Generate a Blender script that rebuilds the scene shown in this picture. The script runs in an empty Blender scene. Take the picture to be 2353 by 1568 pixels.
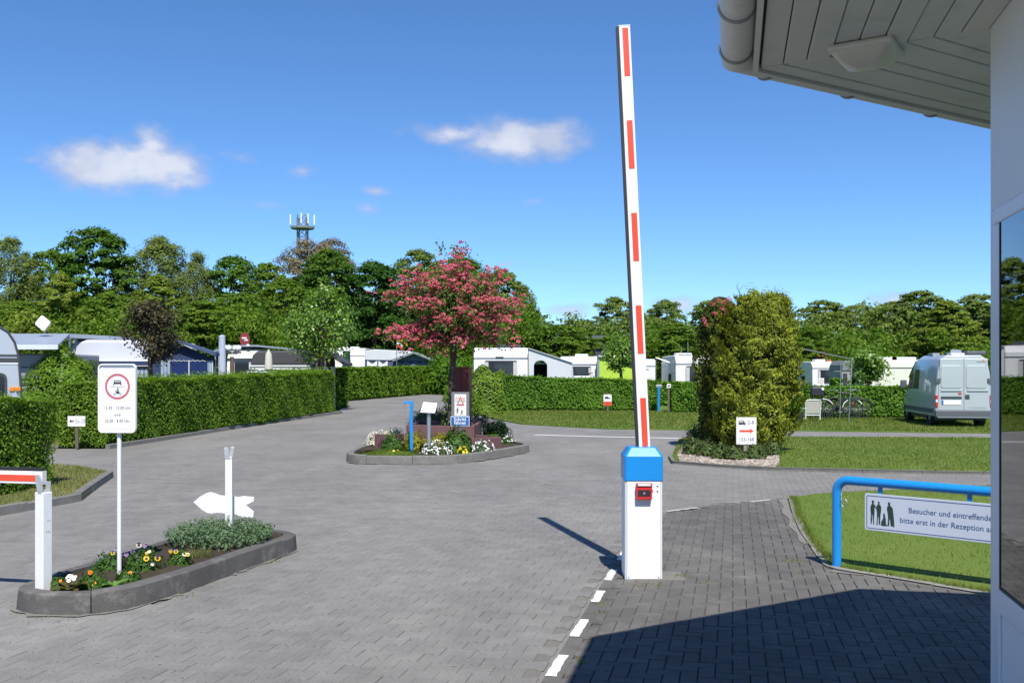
import bpy, bmesh, math, random
import numpy as np
from mathutils import Vector, Matrix

# ------------------------------------------------------------------ camera, sky, sun, exposure
scene = bpy.context.scene
COL = scene.collection
R = math.radians
F, CX, HY, CAMZ = 2286.0, 1176.0, 850.0, 1.8      # focal length, principal column, horizon row (2352-wide picture), eye height

cam_data = bpy.data.cameras.new('camera')
cam_data.sensor_width = 36.0
cam_data.lens = 36.0 * F / 2352.0
cam_data.shift_y = (HY - 784.0) / 2352.0
cam_data.clip_start = 0.05
cam_data.clip_end = 4000.0
cam = bpy.data.objects.new('camera', cam_data)
COL.objects.link(cam)
cam.location = (0, 0, CAMZ)
cam.rotation_euler = (R(90), 0, 0)
scene.camera = cam

SUN_DIR = Vector((-0.126, 0.716, -1.0)).normalized()   # the way the light travels
SUN_ELEV = math.asin(-SUN_DIR.z)
SUN_AZ = math.atan2(-SUN_DIR.x, -SUN_DIR.y)

world = bpy.data.worlds.new('World')
scene.world = world
world.use_nodes = True
def build_world():
    nt = world.node_tree
    nt.nodes.clear()
    N, L = nt.nodes.new, nt.links.new
    out = N('ShaderNodeOutputWorld')
    bg = N('ShaderNodeBackground')
    bg.inputs['Strength'].default_value = 0.115
    sky = N('ShaderNodeTexSky')
    sky.sky_type = 'NISHITA'
    sky.sun_disc = False
    sky.sun_elevation = SUN_ELEV
    sky.sun_rotation = SUN_AZ
    sky.altitude = 0
    sky.air_density = 0.75
    sky.dust_density = 0.05
    sky.ozone_density = 3.0
    hs = N('ShaderNodeHueSaturation')
    hs.inputs['Saturation'].default_value = 1.04
    hs.inputs['Value'].default_value = 1.0
    tint = N('ShaderNodeMixRGB'); tint.blend_type = 'MULTIPLY'; tint.inputs[0].default_value = 1.0; tint.inputs[2].default_value = (.74, .95, 1.17, 1)
    L(sky.outputs[0], tint.inputs[1]); L(tint.outputs[0], hs.inputs['Color'])
    # clouds live in azimuth / elevation of the sky dome
    tc = N('ShaderNodeTexCoord')
    sep = N('ShaderNodeSeparateXYZ')
    L(tc.outputs['Generated'], sep.inputs[0])
    def mth(op, a, b=None, clamp=False):
        n = N('ShaderNodeMath'); n.operation = op; n.use_clamp = clamp
        for i, v in enumerate((a, b)):
            if v is None: continue
            if isinstance(v, (int, float)): n.inputs[i].default_value = v
            else: L(v, n.inputs[i])
        return n.outputs[0]
    az = mth('ARCTAN2', sep.outputs[0], sep.outputs[1])
    el = mth('ARCSINE', sep.outputs[2])
    # (column, row, half width, half height, strength) of each cloud
    cl = [(250, 385, 175, 75, 1.25), (350, 380, 150, 80, 1.25), (355, 335, 70, 60, 1.0), (205, 350, 90, 50, 1.0),
          (1190, 320, 190, 70, 1.1), (1265, 322, 120, 64, 1.05), (1040, 308, 170, 34, .85),
          (850, 478, 58, 28, .66), (868, 440, 52, 20, .56), (605, 470, 95, 20, .5), (700, 392, 62, 24, .5),
          (552, 360, 70, 24, .46), (1225, 462, 48, 14, .46), (70, 368, 70, 16, .46), (1160, 606, 36, 12, .5),
          (1320, 712, 85, 30, .8), (1545, 704, 95, 34, .85), (2045, 690, 85, 36, .8), (1180, 720, 60, 22, .6), (1900, 712, 80, 20, .6)]
    blobs = []
    for (px, py, hw, hh, s) in cl:
        a = math.atan((px - CX) / F); e = math.atan((HY - py) / F * math.cos(a))
        blobs.append((a, e, hw / F, hh / F, s))
    rnd = random.Random(5)
    for k in range(22):                      # the same fair-weather clouds all the way round
        a = rnd.uniform(0.75, 5.5); a = a - 2 * math.pi if a > math.pi else a
        e = rnd.uniform(.05, .45)
        w = rnd.uniform(.03, .08)
        blobs.append((a, e, w, w * rnd.uniform(.3, .55), rnd.uniform(.5, 1.0)))
    field = None
    for (a, e, hw, hh, s) in blobs:
        u = mth('DIVIDE', mth('SUBTRACT', az, a), hw)
        v = mth('DIVIDE', mth('SUBTRACT', el, e), hh)
        d = mth('ADD', mth('MULTIPLY', u, u), mth('MULTIPLY', v, v))
        m = mth('MULTIPLY', mth('SUBTRACT', 1.0, mth('SQRT', d)), s)
        field = m if field is None else mth('MAXIMUM', field, m)
    ns = N('ShaderNodeTexNoise')
    ns.inputs['Scale'].default_value = 26.0; ns.inputs['Detail'].default_value = 7.0; ns.inputs['Roughness'].default_value = 0.55
    mp = N('ShaderNodeMapping'); mp.inputs['Scale'].default_value = (1, 1, 1.7)
    L(tc.outputs['Generated'], mp.inputs[0]); L(mp.outputs[0], ns.inputs[0])
    nz = mth('MULTIPLY', mth('SUBTRACT', ns.outputs[0], 0.5), 1.4)
    dens = mth('ADD', field, nz)
    mr = N('ShaderNodeMapRange'); mr.interpolation_type = 'SMOOTHSTEP'
    mr.inputs['From Min'].default_value = 0.06; mr.inputs['From Max'].default_value = .95
    L(dens, mr.inputs[0])
    inside = N('ShaderNodeMapRange'); inside.interpolation_type = 'SMOOTHSTEP'
    inside.inputs['From Min'].default_value = -0.25; inside.inputs['From Max'].default_value = 0.35
    L(field, inside.inputs[0])
    mask = mth('MULTIPLY', mr.outputs[0], inside.outputs[0], True)
    ccol = N('ShaderNodeMixRGB')
    ccol.inputs[1].default_value = (3.1, 3.6, 5.0, 1); ccol.inputs[2].default_value = (5.3, 5.6, 6.4, 1)
    n2 = N('ShaderNodeTexNoise'); n2.inputs['Scale'].default_value = 17.0; n2.inputs['Detail'].default_value = 4.0; L(tc.outputs['Generated'], n2.inputs[0])
    sh = N('ShaderNodeMapRange'); sh.interpolation_type = 'SMOOTHSTEP'; sh.inputs['From Min'].default_value = .34; sh.inputs['From Max'].default_value = .60; sh.inputs['To Min'].default_value = .35; L(n2.outputs[0], sh.inputs[0])
    L(mth('MULTIPLY', mth('MULTIPLY', mask, mask), sh.outputs[0]), ccol.inputs[0])
    mix = N('ShaderNodeMixRGB')
    L(mth('MULTIPLY', mask, 0.93), mix.inputs[0])
    L(hs.outputs[0], mix.inputs[1]); L(ccol.outputs[0], mix.inputs[2])
    L(mix.outputs[0], bg.inputs['Color'])
    L(bg.outputs[0], out.inputs[0])
build_world()

sun_data = bpy.data.lights.new('sun', 'SUN')
sun_data.energy = 5.0
sun_data.angle = R(0.53)
sun_data.color = (1.0, 0.955, 0.88)
sun = bpy.data.objects.new('sun', sun_data)
COL.objects.link(sun)
sun.location = (5, -20, 30)
sun.rotation_euler = SUN_DIR.to_track_quat('-Z', 'Y').to_euler()

vs = scene.view_settings
vs.view_transform = 'Standard'
vs.look = 'None'
vs.exposure = 0.33
vs.gamma = 1.0
vs.use_curve_mapping = False
scene.cycles.max_bounces = 6
scene.cycles.transparent_max_bounces = 8
scene.cycles.caustics_reflective = False
scene.cycles.caustics_refractive = False

# ------------------------------------------------------------------ pixel helpers (picture 2352 x 1568 -> metres)
def G(px, py, z=0.0):
    Y = (CAMZ - z) * F / (py - HY)
    return ((px - CX) / F * Y, Y)
def PX(px, Y): return (px - CX) / F * Y
def PZ(py, Y): return CAMZ - (py - HY) / F * Y
def at(px, py, Y): return (PX(px, Y), Y, PZ(py, Y))

# ------------------------------------------------------------------ materials
MATS = {}
def _new(name):
    m = bpy.data.materials.new(name); m.use_nodes = True
    nt = m.node_tree; nt.nodes.clear()
    out = nt.nodes.new('ShaderNodeOutputMaterial')
    return m, nt, out
def _math(nt, op, a, b=None, clamp=False):
    n = nt.nodes.new('ShaderNodeMath'); n.operation = op; n.use_clamp = clamp
    for i, v in enumerate((a, b)):
        if v is None: continue
        if isinstance(v, (int, float)): n.inputs[i].default_value = v
        else: nt.links.new(v, n.inputs[i])
    return n.outputs[0]
def c4(c): return (c[0], c[1], c[2], 1.0)
def mat(name, col, rough=.5, metal=0.0, var=.10, scale=6.0, bump=0.0, bscale=60.0, spec=.5, coat=0.0, dirt=0.0, dirtcol=(.10, .09, .07)):
    """plain painted / cast surface: base colour with noise mottling, optional fine relief and grime blotches"""
    if name in MATS: return MATS[name]
    m, nt, out = _new(name); N, L = nt.nodes.new, nt.links.new
    b = N('ShaderNodeBsdfPrincipled'); L(b.outputs[0], out.inputs[0])
    b.inputs['Roughness'].default_value = rough; b.inputs['Metallic'].default_value = metal
    b.inputs['Specular IOR Level'].default_value = spec; b.inputs['Coat Weight'].default_value = coat
    geo = N('ShaderNodeNewGeometry')
    n1 = N('ShaderNodeTexNoise'); n1.inputs['Scale'].default_value = scale; n1.inputs['Detail'].default_value = 5.0
    L(geo.outputs['Position'], n1.inputs[0])
    mx = N('ShaderNodeMixRGB')
    mx.inputs[1].default_value = c4([max(0, c * (1 - var)) for c in col]); mx.inputs[2].default_value = c4([min(1, c * (1 + var)) for c in col])
    L(n1.outputs[0], mx.inputs[0])
    last = mx.outputs[0]
    if dirt > 0:
        n2 = N('ShaderNodeTexNoise'); n2.inputs['Scale'].default_value = scale * 2.3; n2.inputs['Detail'].default_value = 8.0; n2.inputs['Roughness'].default_value = .7
        L(geo.outputs['Position'], n2.inputs[0])
        r = N('ShaderNodeMapRange'); r.inputs['From Min'].default_value = .52; r.inputs['From Max'].default_value = .75; r.inputs['To Max'].default_value = dirt
        L(n2.outputs[0], r.inputs[0])
        m2 = N('ShaderNodeMixRGB'); m2.inputs[2].default_value = c4(dirtcol)
        L(r.outputs[0], m2.inputs[0]); L(last, m2.inputs[1]); last = m2.outputs[0]
    L(last, b.inputs['Base Color'])
    if bump > 0:
        n3 = N('ShaderNodeTexNoise'); n3.inputs['Scale'].default_value = bscale; n3.inputs['Detail'].default_value = 4.0
        L(geo.outputs['Position'], n3.inputs[0])
        bp = N('ShaderNodeBump'); bp.inputs['Strength'].default_value = bump; bp.inputs['Distance'].default_value = .01
        L(n3.outputs[0], bp.inputs['Height']); L(bp.outputs[0], b.inputs['Normal'])
    MATS[name] = m
    return m
def leafmat(name, cols, trans=.25, rough=.55, patch=1.2, spec=.15):
    """foliage: every leaf its own tint between the given colours, plus broad tint patches, a little light through the leaf"""
    if name in MATS: return MATS[name]
    m, nt, out = _new(name); N, L = nt.nodes.new, nt.links.new
    geo = N('ShaderNodeNewGeometry')
    ramp = N('ShaderNodeValToRGB')
    els = ramp.color_ramp.elements
    while len(els) < len(cols): els.new(.5)
    for i, c in enumerate(cols):
        els[i].position = i / max(1, len(cols) - 1); els[i].color = c4(c)
    nz = N('ShaderNodeTexNoise'); nz.inputs['Scale'].default_value = patch; nz.inputs['Detail'].default_value = 3.0
    L(geo.outputs['Position'], nz.inputs[0])
    k = _math(nt, 'ADD', _math(nt, 'MULTIPLY', geo.outputs['Random Per Island'], .62), _math(nt, 'MULTIPLY', _math(nt, 'SUBTRACT', nz.outputs[0], .25), .75), True)
    L(k, ramp.inputs[0])
    b = N('ShaderNodeBsdfPrincipled'); b.inputs['Roughness'].default_value = rough; b.inputs['Specular IOR Level'].default_value = spec
    L(ramp.outputs[0], b.inputs['Base Color'])
    t = N('ShaderNodeBsdfTranslucent')
    hs = N('ShaderNodeHueSaturation'); hs.inputs['Hue'].default_value = .49; hs.inputs['Value'].default_value = 1.6; hs.inputs['Saturation'].default_value = 1.1
    L(ramp.outputs[0], hs.inputs['Color']); L(hs.outputs[0], t.inputs[0])
    mx = N('ShaderNodeMixShader'); mx.inputs[0].default_value = trans
    L(b.outputs[0], mx.inputs[1]); L(t.outputs[0], mx.inputs[2]); L(mx.outputs[0], out.inputs[0])
    MATS[name] = m
    return m
def glassmat(name, tint=(.02, .025, .03), clear=0.0):
    if name in MATS: return MATS[name]
    m, nt, out = _new(name); N, L = nt.nodes.new, nt.links.new
    b = N('ShaderNodeBsdfPrincipled'); b.inputs['Base Color'].default_value = c4(tint); b.inputs['Roughness'].default_value = .04
    geo = N('ShaderNodeNewGeometry'); n1 = N('ShaderNodeTexNoise'); n1.inputs['Scale'].default_value = 1.5
    L(geo.outputs['Position'], n1.inputs[0])
    r = N('ShaderNodeMapRange'); r.inputs['To Min'].default_value = .02; r.inputs['To Max'].default_value = .07
    L(n1.outputs[0], r.inputs[0]); L(r.outputs[0], b.inputs['Roughness'])
    if clear > 0:
        tr = N('ShaderNodeBsdfTransparent'); tr.inputs[0].default_value = (.80, .86, .83, 1)
        gl = N('ShaderNodeBsdfGlossy'); gl.inputs['Roughness'].default_value = .015
        fr = N('ShaderNodeFresnel'); fr.inputs[0].default_value = 1.65
        mx = N('ShaderNodeMixShader')
        L(_math(nt, 'MINIMUM', _math(nt, 'MULTIPLY', fr.outputs[0], 1.7), 1.0), mx.inputs[0])
        L(tr.outputs[0], mx.inputs[1]); L(gl.outputs[0], mx.inputs[2]); L(mx.outputs[0], out.inputs[0])
    else:
        L(b.outputs[0], out.inputs[0])
    MATS[name] = m
    return m
def groundmat(name, cols, scale=.35, fine=9.0, bump=.35, bdist=.03, rough=.9, speck=None, speckscale=60.0, stretch=None):
    """ground cover: several tints laid in broad and fine patches, optional light specks"""
    if name in MATS: return MATS[name]
    m, nt, out = _new(name); N, L = nt.nodes.new, nt.links.new
    b = N('ShaderNodeBsdfPrincipled'); b.inputs['Roughness'].default_value = rough; b.inputs['Specular IOR Level'].default_value = .2
    L(b.outputs[0], out.inputs[0])
    geo = N('ShaderNodeNewGeometry'); pos = geo.outputs['Position']
    if stretch:
        mp = N('ShaderNodeMapping'); mp.inputs['Scale'].default_value = stretch; L(pos, mp.inputs[0]); pos = mp.outputs[0]
    n1 = N('ShaderNodeTexNoise'); n1.inputs['Scale'].default_value = scale; n1.inputs['Detail'].default_value = 6.0; n1.inputs['Roughness'].default_value = .6
    n2 = N('ShaderNodeTexNoise'); n2.inputs['Scale'].default_value = fine; n2.inputs['Detail'].default_value = 6.0; n2.inputs['Roughness'].default_value = .7
    L(pos, n1.inputs[0]); L(geo.outputs['Position'], n2.inputs[0])
    ramp = N('ShaderNodeValToRGB'); els = ramp.color_ramp.elements
    while len(els) < len(cols): els.new(.5)
    for i, c in enumerate(cols):
        els[i].position = .28 + .46 * i / max(1, len(cols) - 1); els[i].color = c4(c)
    k = _math(nt, 'ADD', _math(nt, 'MULTIPLY', n1.outputs[0], .6), _math(nt, 'MULTIPLY', n2.outputs[0], .4))
    L(k, ramp.inputs[0]); last = ramp.outputs[0]
    if speck:
        n4 = N('ShaderNodeTexNoise'); n4.inputs['Scale'].default_value = speckscale; n4.inputs['Detail'].default_value = 2.0
        L(geo.outputs['Position'], n4.inputs[0])
        r = N('ShaderNodeMapRange'); r.inputs['From Min'].default_value = .66; r.inputs['From Max'].default_value = .74
        L(n4.outputs[0], r.inputs[0])
        m2 = N('ShaderNodeMixRGB'); m2.inputs[2].default_value = c4(speck); L(r.outputs[0], m2.inputs[0]); L(last, m2.inputs[1]); last = m2.outputs[0]
    L(last, b.inputs['Base Color'])
    bp = N('ShaderNodeBump'); bp.inputs['Strength'].default_value = bump; bp.inputs['Distance'].default_value = bdist
    L(n2.outputs[0], bp.inputs['Height']); L(bp.outputs[0], b.inputs['Normal'])
    MATS[name] = m
    return m
def pavermat(name, col, perpiece=.14, wear=.35):
    """concrete blocks: each block its own grey, oil and tyre blotches across blocks, sandy bloom and light grit"""
    if name in MATS: return MATS[name]
    m, nt, out = _new(name); N, L = nt.nodes.new, nt.links.new
    b = N('ShaderNodeBsdfPrincipled'); b.inputs['Roughness'].default_value = .88; b.inputs['Specular IOR Level'].default_value = .25
    L(b.outputs[0], out.inputs[0])
    geo = N('ShaderNodeNewGeometry'); oi = N('ShaderNodeObjectInfo'); pos = geo.outputs['Position']
    def noise(s, d=5.0, r=.6, st=None):
        p = pos
        if st:
            mp = N('ShaderNodeMapping'); mp.inputs['Scale'].default_value = st; mp.inputs['Rotation'].default_value = (0, 0, R(12.5)); L(pos, mp.inputs[0]); p = mp.outputs[0]
        n = N('ShaderNodeTexNoise'); n.inputs['Scale'].default_value = s; n.inputs['Detail'].default_value = d; n.inputs['Roughness'].default_value = r
        L(p, n.inputs[0]); return n.outputs[0]
    rp = _math(nt, 'FRACT', _math(nt, 'ADD', geo.outputs['Random Per Island'], oi.outputs['Random']))
    piece = _math(nt, 'ADD', 1 - perpiece, _math(nt, 'MULTIPLY', rp, 2 * perpiece))
    broad = N('ShaderNodeMapRange'); broad.inputs['From Min'].default_value = .3; broad.inputs['From Max'].default_value = .7
    broad.inputs['To Min'].default_value = 1 - wear; broad.inputs['To Max'].default_value = 1 + wear * .6
    L(noise(.55, 6.0, .6, (1.0, .55, 1)), broad.inputs[0])
    mid = N('ShaderNodeMapRange'); mid.inputs['From Min'].default_value = .3; mid.inputs['From Max'].default_value = .7
    mid.inputs['To Min'].default_value = .86; mid.inputs['To Max'].default_value = 1.12
    L(noise(3.2, 8.0, .7), mid.inputs[0])
    grain = N('ShaderNodeMapRange'); grain.inputs['From Min'].default_value = .3; grain.inputs['From Max'].default_value = .7
    grain.inputs['To Min'].default_value = .82; grain.inputs['To Max'].default_value = 1.2
    L(noise(130, 3.0, .6), grain.inputs[0])
    k = _math(nt, 'MULTIPLY', _math(nt, 'MULTIPLY', piece, broad.outputs[0]), _math(nt, 'MULTIPLY', mid.outputs[0], grain.outputs[0]))
    cc = N('ShaderNodeMixRGB'); cc.blend_type = 'MULTIPLY'; cc.inputs[0].default_value = 1.0; cc.inputs[1].default_value = c4(col)
    comb = N('ShaderNodeCombineColor'); [L(k, comb.inputs[i]) for i in range(3)]
    L(comb.outputs[0], cc.inputs[2])
    sand = N('ShaderNodeMapRange'); sand.inputs['From Min'].default_value = .5; sand.inputs['From Max'].default_value = .78; sand.inputs['To Max'].default_value = .5
    L(noise(1.1, 7.0, .68, (1, .5, 1)), sand.inputs[0])
    m2 = N('ShaderNodeMixRGB'); m2.inputs[2].default_value = (.29, .275, .24, 1); L(sand.outputs[0], m2.inputs[0]); L(cc.outputs[0], m2.inputs[1])
    grit = N('ShaderNodeMapRange'); grit.inputs['From Min'].default_value = .73; grit.inputs['From Max'].default_value = .78
    L(noise(48, 2.0, .5), grit.inputs[0])
    oil = N('ShaderNodeMapRange'); oil.inputs['From Min'].default_value = .60; oil.inputs['From Max'].default_value = .74; oil.inputs['To Max'].default_value = .42
    L(noise(.9, 9.0, .72, (1.6, .35, 1)), oil.inputs[0])
    m5 = N('ShaderNodeMixRGB'); m5.inputs[2].default_value = (col[0] * .5, col[1] * .5, col[2] * .5, 1); L(oil.outputs[0], m5.inputs[0]); L(m2.outputs[0], m5.inputs[1]); m2 = m5
    m3 = N('ShaderNodeMixRGB'); m3.inputs[2].default_value = (.45, .43, .39, 1); L(grit.outputs[0], m3.inputs[0]); L(m2.outputs[0], m3.inputs[1])
    L(m3.outputs[0], b.inputs['Base Color'])
    bp = N('ShaderNodeBump'); bp.inputs['Strength'].default_value = .45; bp.inputs['Distance'].default_value = .004
    L(noise(90, 5.0, .7), bp.inputs['Height']); L(bp.outputs[0], b.inputs['Normal'])
    MATS[name] = m
    return m

# ------------------------------------------------------------------ mesh helpers
class MB:
    def __init__(self): self.v = []; self.f = []
    def add(self, vs_, fs_):
        o = len(self.v); self.v += [tuple(p) for p in vs_]; self.f += [tuple(i + o for i in f) for f in fs_]; return self
    def box(self, x0, x1, y0, y1, z0, z1):
        return self.add([(x0, y0, z0), (x1, y0, z0), (x1, y1, z0), (x0, y1, z0), (x0, y0, z1), (x1, y0, z1), (x1, y1, z1), (x0, y1, z1)],
                        [(0, 3, 2, 1), (4, 5, 6, 7), (0, 1, 5, 4), (1, 2, 6, 5), (2, 3, 7, 6), (3, 0, 4, 7)])
    def prism(self, poly, axis, a, b):
        n = len(poly)
        def pt(p, t): return (t, p[0], p[1]) if axis == 'x' else (p[0], t, p[1]) if axis == 'y' else (p[0], p[1], t)
        vs_ = [pt(p, a) for p in poly] + [pt(p, b) for p in poly]
        fs_ = [tuple(range(n))[::-1], tuple(range(n, 2 * n))] + [(i, (i + 1) % n, n + (i + 1) % n, n + i) for i in range(n)]
        return self.add(vs_, fs_)
    def loft(self, rings, close=True, cap=True):
        n = len(rings[0]); vs_ = [p for r in rings for p in r]; fs_ = []
        for k in range(len(rings) - 1):
            for i in range(n if close else n - 1):
                j = (i + 1) % n
                fs_.append((k * n + i, k * n + j, (k + 1) * n + j, (k + 1) * n + i))
        if cap:
            fs_.append(tuple(range(n))[::-1]); fs_.append(tuple(range((len(rings) - 1) * n, len(rings) * n)))
        return self.add(vs_, fs_)
    def tube(self, pts, r, n=8, cap=True):
        pts = [Vector(p) for p in pts]; m = len(pts)
        rs = [r] * m if isinstance(r, (int, float)) else list(r)
        rings = []; prev = None
        for i, p in enumerate(pts):
            t = (pts[min(i + 1, m - 1)] - pts[max(i - 1, 0)])
            t = t.normalized() if t.length > 1e-9 else Vector((0, 0, 1))
            if prev is None:
                a = Vector((0, 0, 1)) if abs(t.z) < .9 else Vector((1, 0, 0))
                u = t.cross(a).normalized()
            else:
                u = (prev - t * prev.dot(t)); u = u.normalized() if u.length > 1e-6 else t.cross(Vector((0, 0, 1))).normalized()
            prev = u; w = t.cross(u)
            rings.append([p + (u * math.cos(2 * math.pi * k / n) + w * math.sin(2 * math.pi * k / n)) * rs[i] for k in range(n)])
        return self.loft(rings, True, cap)
    def lathe(self, prof, n=16, c=(0, 0, 0)):
        rings = [[(c[0] + r * math.cos(2 * math.pi * k / n), c[1] + r * math.sin(2 * math.pi * k / n), c[2] + z) for k in range(n)] for (r, z) in prof]
        return self.loft(rings)
    def disc(self, c, r, n=20, axis='y', th=.002):
        poly = [(r * math.cos(2 * math.pi * k / n), r * math.sin(2 * math.pi * k / n)) for k in range(n)]
        q = MB().prism(poly, axis, 0, th)
        return self.add([(p[0] + c[0], p[1] + c[1], p[2] + c[2]) for p in q.v], q.f)
    def ring(self, c, r0, r1, n=32, axis='y', th=.002):
        fs_ = []; vs_ = []
        for k in range(n):
            a = 2 * math.pi * k / n
            for (r, t) in ((r0, 0), (r1, 0), (r1, th), (r0, th)):
                p = (r * math.cos(a), r * math.sin(a))
                q = (p[0], t, p[1]) if axis == 'y' else (t, p[0], p[1]) if axis == 'x' else (p[0], p[1], t)
                vs_.append((q[0] + c[0], q[1] + c[1], q[2] + c[2]))
        for k in range(n):
            j = (k + 1) % n
            for e in range(4): fs_.append((k * 4 + e, k * 4 + (e + 1) % 4, j * 4 + (e + 1) % 4, j * 4 + e))
        return self.add(vs_, fs_)
    def xf(self, M):
        self.v = [tuple(M @ Vector(p)) for p in self.v]; return self
    def mesh(self, name, smooth=None):
        me = bpy.data.meshes.new(name); me.from_pydata(self.v, [], self.f)
        bm = bmesh.new(); bm.from_mesh(me); bmesh.ops.recalc_face_normals(bm, faces=bm.faces); bm.to_mesh(me); bm.free()
        if smooth is not None:
            me.polygons.foreach_set('use_smooth', [True] * len(me.polygons)); me.set_sharp_from_angle(angle=R(smooth))
        return me
    def build(self, name, m, parent=None, smooth=None, bevel=0, loc=None, rot=None, seg=2):
        me = self.mesh(name, smooth); me.materials.append(m)
        return put(name, me, parent, loc, rot, bevel, seg)
def put(name, me, parent=None, loc=None, rot=None, bevel=0, seg=2):
    o = bpy.data.objects.new(name, me); COL.objects.link(o); o.parent = parent
    if loc is not None: o.location = loc
    if rot is not None: o.rotation_euler = rot
    if bevel:
        b = o.modifiers.new('bevel', 'BEVEL'); b.width = bevel; b.segments = seg; b.limit_method = 'ANGLE'; b.angle_limit = R(35)
    return o
def thing(name, label, cat, loc=(0, 0, 0), rz=0.0, group=None, scale=None):
    o = bpy.data.objects.new(name, None); COL.objects.link(o)
    o.empty_display_size = .2
    o.location = loc if len(loc) == 3 else (loc[0], loc[1], 0); o.rotation_euler = (0, 0, rz)
    if scale: o.scale = scale
    tag(o, label, cat, group); return o
def tag(o, label=None, cat=None, group=None, kind=None):
    if label: o['label'] = label
    if cat: o['category'] = cat
    if group: o['group'] = group
    if kind: o['kind'] = kind
    return o
def np_mesh(name, V, Q, m, smooth=False):
    """mesh from arrays: V (n,3), Q (f,k)"""
    me = bpy.data.meshes.new(name); k = Q.shape[1]; nf = Q.shape[0]
    me.vertices.add(len(V)); me.vertices.foreach_set('co', np.ascontiguousarray(V, dtype=np.float32).ravel())
    me.loops.add(nf * k); me.loops.foreach_set('vertex_index', np.ascontiguousarray(Q, dtype=np.int32).ravel())
    me.polygons.add(nf); me.polygons.foreach_set('loop_start', np.arange(0, nf * k, k, dtype=np.int32))
    if smooth: me.polygons.foreach_set('use_smooth', np.ones(nf, dtype=bool))
    me.update(calc_edges=True); me.materials.append(m); return me
def unit(a): return a / np.maximum(1e-9, np.linalg.norm(a, axis=1, keepdims=True))
def leaf_arrays(P, N, size, aspect=.55, spread=.7, rs=None, up=None):
    n = len(P); nn = unit(N + spread * rs.normal(size=(n, 3)))
    t = rs.normal(size=(n, 3)) if up is None else up + .45 * rs.normal(size=(n, 3))
    t = unit(t - nn * (t * nn).sum(1, keepdims=True)); b = np.cross(nn, t)
    s = (size * rs.uniform(.65, 1.3, n))[:, None] if np.isscalar(size) else size[:, None]
    V = np.empty((n, 4, 3)); V[:, 0] = P - t * s; V[:, 2] = P + t * s
    V[:, 1] = P + b * s * aspect + nn * s * .18; V[:, 3] = P - b * s * aspect + nn * s * .18
    return V.reshape(-1, 3), np.arange(4 * n).reshape(-1, 4)
def leaves(name, P, N, size, m, parent=None, aspect=.55, spread=.7, seed=0, up=None):
    V, Q = leaf_arrays(np.asarray(P, float), np.asarray(N, float), size, aspect, spread, np.random.RandomState(seed), up)
    return put(name, np_mesh(name, V, Q, m), parent)
def in_poly(x, y, poly):
    r = np.zeros(len(x), bool); n = len(poly)
    for i in range(n):
        x0, y0 = poly[i]; x1, y1 = poly[(i + 1) % n]
        c = ((y0 > y) != (y1 > y)); 
        with np.errstate(divide='ignore', invalid='ignore'):
            r ^= c & (x < (x1 - x0) * (y - y0) / (y1 - y0 + 1e-12) + x0)
    return r
def scatter(poly, n, rs):
    xs = [p[0] for p in poly]; ys = [p[1] for p in poly]; out = []; got = 0
    while got < n:
        x = rs.uniform(min(xs), max(xs), n * 2); y = rs.uniform(min(ys), max(ys), n * 2)
        k = in_poly(x, y, poly); out.append(np.stack([x[k], y[k]], 1)); got += k.sum()
    return np.concatenate(out)[:n]
def sheet(name, poly, z, m, kind='structure', parent=None):
    me = bpy.data.meshes.new(name); me.from_pydata([(p[0], p[1], z) for p in poly], [], [tuple(range(len(poly)))])
    if me.polygons[0].normal.z < 0: me.flip_normals()
    me.materials.append(m); o = put(name, me, parent)
    if kind: o['kind'] = kind
    return o
def text(body, size, m, parent, loc, rot=(R(90), 0, 0), align='CENTER', name='lettering', sx=1.0, bold=0.0, spacing=1.0, width=None):
    cu = bpy.data.curves.new('t', 'FONT'); cu.body = body; cu.size = size; cu.align_x = align; cu.align_y = 'CENTER'
    cu.extrude = .0006; cu.offset = bold; cu.resolution_u = 3; cu.space_character = spacing
    ob = bpy.data.objects.new('t', cu); COL.objects.link(ob)
    dg = bpy.context.evaluated_depsgraph_get(); me = bpy.data.meshes.new_from_object(ob.evaluated_get(dg))
    bpy.data.objects.remove(ob); bpy.data.curves.remove(cu)
    if width:
        xs = [v.co.x for v in me.vertices]; sx = width / (max(xs) - min(xs))
    me.name = name; me.materials.clear(); me.materials.append(m)
    o = put(name, me, parent, loc, rot); o.scale = (sx, 1, 1); return o
def rrect(w, h, r, n=5, cx=0, cz=0):
    pts = []
    for (sx, sz, a0) in ((1, 1, 0), (-1, 1, 90), (-1, -1, 180), (1, -1, 270)):
        for k in range(n + 1):
            a = R(a0 + 90 * k / n); pts.append((cx + sx * (w / 2 - r) + r * math.cos(a), cz + sz * (h / 2 - r) + r * math.sin(a)))
    return pts
def copy_tree(o, parent=None):
    c = o.copy(); COL.objects.link(c); c.parent = parent
    for ch in list(o.children): copy_tree(ch, c)
    return c
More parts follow.
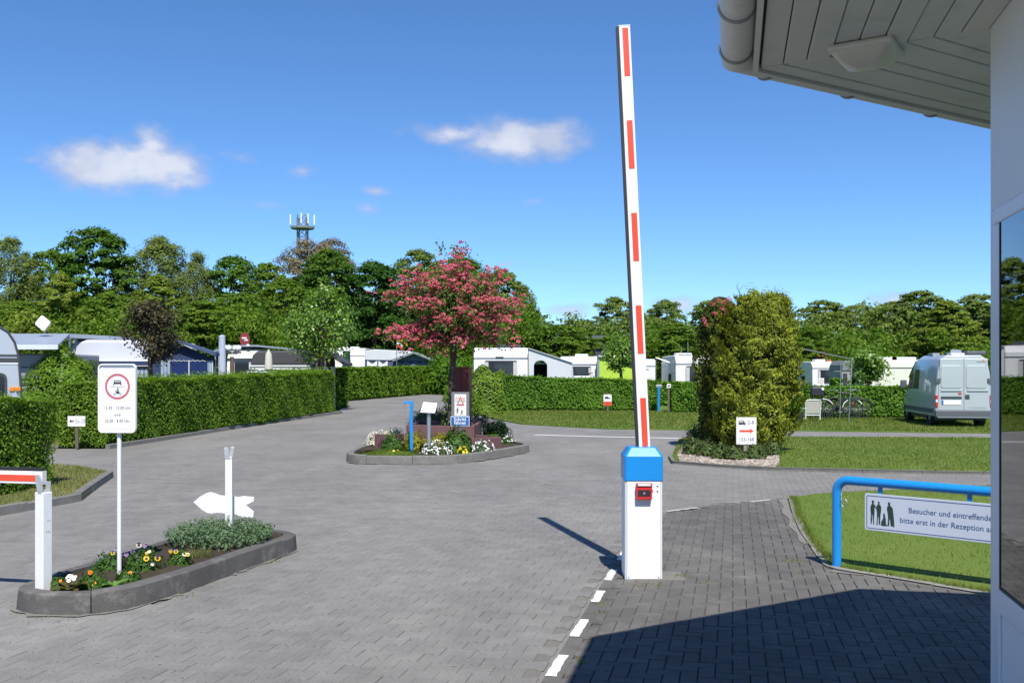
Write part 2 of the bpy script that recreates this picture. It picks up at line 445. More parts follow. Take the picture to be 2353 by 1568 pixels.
def kerb(path, width, height, stone, m, parent, closed=False, z0=-.01, inner=1, name='kerbstone', cham=.03, seed=0):
    """a run of kerbstones along a path: each stone a mesh of its own with a rounded road-side edge and a joint"""
    rs = random.Random(seed)
    pts = [Vector((p[0], p[1])) for p in path]
    if closed: pts = pts + [pts[0]]
    # smooth resample
    L_ = [0.0]
    for i in range(1, len(pts)): L_.append(L_[-1] + (pts[i] - pts[i - 1]).length)
    def pos(s):
        s = max(0, min(L_[-1], s))
        for i in range(1, len(pts)):
            if s <= L_[i] + 1e-9:
                t = (s - L_[i - 1]) / max(1e-9, L_[i] - L_[i - 1]); return pts[i - 1].lerp(pts[i], t)
        return pts[-1]
    def tan(s):
        if closed:
            a, b = (s - .06) % L_[-1], (s + .06) % L_[-1]
        else: a, b = max(0, s - .06), min(L_[-1], s + .06)
        d = pos(b) - pos(a); return d.normalized()
    n = max(1, round(L_[-1] / stone)); out = []
    for k in range(n):
        s0, s1 = L_[-1] * k / n + .004, L_[-1] * (k + 1) / n - .004
        m_ = max(2, int((s1 - s0) / .12) + 1); dz = rs.uniform(-.006, .006); dw = rs.uniform(-.004, .004)
        rings = []
        for j in range(m_):
            s = s0 + (s1 - s0) * j / (m_ - 1); p = pos(s); t = tan(s); nrm = Vector((-t.y, t.x)) * inner
            pr = [(0 + dw, z0), (0 + dw + .012, height - cham + dz), (cham * .45 + dw, height - cham * .3 + dz), (cham + dw, height + dz), (width, height + dz), (width, z0)]
            rings.append([(p.x + nrm.x * a, p.y + nrm.y * a, b) for (a, b) in pr])
        out.append(MB().loft(rings).build(name, m, parent, smooth=50))
    return out
def settle(root):
    """parts built in place: hang them under a root that stands at the thing's base"""
    for c in root.children: c.location = Vector(c.location) - Vector(root.location)
    return root

# ------------------------------------------------------------------ the ground
U = Vector((math.sin(R(12.5)), math.cos(R(12.5))))       # the yard's long axis
V_ = Vector((U.y, -U.x))
m_field = groundmat('meadow', [(.035, .075, .012), (.06, .11, .02), (.085, .12, .03)], .2, 5.0)
m_lawn = groundmat('lawn_turf', [(.065, .125, .014), (.095, .16, .020), (.13, .175, .032), (.20, .19, .065)], .55, 14.0, .6, .02)
m_lawn_dry = groundmat('dry_lawn_turf', [(.10, .135, .035), (.16, .175, .055), (.25, .22, .11)], .5, 14.0, .6, .02)
m_soil = groundmat('garden_soil', [(.035, .026, .018), (.065, .05, .035), (.10, .08, .06)], 3.0, 40.0, 1.0, .02)
m_mulch = groundmat('pebble_bed', [(.16, .12, .09), (.30, .25, .20), (.46, .41, .35)], 5.0, 55.0, 1.0, .02)
m_bed = groundmat('joint_sand', [(.135, .128, .112), (.175, .166, .146), (.155, .155, .118)], .9, 30.0, .6, .01)
m_bed_dark = groundmat('dark_joint_sand', [(.07, .066, .056), (.105, .098, .084), (.09, .095, .06)], .9, 30.0, .6, .01)
m_pave = pavermat('grey_interlocking_paving', (.205, .197, .184), .06, .18)
m_block = pavermat('dark_block_paving', (.125, .118, .108), .10, .22)
m_kerb = mat('kerb_concrete', (.17, .165, .15), .9, 0, .3, 5.0, .5, 90.0, .2, 0, .55, (.33, .31, .27))
m_kerb_dark = mat('weathered_kerb_concrete', (.105, .10, .094), .9, 0, .45, 3.0, .6, 80.0, .2, 0, .75, (.27, .26, .235))
m_edge = mat('edging_concrete', (.27, .255, .225), .9, 0, .3, 5.0, .5, 90.0, .2, 0, .5, (.12, .11, .09))
m_line = mat('worn_road_paint', (.72, .72, .70), .8, 0, .12, 12.0, .3, 80, .2, 0, .75, (.30, .29, .28))
m_line_faint = mat('faded_road_paint', (.48, .47, .45), .85, 0, .15, 10.0, .2, 80, .2, 0, .8, (.24, .235, .23))

sheet('ground', [(-900, -300), (900, -300), (900, 1600), (-900, 1600)], -.03, m_field)

yard = [(-34, -12), (30, -12), (30, 28.0), G(2300, 996), G(1850, 990), G(1600, 988), G(1400, 986), G(1200, 975), G(1130, 962), G(1085, 950),
        G(1032, 906), G(1016, 897), G(1003, 896), G(790, 919), (-8.2, 48), G(778, 948), G(240, 1030), (-34, 23.2)]
road = sheet('road', yard, 0.0, m_pave)

ISL = [(-3.78, 7.62), (-3.72, 7.42), (-3.5, 7.26), (-3.15, 7.24), (-2.86, 7.42), (-2.66, 7.95), (-2.45, 8.7), (-2.27, 9.35), (-2.12, 9.86), (-2.2, 10.12),
       (-2.5, 10.28), (-2.95, 10.3), (-3.2, 10.05), (-3.42, 9.3), (-3.62, 8.5), (-3.76, 7.95)]
ISM = [(-3.32, 19.85), (-3.2, 19.35), (-2.95, 19.08), (-2.55, 18.98), (-1.87, 18.9), (-1.2, 18.92), (-.72, 19.5), (-.2, 20.55), (.29, 21.6), (.42, 22.0), (.3, 22.5),
       (-.4, 24.4), (-1.3, 25.4), (-2.2, 25.2), (-2.9, 23.8), (-3.3, 21.6)]
dash_x = lambda Y: .253 + .2217 * (Y - 6.02)
block_poly = [(dash_x(1.2) + .09, 1.2), (dash_x(10.5) + .09, 10.5), (1.62, 11.6), G(1535, 1177), G(1650, 1164), G(1770, 1150), (3.92, 13.9), (3.41, 11.76), (3.12, 10.3), (2.86, 8.95), (3.14, 8.72),
              (3.76, 8.0), (5.6, 6.1), (5.6, 1.2)]
pave_poly = [(-9.5, 4.2), (dash_x(4.2) - .06, 4.2), (dash_x(10.6) - .06, 10.6), (1.62, 11.7), (2.05, 12.75), (3.0, 13.5), (3.85, 13.95), (4.5, 14.35), (7.35, 15.3), (9.5, 15.6), (9.5, 17.0), (6.3, 17.35), (4.62, 17.75), (3.1, 19.0), (-9.5, 19.0)]
sheet('paving_bed', pave_poly, .004, m_bed, None, road)
sheet('paving_bed', block_poly, .004, m_bed_dark, None, road)

def flat_piece(poly, h, inset):
    """a paving block: sloped rim up to a flat top"""
    n = len(poly); cx = sum(p[0] for p in poly) / n; cy = sum(p[1] for p in poly) / n
    top = []
    for i in range(n):
        a, b, c = Vector(poly[i - 1]), Vector(poly[i]), Vector(poly[(i + 1) % n])
        e0 = (b - a).normalized(); e1 = (c - b).normalized(); nn = Vector((-e0.y - e1.y, e0.x + e1.x))
        k = inset / max(.35, nn.normalized().dot(Vector((-e0.y, e0.x)))); q = b + nn.normalized() * k; top.append((q.x, q.y))
    vs_ = [(p[0], p[1], 0) for p in poly] + [(p[0], p[1], h) for p in top]
    return vs_, [tuple(range(n, 2 * n))] + [(i, (i + 1) % n, n + (i + 1) % n, n + i) for i in range(n)]
def lay(name, pieces, m, parent, h0=.004, seed=3, keep=300):
    """pieces: list of (verts, faces, shared mesh, x, y, angle). The nearest in view are objects of their own, the rest one part"""
    rs = random.Random(seed)
    def seen(p):
        px = CX + F * p[3] / p[4]; py = HY + CAMZ * F / p[4]
        return 0 if (-60 < px < 2420 and py < 1640) else 1
    pieces.sort(key=lambda p: (seen(p), p[4]))
    for (vs_, fs_, me, x, y, a) in pieces[:keep]:
        o = put(name, me, parent, (x, y, h0 + rs.uniform(0, .0035)), (rs.uniform(-.006, .006), rs.uniform(-.006, .006), a))
    mb_v, mb_f, off = [], [], 0
    for (vs_, fs_, me, x, y, a) in pieces[keep:]:
        c, s = math.cos(a), math.sin(a); dz = h0 + rs.uniform(0, .003)
        mb_v += [(x + p[0] * c - p[1] * s, y + p[0] * s + p[1] * c, p[2] + dz) for p in vs_]
        mb_f += [tuple(i + off for i in f) for f in fs_]; off += len(vs_)
    me = bpy.data.meshes.new(name + '_field'); me.from_pydata(mb_v, [], mb_f); me.materials.append(m)
    o = put('paving', me, parent); o['kind'] = 'stuff'
def bone():
    Lb, h0, d, s, g = .2, .0825, .013, .014, .0016
    p = [(-Lb / 2 + g, -(h0 + d) + g), (-Lb / 4 - s, -(h0 + d) + g), (-Lb / 4 + s, -(h0 - d) + g), (Lb / 4 - s, -(h0 - d) + g), (Lb / 4 + s, -(h0 + d) + g), (Lb / 2 - g, -(h0 + d) + g)]
    return p + [(-x, -y) for (x, y) in p]
vs_, fs_ = flat_piece(bone(), .0048, .002)
me_bone = bpy.data.meshes.new('paver'); me_bone.from_pydata(vs_, [], fs_); me_bone.materials.append(m_pave)
pcs = []; ang = math.atan2(V_.y, V_.x)
for j in range(-25, 140):
    for i in range(-95, 70):
        q = V_ * ((i + .5 * (j % 2)) * .2) + U * (j * .165)
        x, y = q.x, q.y
        if 4.2 < y < 19.0 and -9.5 < x < 9.5: pcs.append((x, y))
arr = np.array(pcs); ok = in_poly(arr[:, 0], arr[:, 1], pave_poly) & ~in_poly(arr[:, 0], arr[:, 1], [(p[0] * .9 - .296, p[1] * .96 + .348) for p in ISL])
lay('paver', [(vs_, fs_, me_bone, x, y, ang) for (x, y) in arr[ok]], m_pave, road)
b = .1; g = .0022
bp = [(-b + g, -b / 2 + g), (b - g, -b / 2 + g), (b - g, b / 2 - g), (-b + g, b / 2 - g)]
vs_, fs_ = flat_piece(bp, .009, .003)
me_blk = bpy.data.meshes.new('paving_block'); me_blk.from_pydata(vs_, [], fs_); me_blk.materials.append(m_block)
pcs = []
for i in range(-40, 80):
    for j in range(-10, 160):
        k = (i - j) % 4
        if k == 0: c = ((i + 1) * b, (j + .5) * b, ang)
        elif k == 2: c = ((i + .5) * b, j * b, ang + math.pi / 2)
        else: continue
        q = V_ * c[0] + U * c[1]
        pcs.append((q.x, q.y, c[2]))
arr = np.array(pcs); ok = in_poly(arr[:, 0], arr[:, 1], block_poly)
lay('paving_block', [(vs_, fs_, me_blk, x, y, a) for (x, y, a) in arr[ok]], m_block, road, seed=4)
# the row of long edge setts that carries the painted dashes
ex = MB().box(-.055, .045, -.24, .24, .0, .0125)
me_edge = ex.mesh('edge_sett'); me_edge.materials.append(m_block)
for k in range(20):
    Y = 2.0 + k * .49
    if Y > 10.6: break
    put('edge_sett', me_edge, road, (dash_x(Y) + .043, Y, .004), (0, 0, -R(12.5)))
dm = MB()
dash = []
for (Y, ln, w) in ((5.13, .44, .066), (6.02, .44, .066), (6.9, .47, .066), (7.86, .40, .064), (8.68, .45, .062), (9.58, .46, .062), (10.45, .42, .07)):
    rg = random.Random(int(Y * 10)); n = 7
    left = [(-w / 2 + rg.uniform(-.006, .006), -ln / 2 + ln * i / n) for i in range(n + 1)]
    right = [(w / 2 + rg.uniform(-.006, .006), ln / 2 - ln * i / n) for i in range(n + 1)]
    o = sheet('road_marking', left + right, 0, m_line, None, road); o.location = (dash_x(Y) + .02, Y, .0195); o.rotation_euler = (0, 0, -R(12.5))
def strip(pts, w, z, m, name='road_marking'):
    l, r = [], []
    for i, p in enumerate(pts):
        a = Vector(pts[max(0, i - 1)]); c = Vector(pts[min(len(pts) - 1, i + 1)]); t = (c - a).normalized(); n = Vector((-t.y, t.x)) * w / 2
        l.append(tuple(Vector(p) + n)); r.append(tuple(Vector(p) - n))
    return sheet(name, l + r[::-1], z, m, None, road)
strip([G(1228, 998.5), G(1400, 1003), G(1585, 1007)], .20, .004, m_line)
strip([G(1532, 1177), G(1602, 1168)], .06, .0195, m_line_faint)
strip([G(1722, 1155), G(1770, 1150)], .06, .0195, m_line_faint)

# ------------------------------------------------------------------ lawns
def lawn(name, poly, z, m):
    """a low turf slab: top sheet with sides down to the paving"""
    n = len(poly); me = bpy.data.meshes.new(name)
    me.from_pydata([(p[0], p[1], z) for p in poly] + [(p[0], p[1], -.025) for p in poly], [], [tuple(range(n))] + [(i, (i + 1) % n, n + (i + 1) % n, n + i) for i in range(n)])
    me.materials.append(m); o = put(name, me); o['kind'] = 'structure'
    bm = bmesh.new(); bm.from_mesh(me); bmesh.ops.recalc_face_normals(bm, faces=bm.faces); bm.to_mesh(me); bm.free()
    return o
LAWN_R = [(3.92, 13.9), (3.60, 12.6), (3.41, 11.76), (3.24, 10.95), (3.12, 10.3), (3.0, 9.6), (2.9, 9.05), (2.96, 8.88), (3.2, 8.66), (3.76, 8.0), (6.5, 5.2), (16, 5.2), (16, 16.0), (7.35, 15.3), (4.5, 14.35)]
LAWN_M = [(3.13, 19.05), (3.9, 18.35), (4.63, 17.8), (6.3, 17.4), (8.17, 17.07), (18, 16.6), (18, 25.6), (8, 26.3), (5, 26.4), (4.3, 25.6), (3.3, 20.5)]
LAWN_L = [(-9.5, 11.6), G(-40, 1192), G(60, 1175), G(120, 1164), G(188, 1151), G(225, 1122), G(258, 1097), G(240, 1088), G(170, 1076), G(110, 1072), (-9.5, 18.4)]
LAWN_P = [(-26, 23.25), (-9.45, 23.25), (-9.1, 25.5), (-8.4, 33), (-7.5, 42), (-9, 50), (-30, 52)]
LAWN_B = [(30, 28.1), G(2300, 995), G(1850, 989), G(1600, 987), G(1400, 985), G(1200, 974), G(1130, 961), G(1088, 949), G(1040, 907), (2, 80), (40, 80)]
lawn('lawn_right', LAWN_R, .035, m_lawn)
lawn('lawn_middle', LAWN_M, .045, m_lawn)
lawn('lawn_left', LAWN_L, .055, m_lawn_dry)
lawn('lawn_pitch', LAWN_P, .03, m_lawn_dry)
lawn('lawn_back', LAWN_B, .02, m_lawn)
BED = [(3.22, 19.1), (3.9, 18.5), (4.72, 17.9), (5.0, 18.6), (5.5, 20.5), (5.5, 23), (4.6, 24.8), (4.2, 24.5), (3.42, 20.6)]
sheet('planting_bed', BED, .055, m_mulch)

def grass(name, poly, z, n, h, w, m, label, seed, exclude=None):
    rs = np.random.RandomState(seed); p = scatter(poly, n, rs)
    if exclude is not None: p = p[~in_poly(p[:, 0], p[:, 1], exclude)]
    n = len(p)
    # keep what the picture can see and a margin round it
    px = CX + F * p[:, 0] / p[:, 1]; p = p[(px > -500) & (px < 2900) & (p[:, 1] > 4)]; n = len(p)
    a = rs.uniform(0, 2 * math.pi, n); hh = h * rs.uniform(.5, 1.4, n); ww = w * rs.uniform(.6, 1.3, n); lean = hh * rs.uniform(.1, .9, n); b_ = rs.uniform(0, 2 * math.pi, n)
    V = np.zeros((n, 3, 3)); V[:, 0, 0] = p[:, 0] - np.cos(a) * ww; V[:, 0, 1] = p[:, 1] - np.sin(a) * ww; V[:, 1, 0] = p[:, 0] + np.cos(a) * ww; V[:, 1, 1] = p[:, 1] + np.sin(a) * ww
    V[:, 0, 2] = V[:, 1, 2] = z - .004; V[:, 2, 0] = p[:, 0] + np.cos(b_) * lean; V[:, 2, 1] = p[:, 1] + np.sin(b_) * lean; V[:, 2, 2] = z + hh
    o = put(name, np_mesh(name, V.reshape(-1, 3), np.arange(3 * n).reshape(-1, 3), m)); tag(o, label, 'grass', None, 'stuff'); return o
m_grass = leafmat('grass_blades', [(.06, .12, .012), (.09, .16, .018), (.13, .185, .028), (.22, .215, .065), (.33, .28, .12)], .3, .6, .45)
m_grass_dry = leafmat('dry_grass_blades', [(.09, .14, .028), (.15, .185, .05), (.24, .23, .09), (.34, .29, .15)], .3, .6, .9)
grass('grass', LAWN_R, .035, 75000, .028, .0035, m_grass, 'short mown grass behind the blue railing', 1)
grass('grass', LAWN_M, .045, 60000, .035, .008, m_grass, 'mown grass of the lawn right of the tall conifer', 2, BED)
grass('grass', LAWN_L, .055, 22000, .04, .007, m_grass_dry, 'dry yellowish grass on the kerbed corner at left', 3)
near_b = [G(2300, 995), G(1850, 989), G(1600, 987), G(1400, 985), G(1200, 974), G(1130, 961), G(1088, 949), (-1.5, 44), (14.5, 44), (18, 36)]
grass('grass', near_b, .02, 45000, .05, .018, m_grass, 'grass strip in front of the far clipped hedge', 4)
grass('grass', [(-13.5, 23.3), (-9.5, 23.3), (-9.3, 33), (-14, 33)], .03, 9000, .06, .014, m_grass_dry, 'dry grass patch beside the small pitch number sign', 5)
# grass edge tufts that creep over the kerb of the right lawn, weeds in the joints
rs = np.random.RandomState(8)
def fringe(path, n, wid, seed):
    r = np.random.RandomState(seed); pts = [Vector(p) for p in path]; seg = [(pts[i], pts[i + 1], (pts[i + 1] - pts[i]).length) for i in range(len(pts) - 1)]
    tot = sum(s[2] for s in seg); out = []
    for k in range(n):
        s = r.uniform(0, tot)
        for (a_, b_, l_) in seg:
            if s <= l_: q = a_.lerp(b_, s / l_); out.append((q.x + r.normal() * wid, q.y + r.normal() * wid)); break
            s -= l_
    return np.array(out)
def blades(name, p, z, h, w, m, label, cat, seed, parent=None):
    r = np.random.RandomState(seed); n = len(p); a = r.uniform(0, 6.28, n); hh = h * r.uniform(.4, 1.5, n); lean = hh * r.uniform(.2, 1.1, n); b_ = r.uniform(0, 6.28, n)
    V = np.zeros((n, 3, 3)); V[:, 0, 0] = p[:, 0] - np.cos(a) * w; V[:, 0, 1] = p[:, 1] - np.sin(a) * w; V[:, 1, 0] = p[:, 0] + np.cos(a) * w; V[:, 1, 1] = p[:, 1] + np.sin(a) * w
    V[:, :2, 2] = z; V[:, 2, 0] = p[:, 0] + np.cos(b_) * lean; V[:, 2, 1] = p[:, 1] + np.sin(b_) * lean; V[:, 2, 2] = z + hh
    o = put(name, np_mesh(name, V.reshape(-1, 3), np.arange(3 * n).reshape(-1, 3), m), parent); tag(o, label, cat, None, 'stuff'); return o
blades('grass', fringe([(3.92, 13.9), (3.41, 11.76), (3.12, 10.3), (2.92, 9.0), (3.2, 8.64), (3.76, 8.0), (4.3, 7.4)], 5000, .025, 1), .02, .045, .004, m_grass, 'longer grass creeping over the edging of the right lawn', 'grass', 6)
weed_pts = []
r_ = random.Random(4)
for (cx, cy, n, sp) in [(1.45, 8.62, 70, .05), (1.62, 8.4, 40, .05), (1.2, 8.28, 40, .05), (1.06, 8.2, 30, .03), (-2.28, 9.3, 70, .05), (-3.3, 7.2, 30, .1), (2.62, 9.3, 60, .05), (2.55, 8.75, 30, .04), (.62, 7.3, 30, .03), (.66, 7.6, 30, .03), (.42, 6.1, 30, .03), (-2.6, 7.9, 20, .05)]:
    weed_pts += [(cx + r_.gauss(0, sp), cy + r_.gauss(0, sp)) for _ in range(n)]
blades('weed', np.array(weed_pts), .012, .02, .004, m_grass_dry, 'small moss and weed tufts in the paving joints by the barrier', 'weeds', 7)

# ------------------------------------------------------------------ kerbs of the lawns
kb = thing('kerb', 'grey concrete kerb along the foot of the long left hedge', 'kerb', (*G(240, 1030), 0)); kerb([(p[0] + .13, p[1]) for p in (G(240, 1031), G(420, 1003), G(600, 974), G(780, 949))], .12, .10, 1.0, m_kerb, kb, False, -.01, 1); settle(kb)
kb = thing('kerb', 'grey concrete kerb round the dry grass corner at far left', 'kerb', (*G(188, 1152), 0)); kerb([G(-90, 1202), G(-40, 1193), G(60, 1176), G(120, 1165), G(188, 1152), G(226, 1122), G(262, 1097)], .12, .12, 1.0, m_kerb, kb, False, -.01, 1, seed=2); settle(kb)
kb = thing('kerb', 'low kerb before the grass patch with the pitch sign', 'kerb', (-12, 23.2, 0)); kerb([(-22, 23.2), (-9.5, 23.2)], .1, .06, 1.0, m_kerb, kb, False, -.01, 1, seed=3); settle(kb)
kb = thing('kerb', 'thin dark kerb in front of the tall conifer bed', 'kerb', (4.63, 17.76, 0)); kerb([(3.2, 20.4), (3.06, 19.05), (3.85, 18.3), (4.62, 17.74), (6.3, 17.34), (8.17, 17.01), (13, 16.75)], .07, .07, 1.0, m_kerb, kb, False, -.01, 1, seed=4, cham=.012); settle(kb)
kb = thing('kerb', 'flush pale edging stones along the lawn under the blue railing', 'kerb', (2.86, 9.0, 0)); kerb([(3.85, 13.9), (3.53, 12.6), (3.34, 11.76), (3.17, 10.95), (3.05, 10.3), (2.93, 9.6), (2.83, 9.05), (2.9, 8.83), (3.15, 8.58), (3.7, 7.94), (5.2, 6.4)], .075, .035, .5, m_edge, kb, False, -.01, 1, seed=5, cham=.008); settle(kb)
m_mortar = mat('spilled_mortar', (.205, .195, .172), .95, 0, .35, 14, .6, 90, .1, 0, .6, (.17, .165, .155))
for i, (poly) in enumerate([[G(1786, 1151), G(1806, 1147), G(1815, 1175), G(1826, 1200), G(1840, 1225), G(1856, 1250), G(1848, 1253), G(1836, 1246), G(1830, 1228), G(1812, 1212), G(1813, 1195), G(1796, 1180), G(1800, 1165)],
                            [G(1905, 1318), G(1925, 1305), G(1990, 1315), G(1985, 1326)]]):
    o = sheet('mortar_patch', poly, .021, m_mortar, None, road)
# thin mortar smear along the foot of the near island kerb
def smear(path, w, seed):
    r = random.Random(seed); pts = [Vector(p) for p in path]; l, rr = [], []
    for i, p in enumerate(pts):
        t = (pts[min(i + 1, len(pts) - 1)] - pts[max(0, i - 1)]).normalized(); n = Vector((t.y, -t.x)); l.append(tuple(p - n * .02)); rr.append(tuple(p + n * w * (r.uniform(.05, .5) if r.random() < .7 else r.uniform(.5, 1.0))))
    return sheet('mortar_smear', l + rr[::-1], .0185, m_mortar, None, road)
def dense(path, step=.08):
    out = []
    for i in range(len(path) - 1):
        a, b_ = Vector(path[i]), Vector(path[i + 1]); n = max(1, int((b_ - a).length / step))
        out += [tuple(a.lerp(b_, k / n)) for k in range(n)]
    return out + [path[-1]]
smear(dense([ISL[0], ISL[1], ISL[2], ISL[3], ISL[4], ISL[5]]), .07, 1)
smear(dense([ISL[6], ISL[7], ISL[8]]), .05, 2)
smear(dense([ISM[1], ISM[2], ISM[3], ISM[4], ISM[5]]), .08, 3)
smear(dense([ISM[6], ISM[7], ISM[8]]), .08, 4)
# clay scraps and grit lying about
grit = MB(); r_ = random.Random(11)
for k in range(170):
    px, py = r_.uniform(60, 1500), 1180 + 388 * r_.random() ** 1.0
    x, y = G(px, py); s = r_.uniform(.004, .014); h = s * .35; a = r_.uniform(0, 3)
    if in_poly(np.array([x]), np.array([y]), ISL)[0]: continue
    pts = [(x + s * q * math.cos(a + t), y + s * .6 * q * math.sin(a + t), .016) for t, q in zip((0, 1.3, 2.6, 3.9, 5.1), (1, .8, 1.1, .7, .9))]
    grit.add(pts + [(x, y, .016 + h)], [(0, 1, 5), (1, 2, 5), (2, 3, 5), (3, 4, 5), (4, 0, 5)])
tag(grit.build('grit', m_mortar), 'small pale stone chips strewn over the grey paving', 'stone chips', None, 'stuff')
# ------------------------------------------------------------------ the eight-sided reception building at the right edge
m_white_wall = mat('white_wall_panel', (.74, .74, .76), .45, 0, .05, 3.0, .05, 80)
m_frame = mat('white_window_frame', (.72, .72, .76), .35, 0, .05, 4.0, 0)
m_soffit = mat('grey_white_soffit_board', (.60, .62, .57), .6, 0, .10, 2.5, .15, 40, .4, 0, .55, (.40, .40, .35))
m_groove = mat('soffit_groove', (.09, .095, .08), .9)
m_gutter = mat('white_gutter', (.66, .66, .62), .5, 0, .08, 6.0, 0, 60, .5, 0, .3, (.40, .38, .34))
m_gutter_ring = mat('gutter_bracket', (.30, .32, .33), .4, .6)
m_roof = mat('dark_roof_tile', (.10, .045, .03), .8, 0, .2, 3.0, .3)
m_glass = glassmat('window_glass', clear=1.0)
m_room = mat('room_interior', (.30, .29, .27), .8)
m_lamp = mat('frosted_lamp_cover', (.62, .60, .52), .35, 0, .08, 10, 0)
C0 = (3.86, 2.35); RE = 3.40; RW = 2.494; ZS = 3.10
OCT = [R(145 - 45 * k) for k in range(8)]                    # corner angles, first the corner near the picture's right edge
def oc(r, k): a = OCT[k % 8]; return (r * math.cos(a), r * math.sin(a))
bld = thing('reception_building', 'white eight-sided reception building with wide boarded eaves at right edge', 'building', (C0[0], C0[1], 0))
cos8 = math.cos(R(22.5))
def side_mat(k, r):
    """frame of side k (from corner k to k+1): origin at corner k, x along the side, y outwards"""
    p, q = Vector((*oc(r, k), 0)), Vector((*oc(r, k + 1), 0)); t = (q - p).normalized(); n = Vector((-t.y, t.x, 0))
    mid = (p + q) / 2
    if n.dot(mid) < 0: n = -n
    return Matrix(((t.x, n.x, 0, p.x), (t.y, n.y, 0, p.y), (0, 0, 1, 0), (0, 0, 0, 1))), (q - p).length
for k in range(8):
    M_, ln = side_mat(k, RW)
    glazed = k in (7, 0, 6)
    if not glazed:
        MB().box(0, ln, -.10, 0, 0, ZS + .1).xf(M_).build('wall', m_white_wall, bld, bevel=.004)
    else:
        # jambs, head and base panel round one big window; a side's origin is its left corner from outside or inside alike
        z0, z1, j = 1.00, 2.34, .095
        w = MB().box(0, ln, -.10, 0, z1 + .06, ZS + .1).box(0, .05, -.10, 0, 0, z1 + .06).box(ln - .05, ln, -.10, 0, 0, z1 + .06).xf(M_)
        w.build('wall', m_white_wall, bld, bevel=.004)
        win = MB().box(.05, ln - .05, -.06, .006, z1, z1 + .06).box(.05, .05 + j, -.06, .006, .02, z1).box(ln - .05 - j, ln - .05, -.06, .006, .02, z1).box(.05 + j, ln - .05 - j, -.06, .006, z0 - .09, z0).xf(M_).build('window', m_frame, bld, bevel=.006)
        MB().box(.05 + j, ln - .05 - j, -.006, .002, z0, z1).xf(M_).build('pane', m_glass, win)
        MB().box(.05 + j, ln - .05 - j, -.001, .0045, z0 + .001, z0 + .012).box(ln - .05 - j - .012, ln - .05 - j, -.001, .0045, z0 + .014, z1 - .001).xf(M_).build('gasket', mat('black_gasket', (.02, .02, .025), .6), win)
        MB().box(.05 + j + .004, ln - .05 - j - .004, -.05, -.004, .02, z0 - .094).xf(M_).build('base_panel', m_white_wall, win, bevel=.004)
    # eave: boards parallel to the gutter, mitred at the corners
    nb = 9
    e = MB(); rr = lambda t: RE + (RW - RE) * t
    soff = None
    for i in range(nb):
        a, b_ = i / nb + .002, (i + 1) / nb - .004
        q = [oc(rr(a), k), oc(rr(a), k + 1), oc(rr(b_), k + 1), oc(rr(b_), k)]
        c = Vector(((q[0][0] + q[1][0] + q[2][0] + q[3][0]) / 4, (q[0][1] + q[1][1] + q[2][1] + q[3][1]) / 4))
        def pull(p, s): v = Vector(p); t = (Vector(oc(1, k + 1)) - Vector(oc(1, k))).normalized(); return tuple(v + t * s)
        q = [pull(q[0], .004), pull(q[1], -.004), pull(q[2], -.004), pull(q[3], .004)]
        if soff is None:
            soff = MB().prism([oc(RE + .01, k), oc(RE + .01, k + 1), oc(RW - .02, k + 1), oc(RW - .02, k)], 'z', ZS + .022, ZS + .04).build('eave', m_groove, bld)
        zz = ZS + .004 * math.sin(i * 2.1 + k)
        MB().prism(q, 'z', zz, ZS + .021).build('soffit_board', m_soffit, soff, bevel=.003, seg=1)
    MB().prism([oc(RE + .035, k), oc(RE + .035, k + 1), oc(RE + .012, k + 1), oc(RE + .012, k)], 'z', ZS - .012, ZS + .2).build('fascia', m_gutter, bld)
    # gutter: half-round trough
    gr = .068; rc = RE + .035 + gr + .006; p0, p1 = Vector((*oc(rc, k), ZS + .075)), Vector((*oc(rc, k + 1), ZS + .075)); t = (p1 - p0).normalized(); n = Vector((p0 + p1)).normalized(); n.z = 0; n.normalize()
    rings = []
    for kk, p in ((k, p0), (k + 1, p1)):
        ax = Vector((*oc(1, kk), 0)).normalized() / cos8       # mitre direction
        prof = [(gr * math.cos(a), gr * math.sin(a)) for a in np.linspace(0, -math.pi, 13)] + [((gr - .006) * math.cos(a), (gr - .006) * math.sin(a)) for a in np.linspace(-math.pi, 0, 13)]
        rings.append([p + ax * x + Vector((0, 0, z)) for (x, z) in prof])
    gut = MB().loft(rings).build('gutter', m_gutter, bld, smooth=40)
    for s in (.07, .28, .52, .76, .95):
        p = p0.lerp(p1, s)
        MB().tube([p + n * ((gr + .004) * math.cos(a)) + Vector((0, 0, (gr + .004) * math.sin(a))) for a in np.linspace(0.15, -math.pi - .1, 14)], .006, 6).build('bracket', m_gutter_ring, gut, smooth=60)
    # roof slope
    apex = (0, 0, ZS + 2.1)
    MB().add([(*oc(RE + .13, k), ZS + .16), (*oc(RE + .13, k + 1), ZS + .16), apex, (*oc(RE + .13, k), ZS + .12), (*oc(RE + .13, k + 1), ZS + .12), (0, 0, ZS + 2.05)], [(0, 1, 2), (3, 5, 4), (0, 3, 4, 1), (1, 4, 5, 2), (2, 5, 3, 0)]).build('roof', m_roof, bld)
MB().prism([oc(RW - .12, k) for k in range(8)], 'z', -.01, .06).build('floor', m_room, bld)
MB().prism([oc(RW - .12, k) for k in range(8)], 'z', 2.9, 2.95).build('ceiling', m_room, bld)
MB().box(-.6, 1.2, -.35, .35, .06, 1.1).build('counter', mat('wood_counter', (.25, .15, .08), .5, 0, .25, 3.0), bld, bevel=.01)
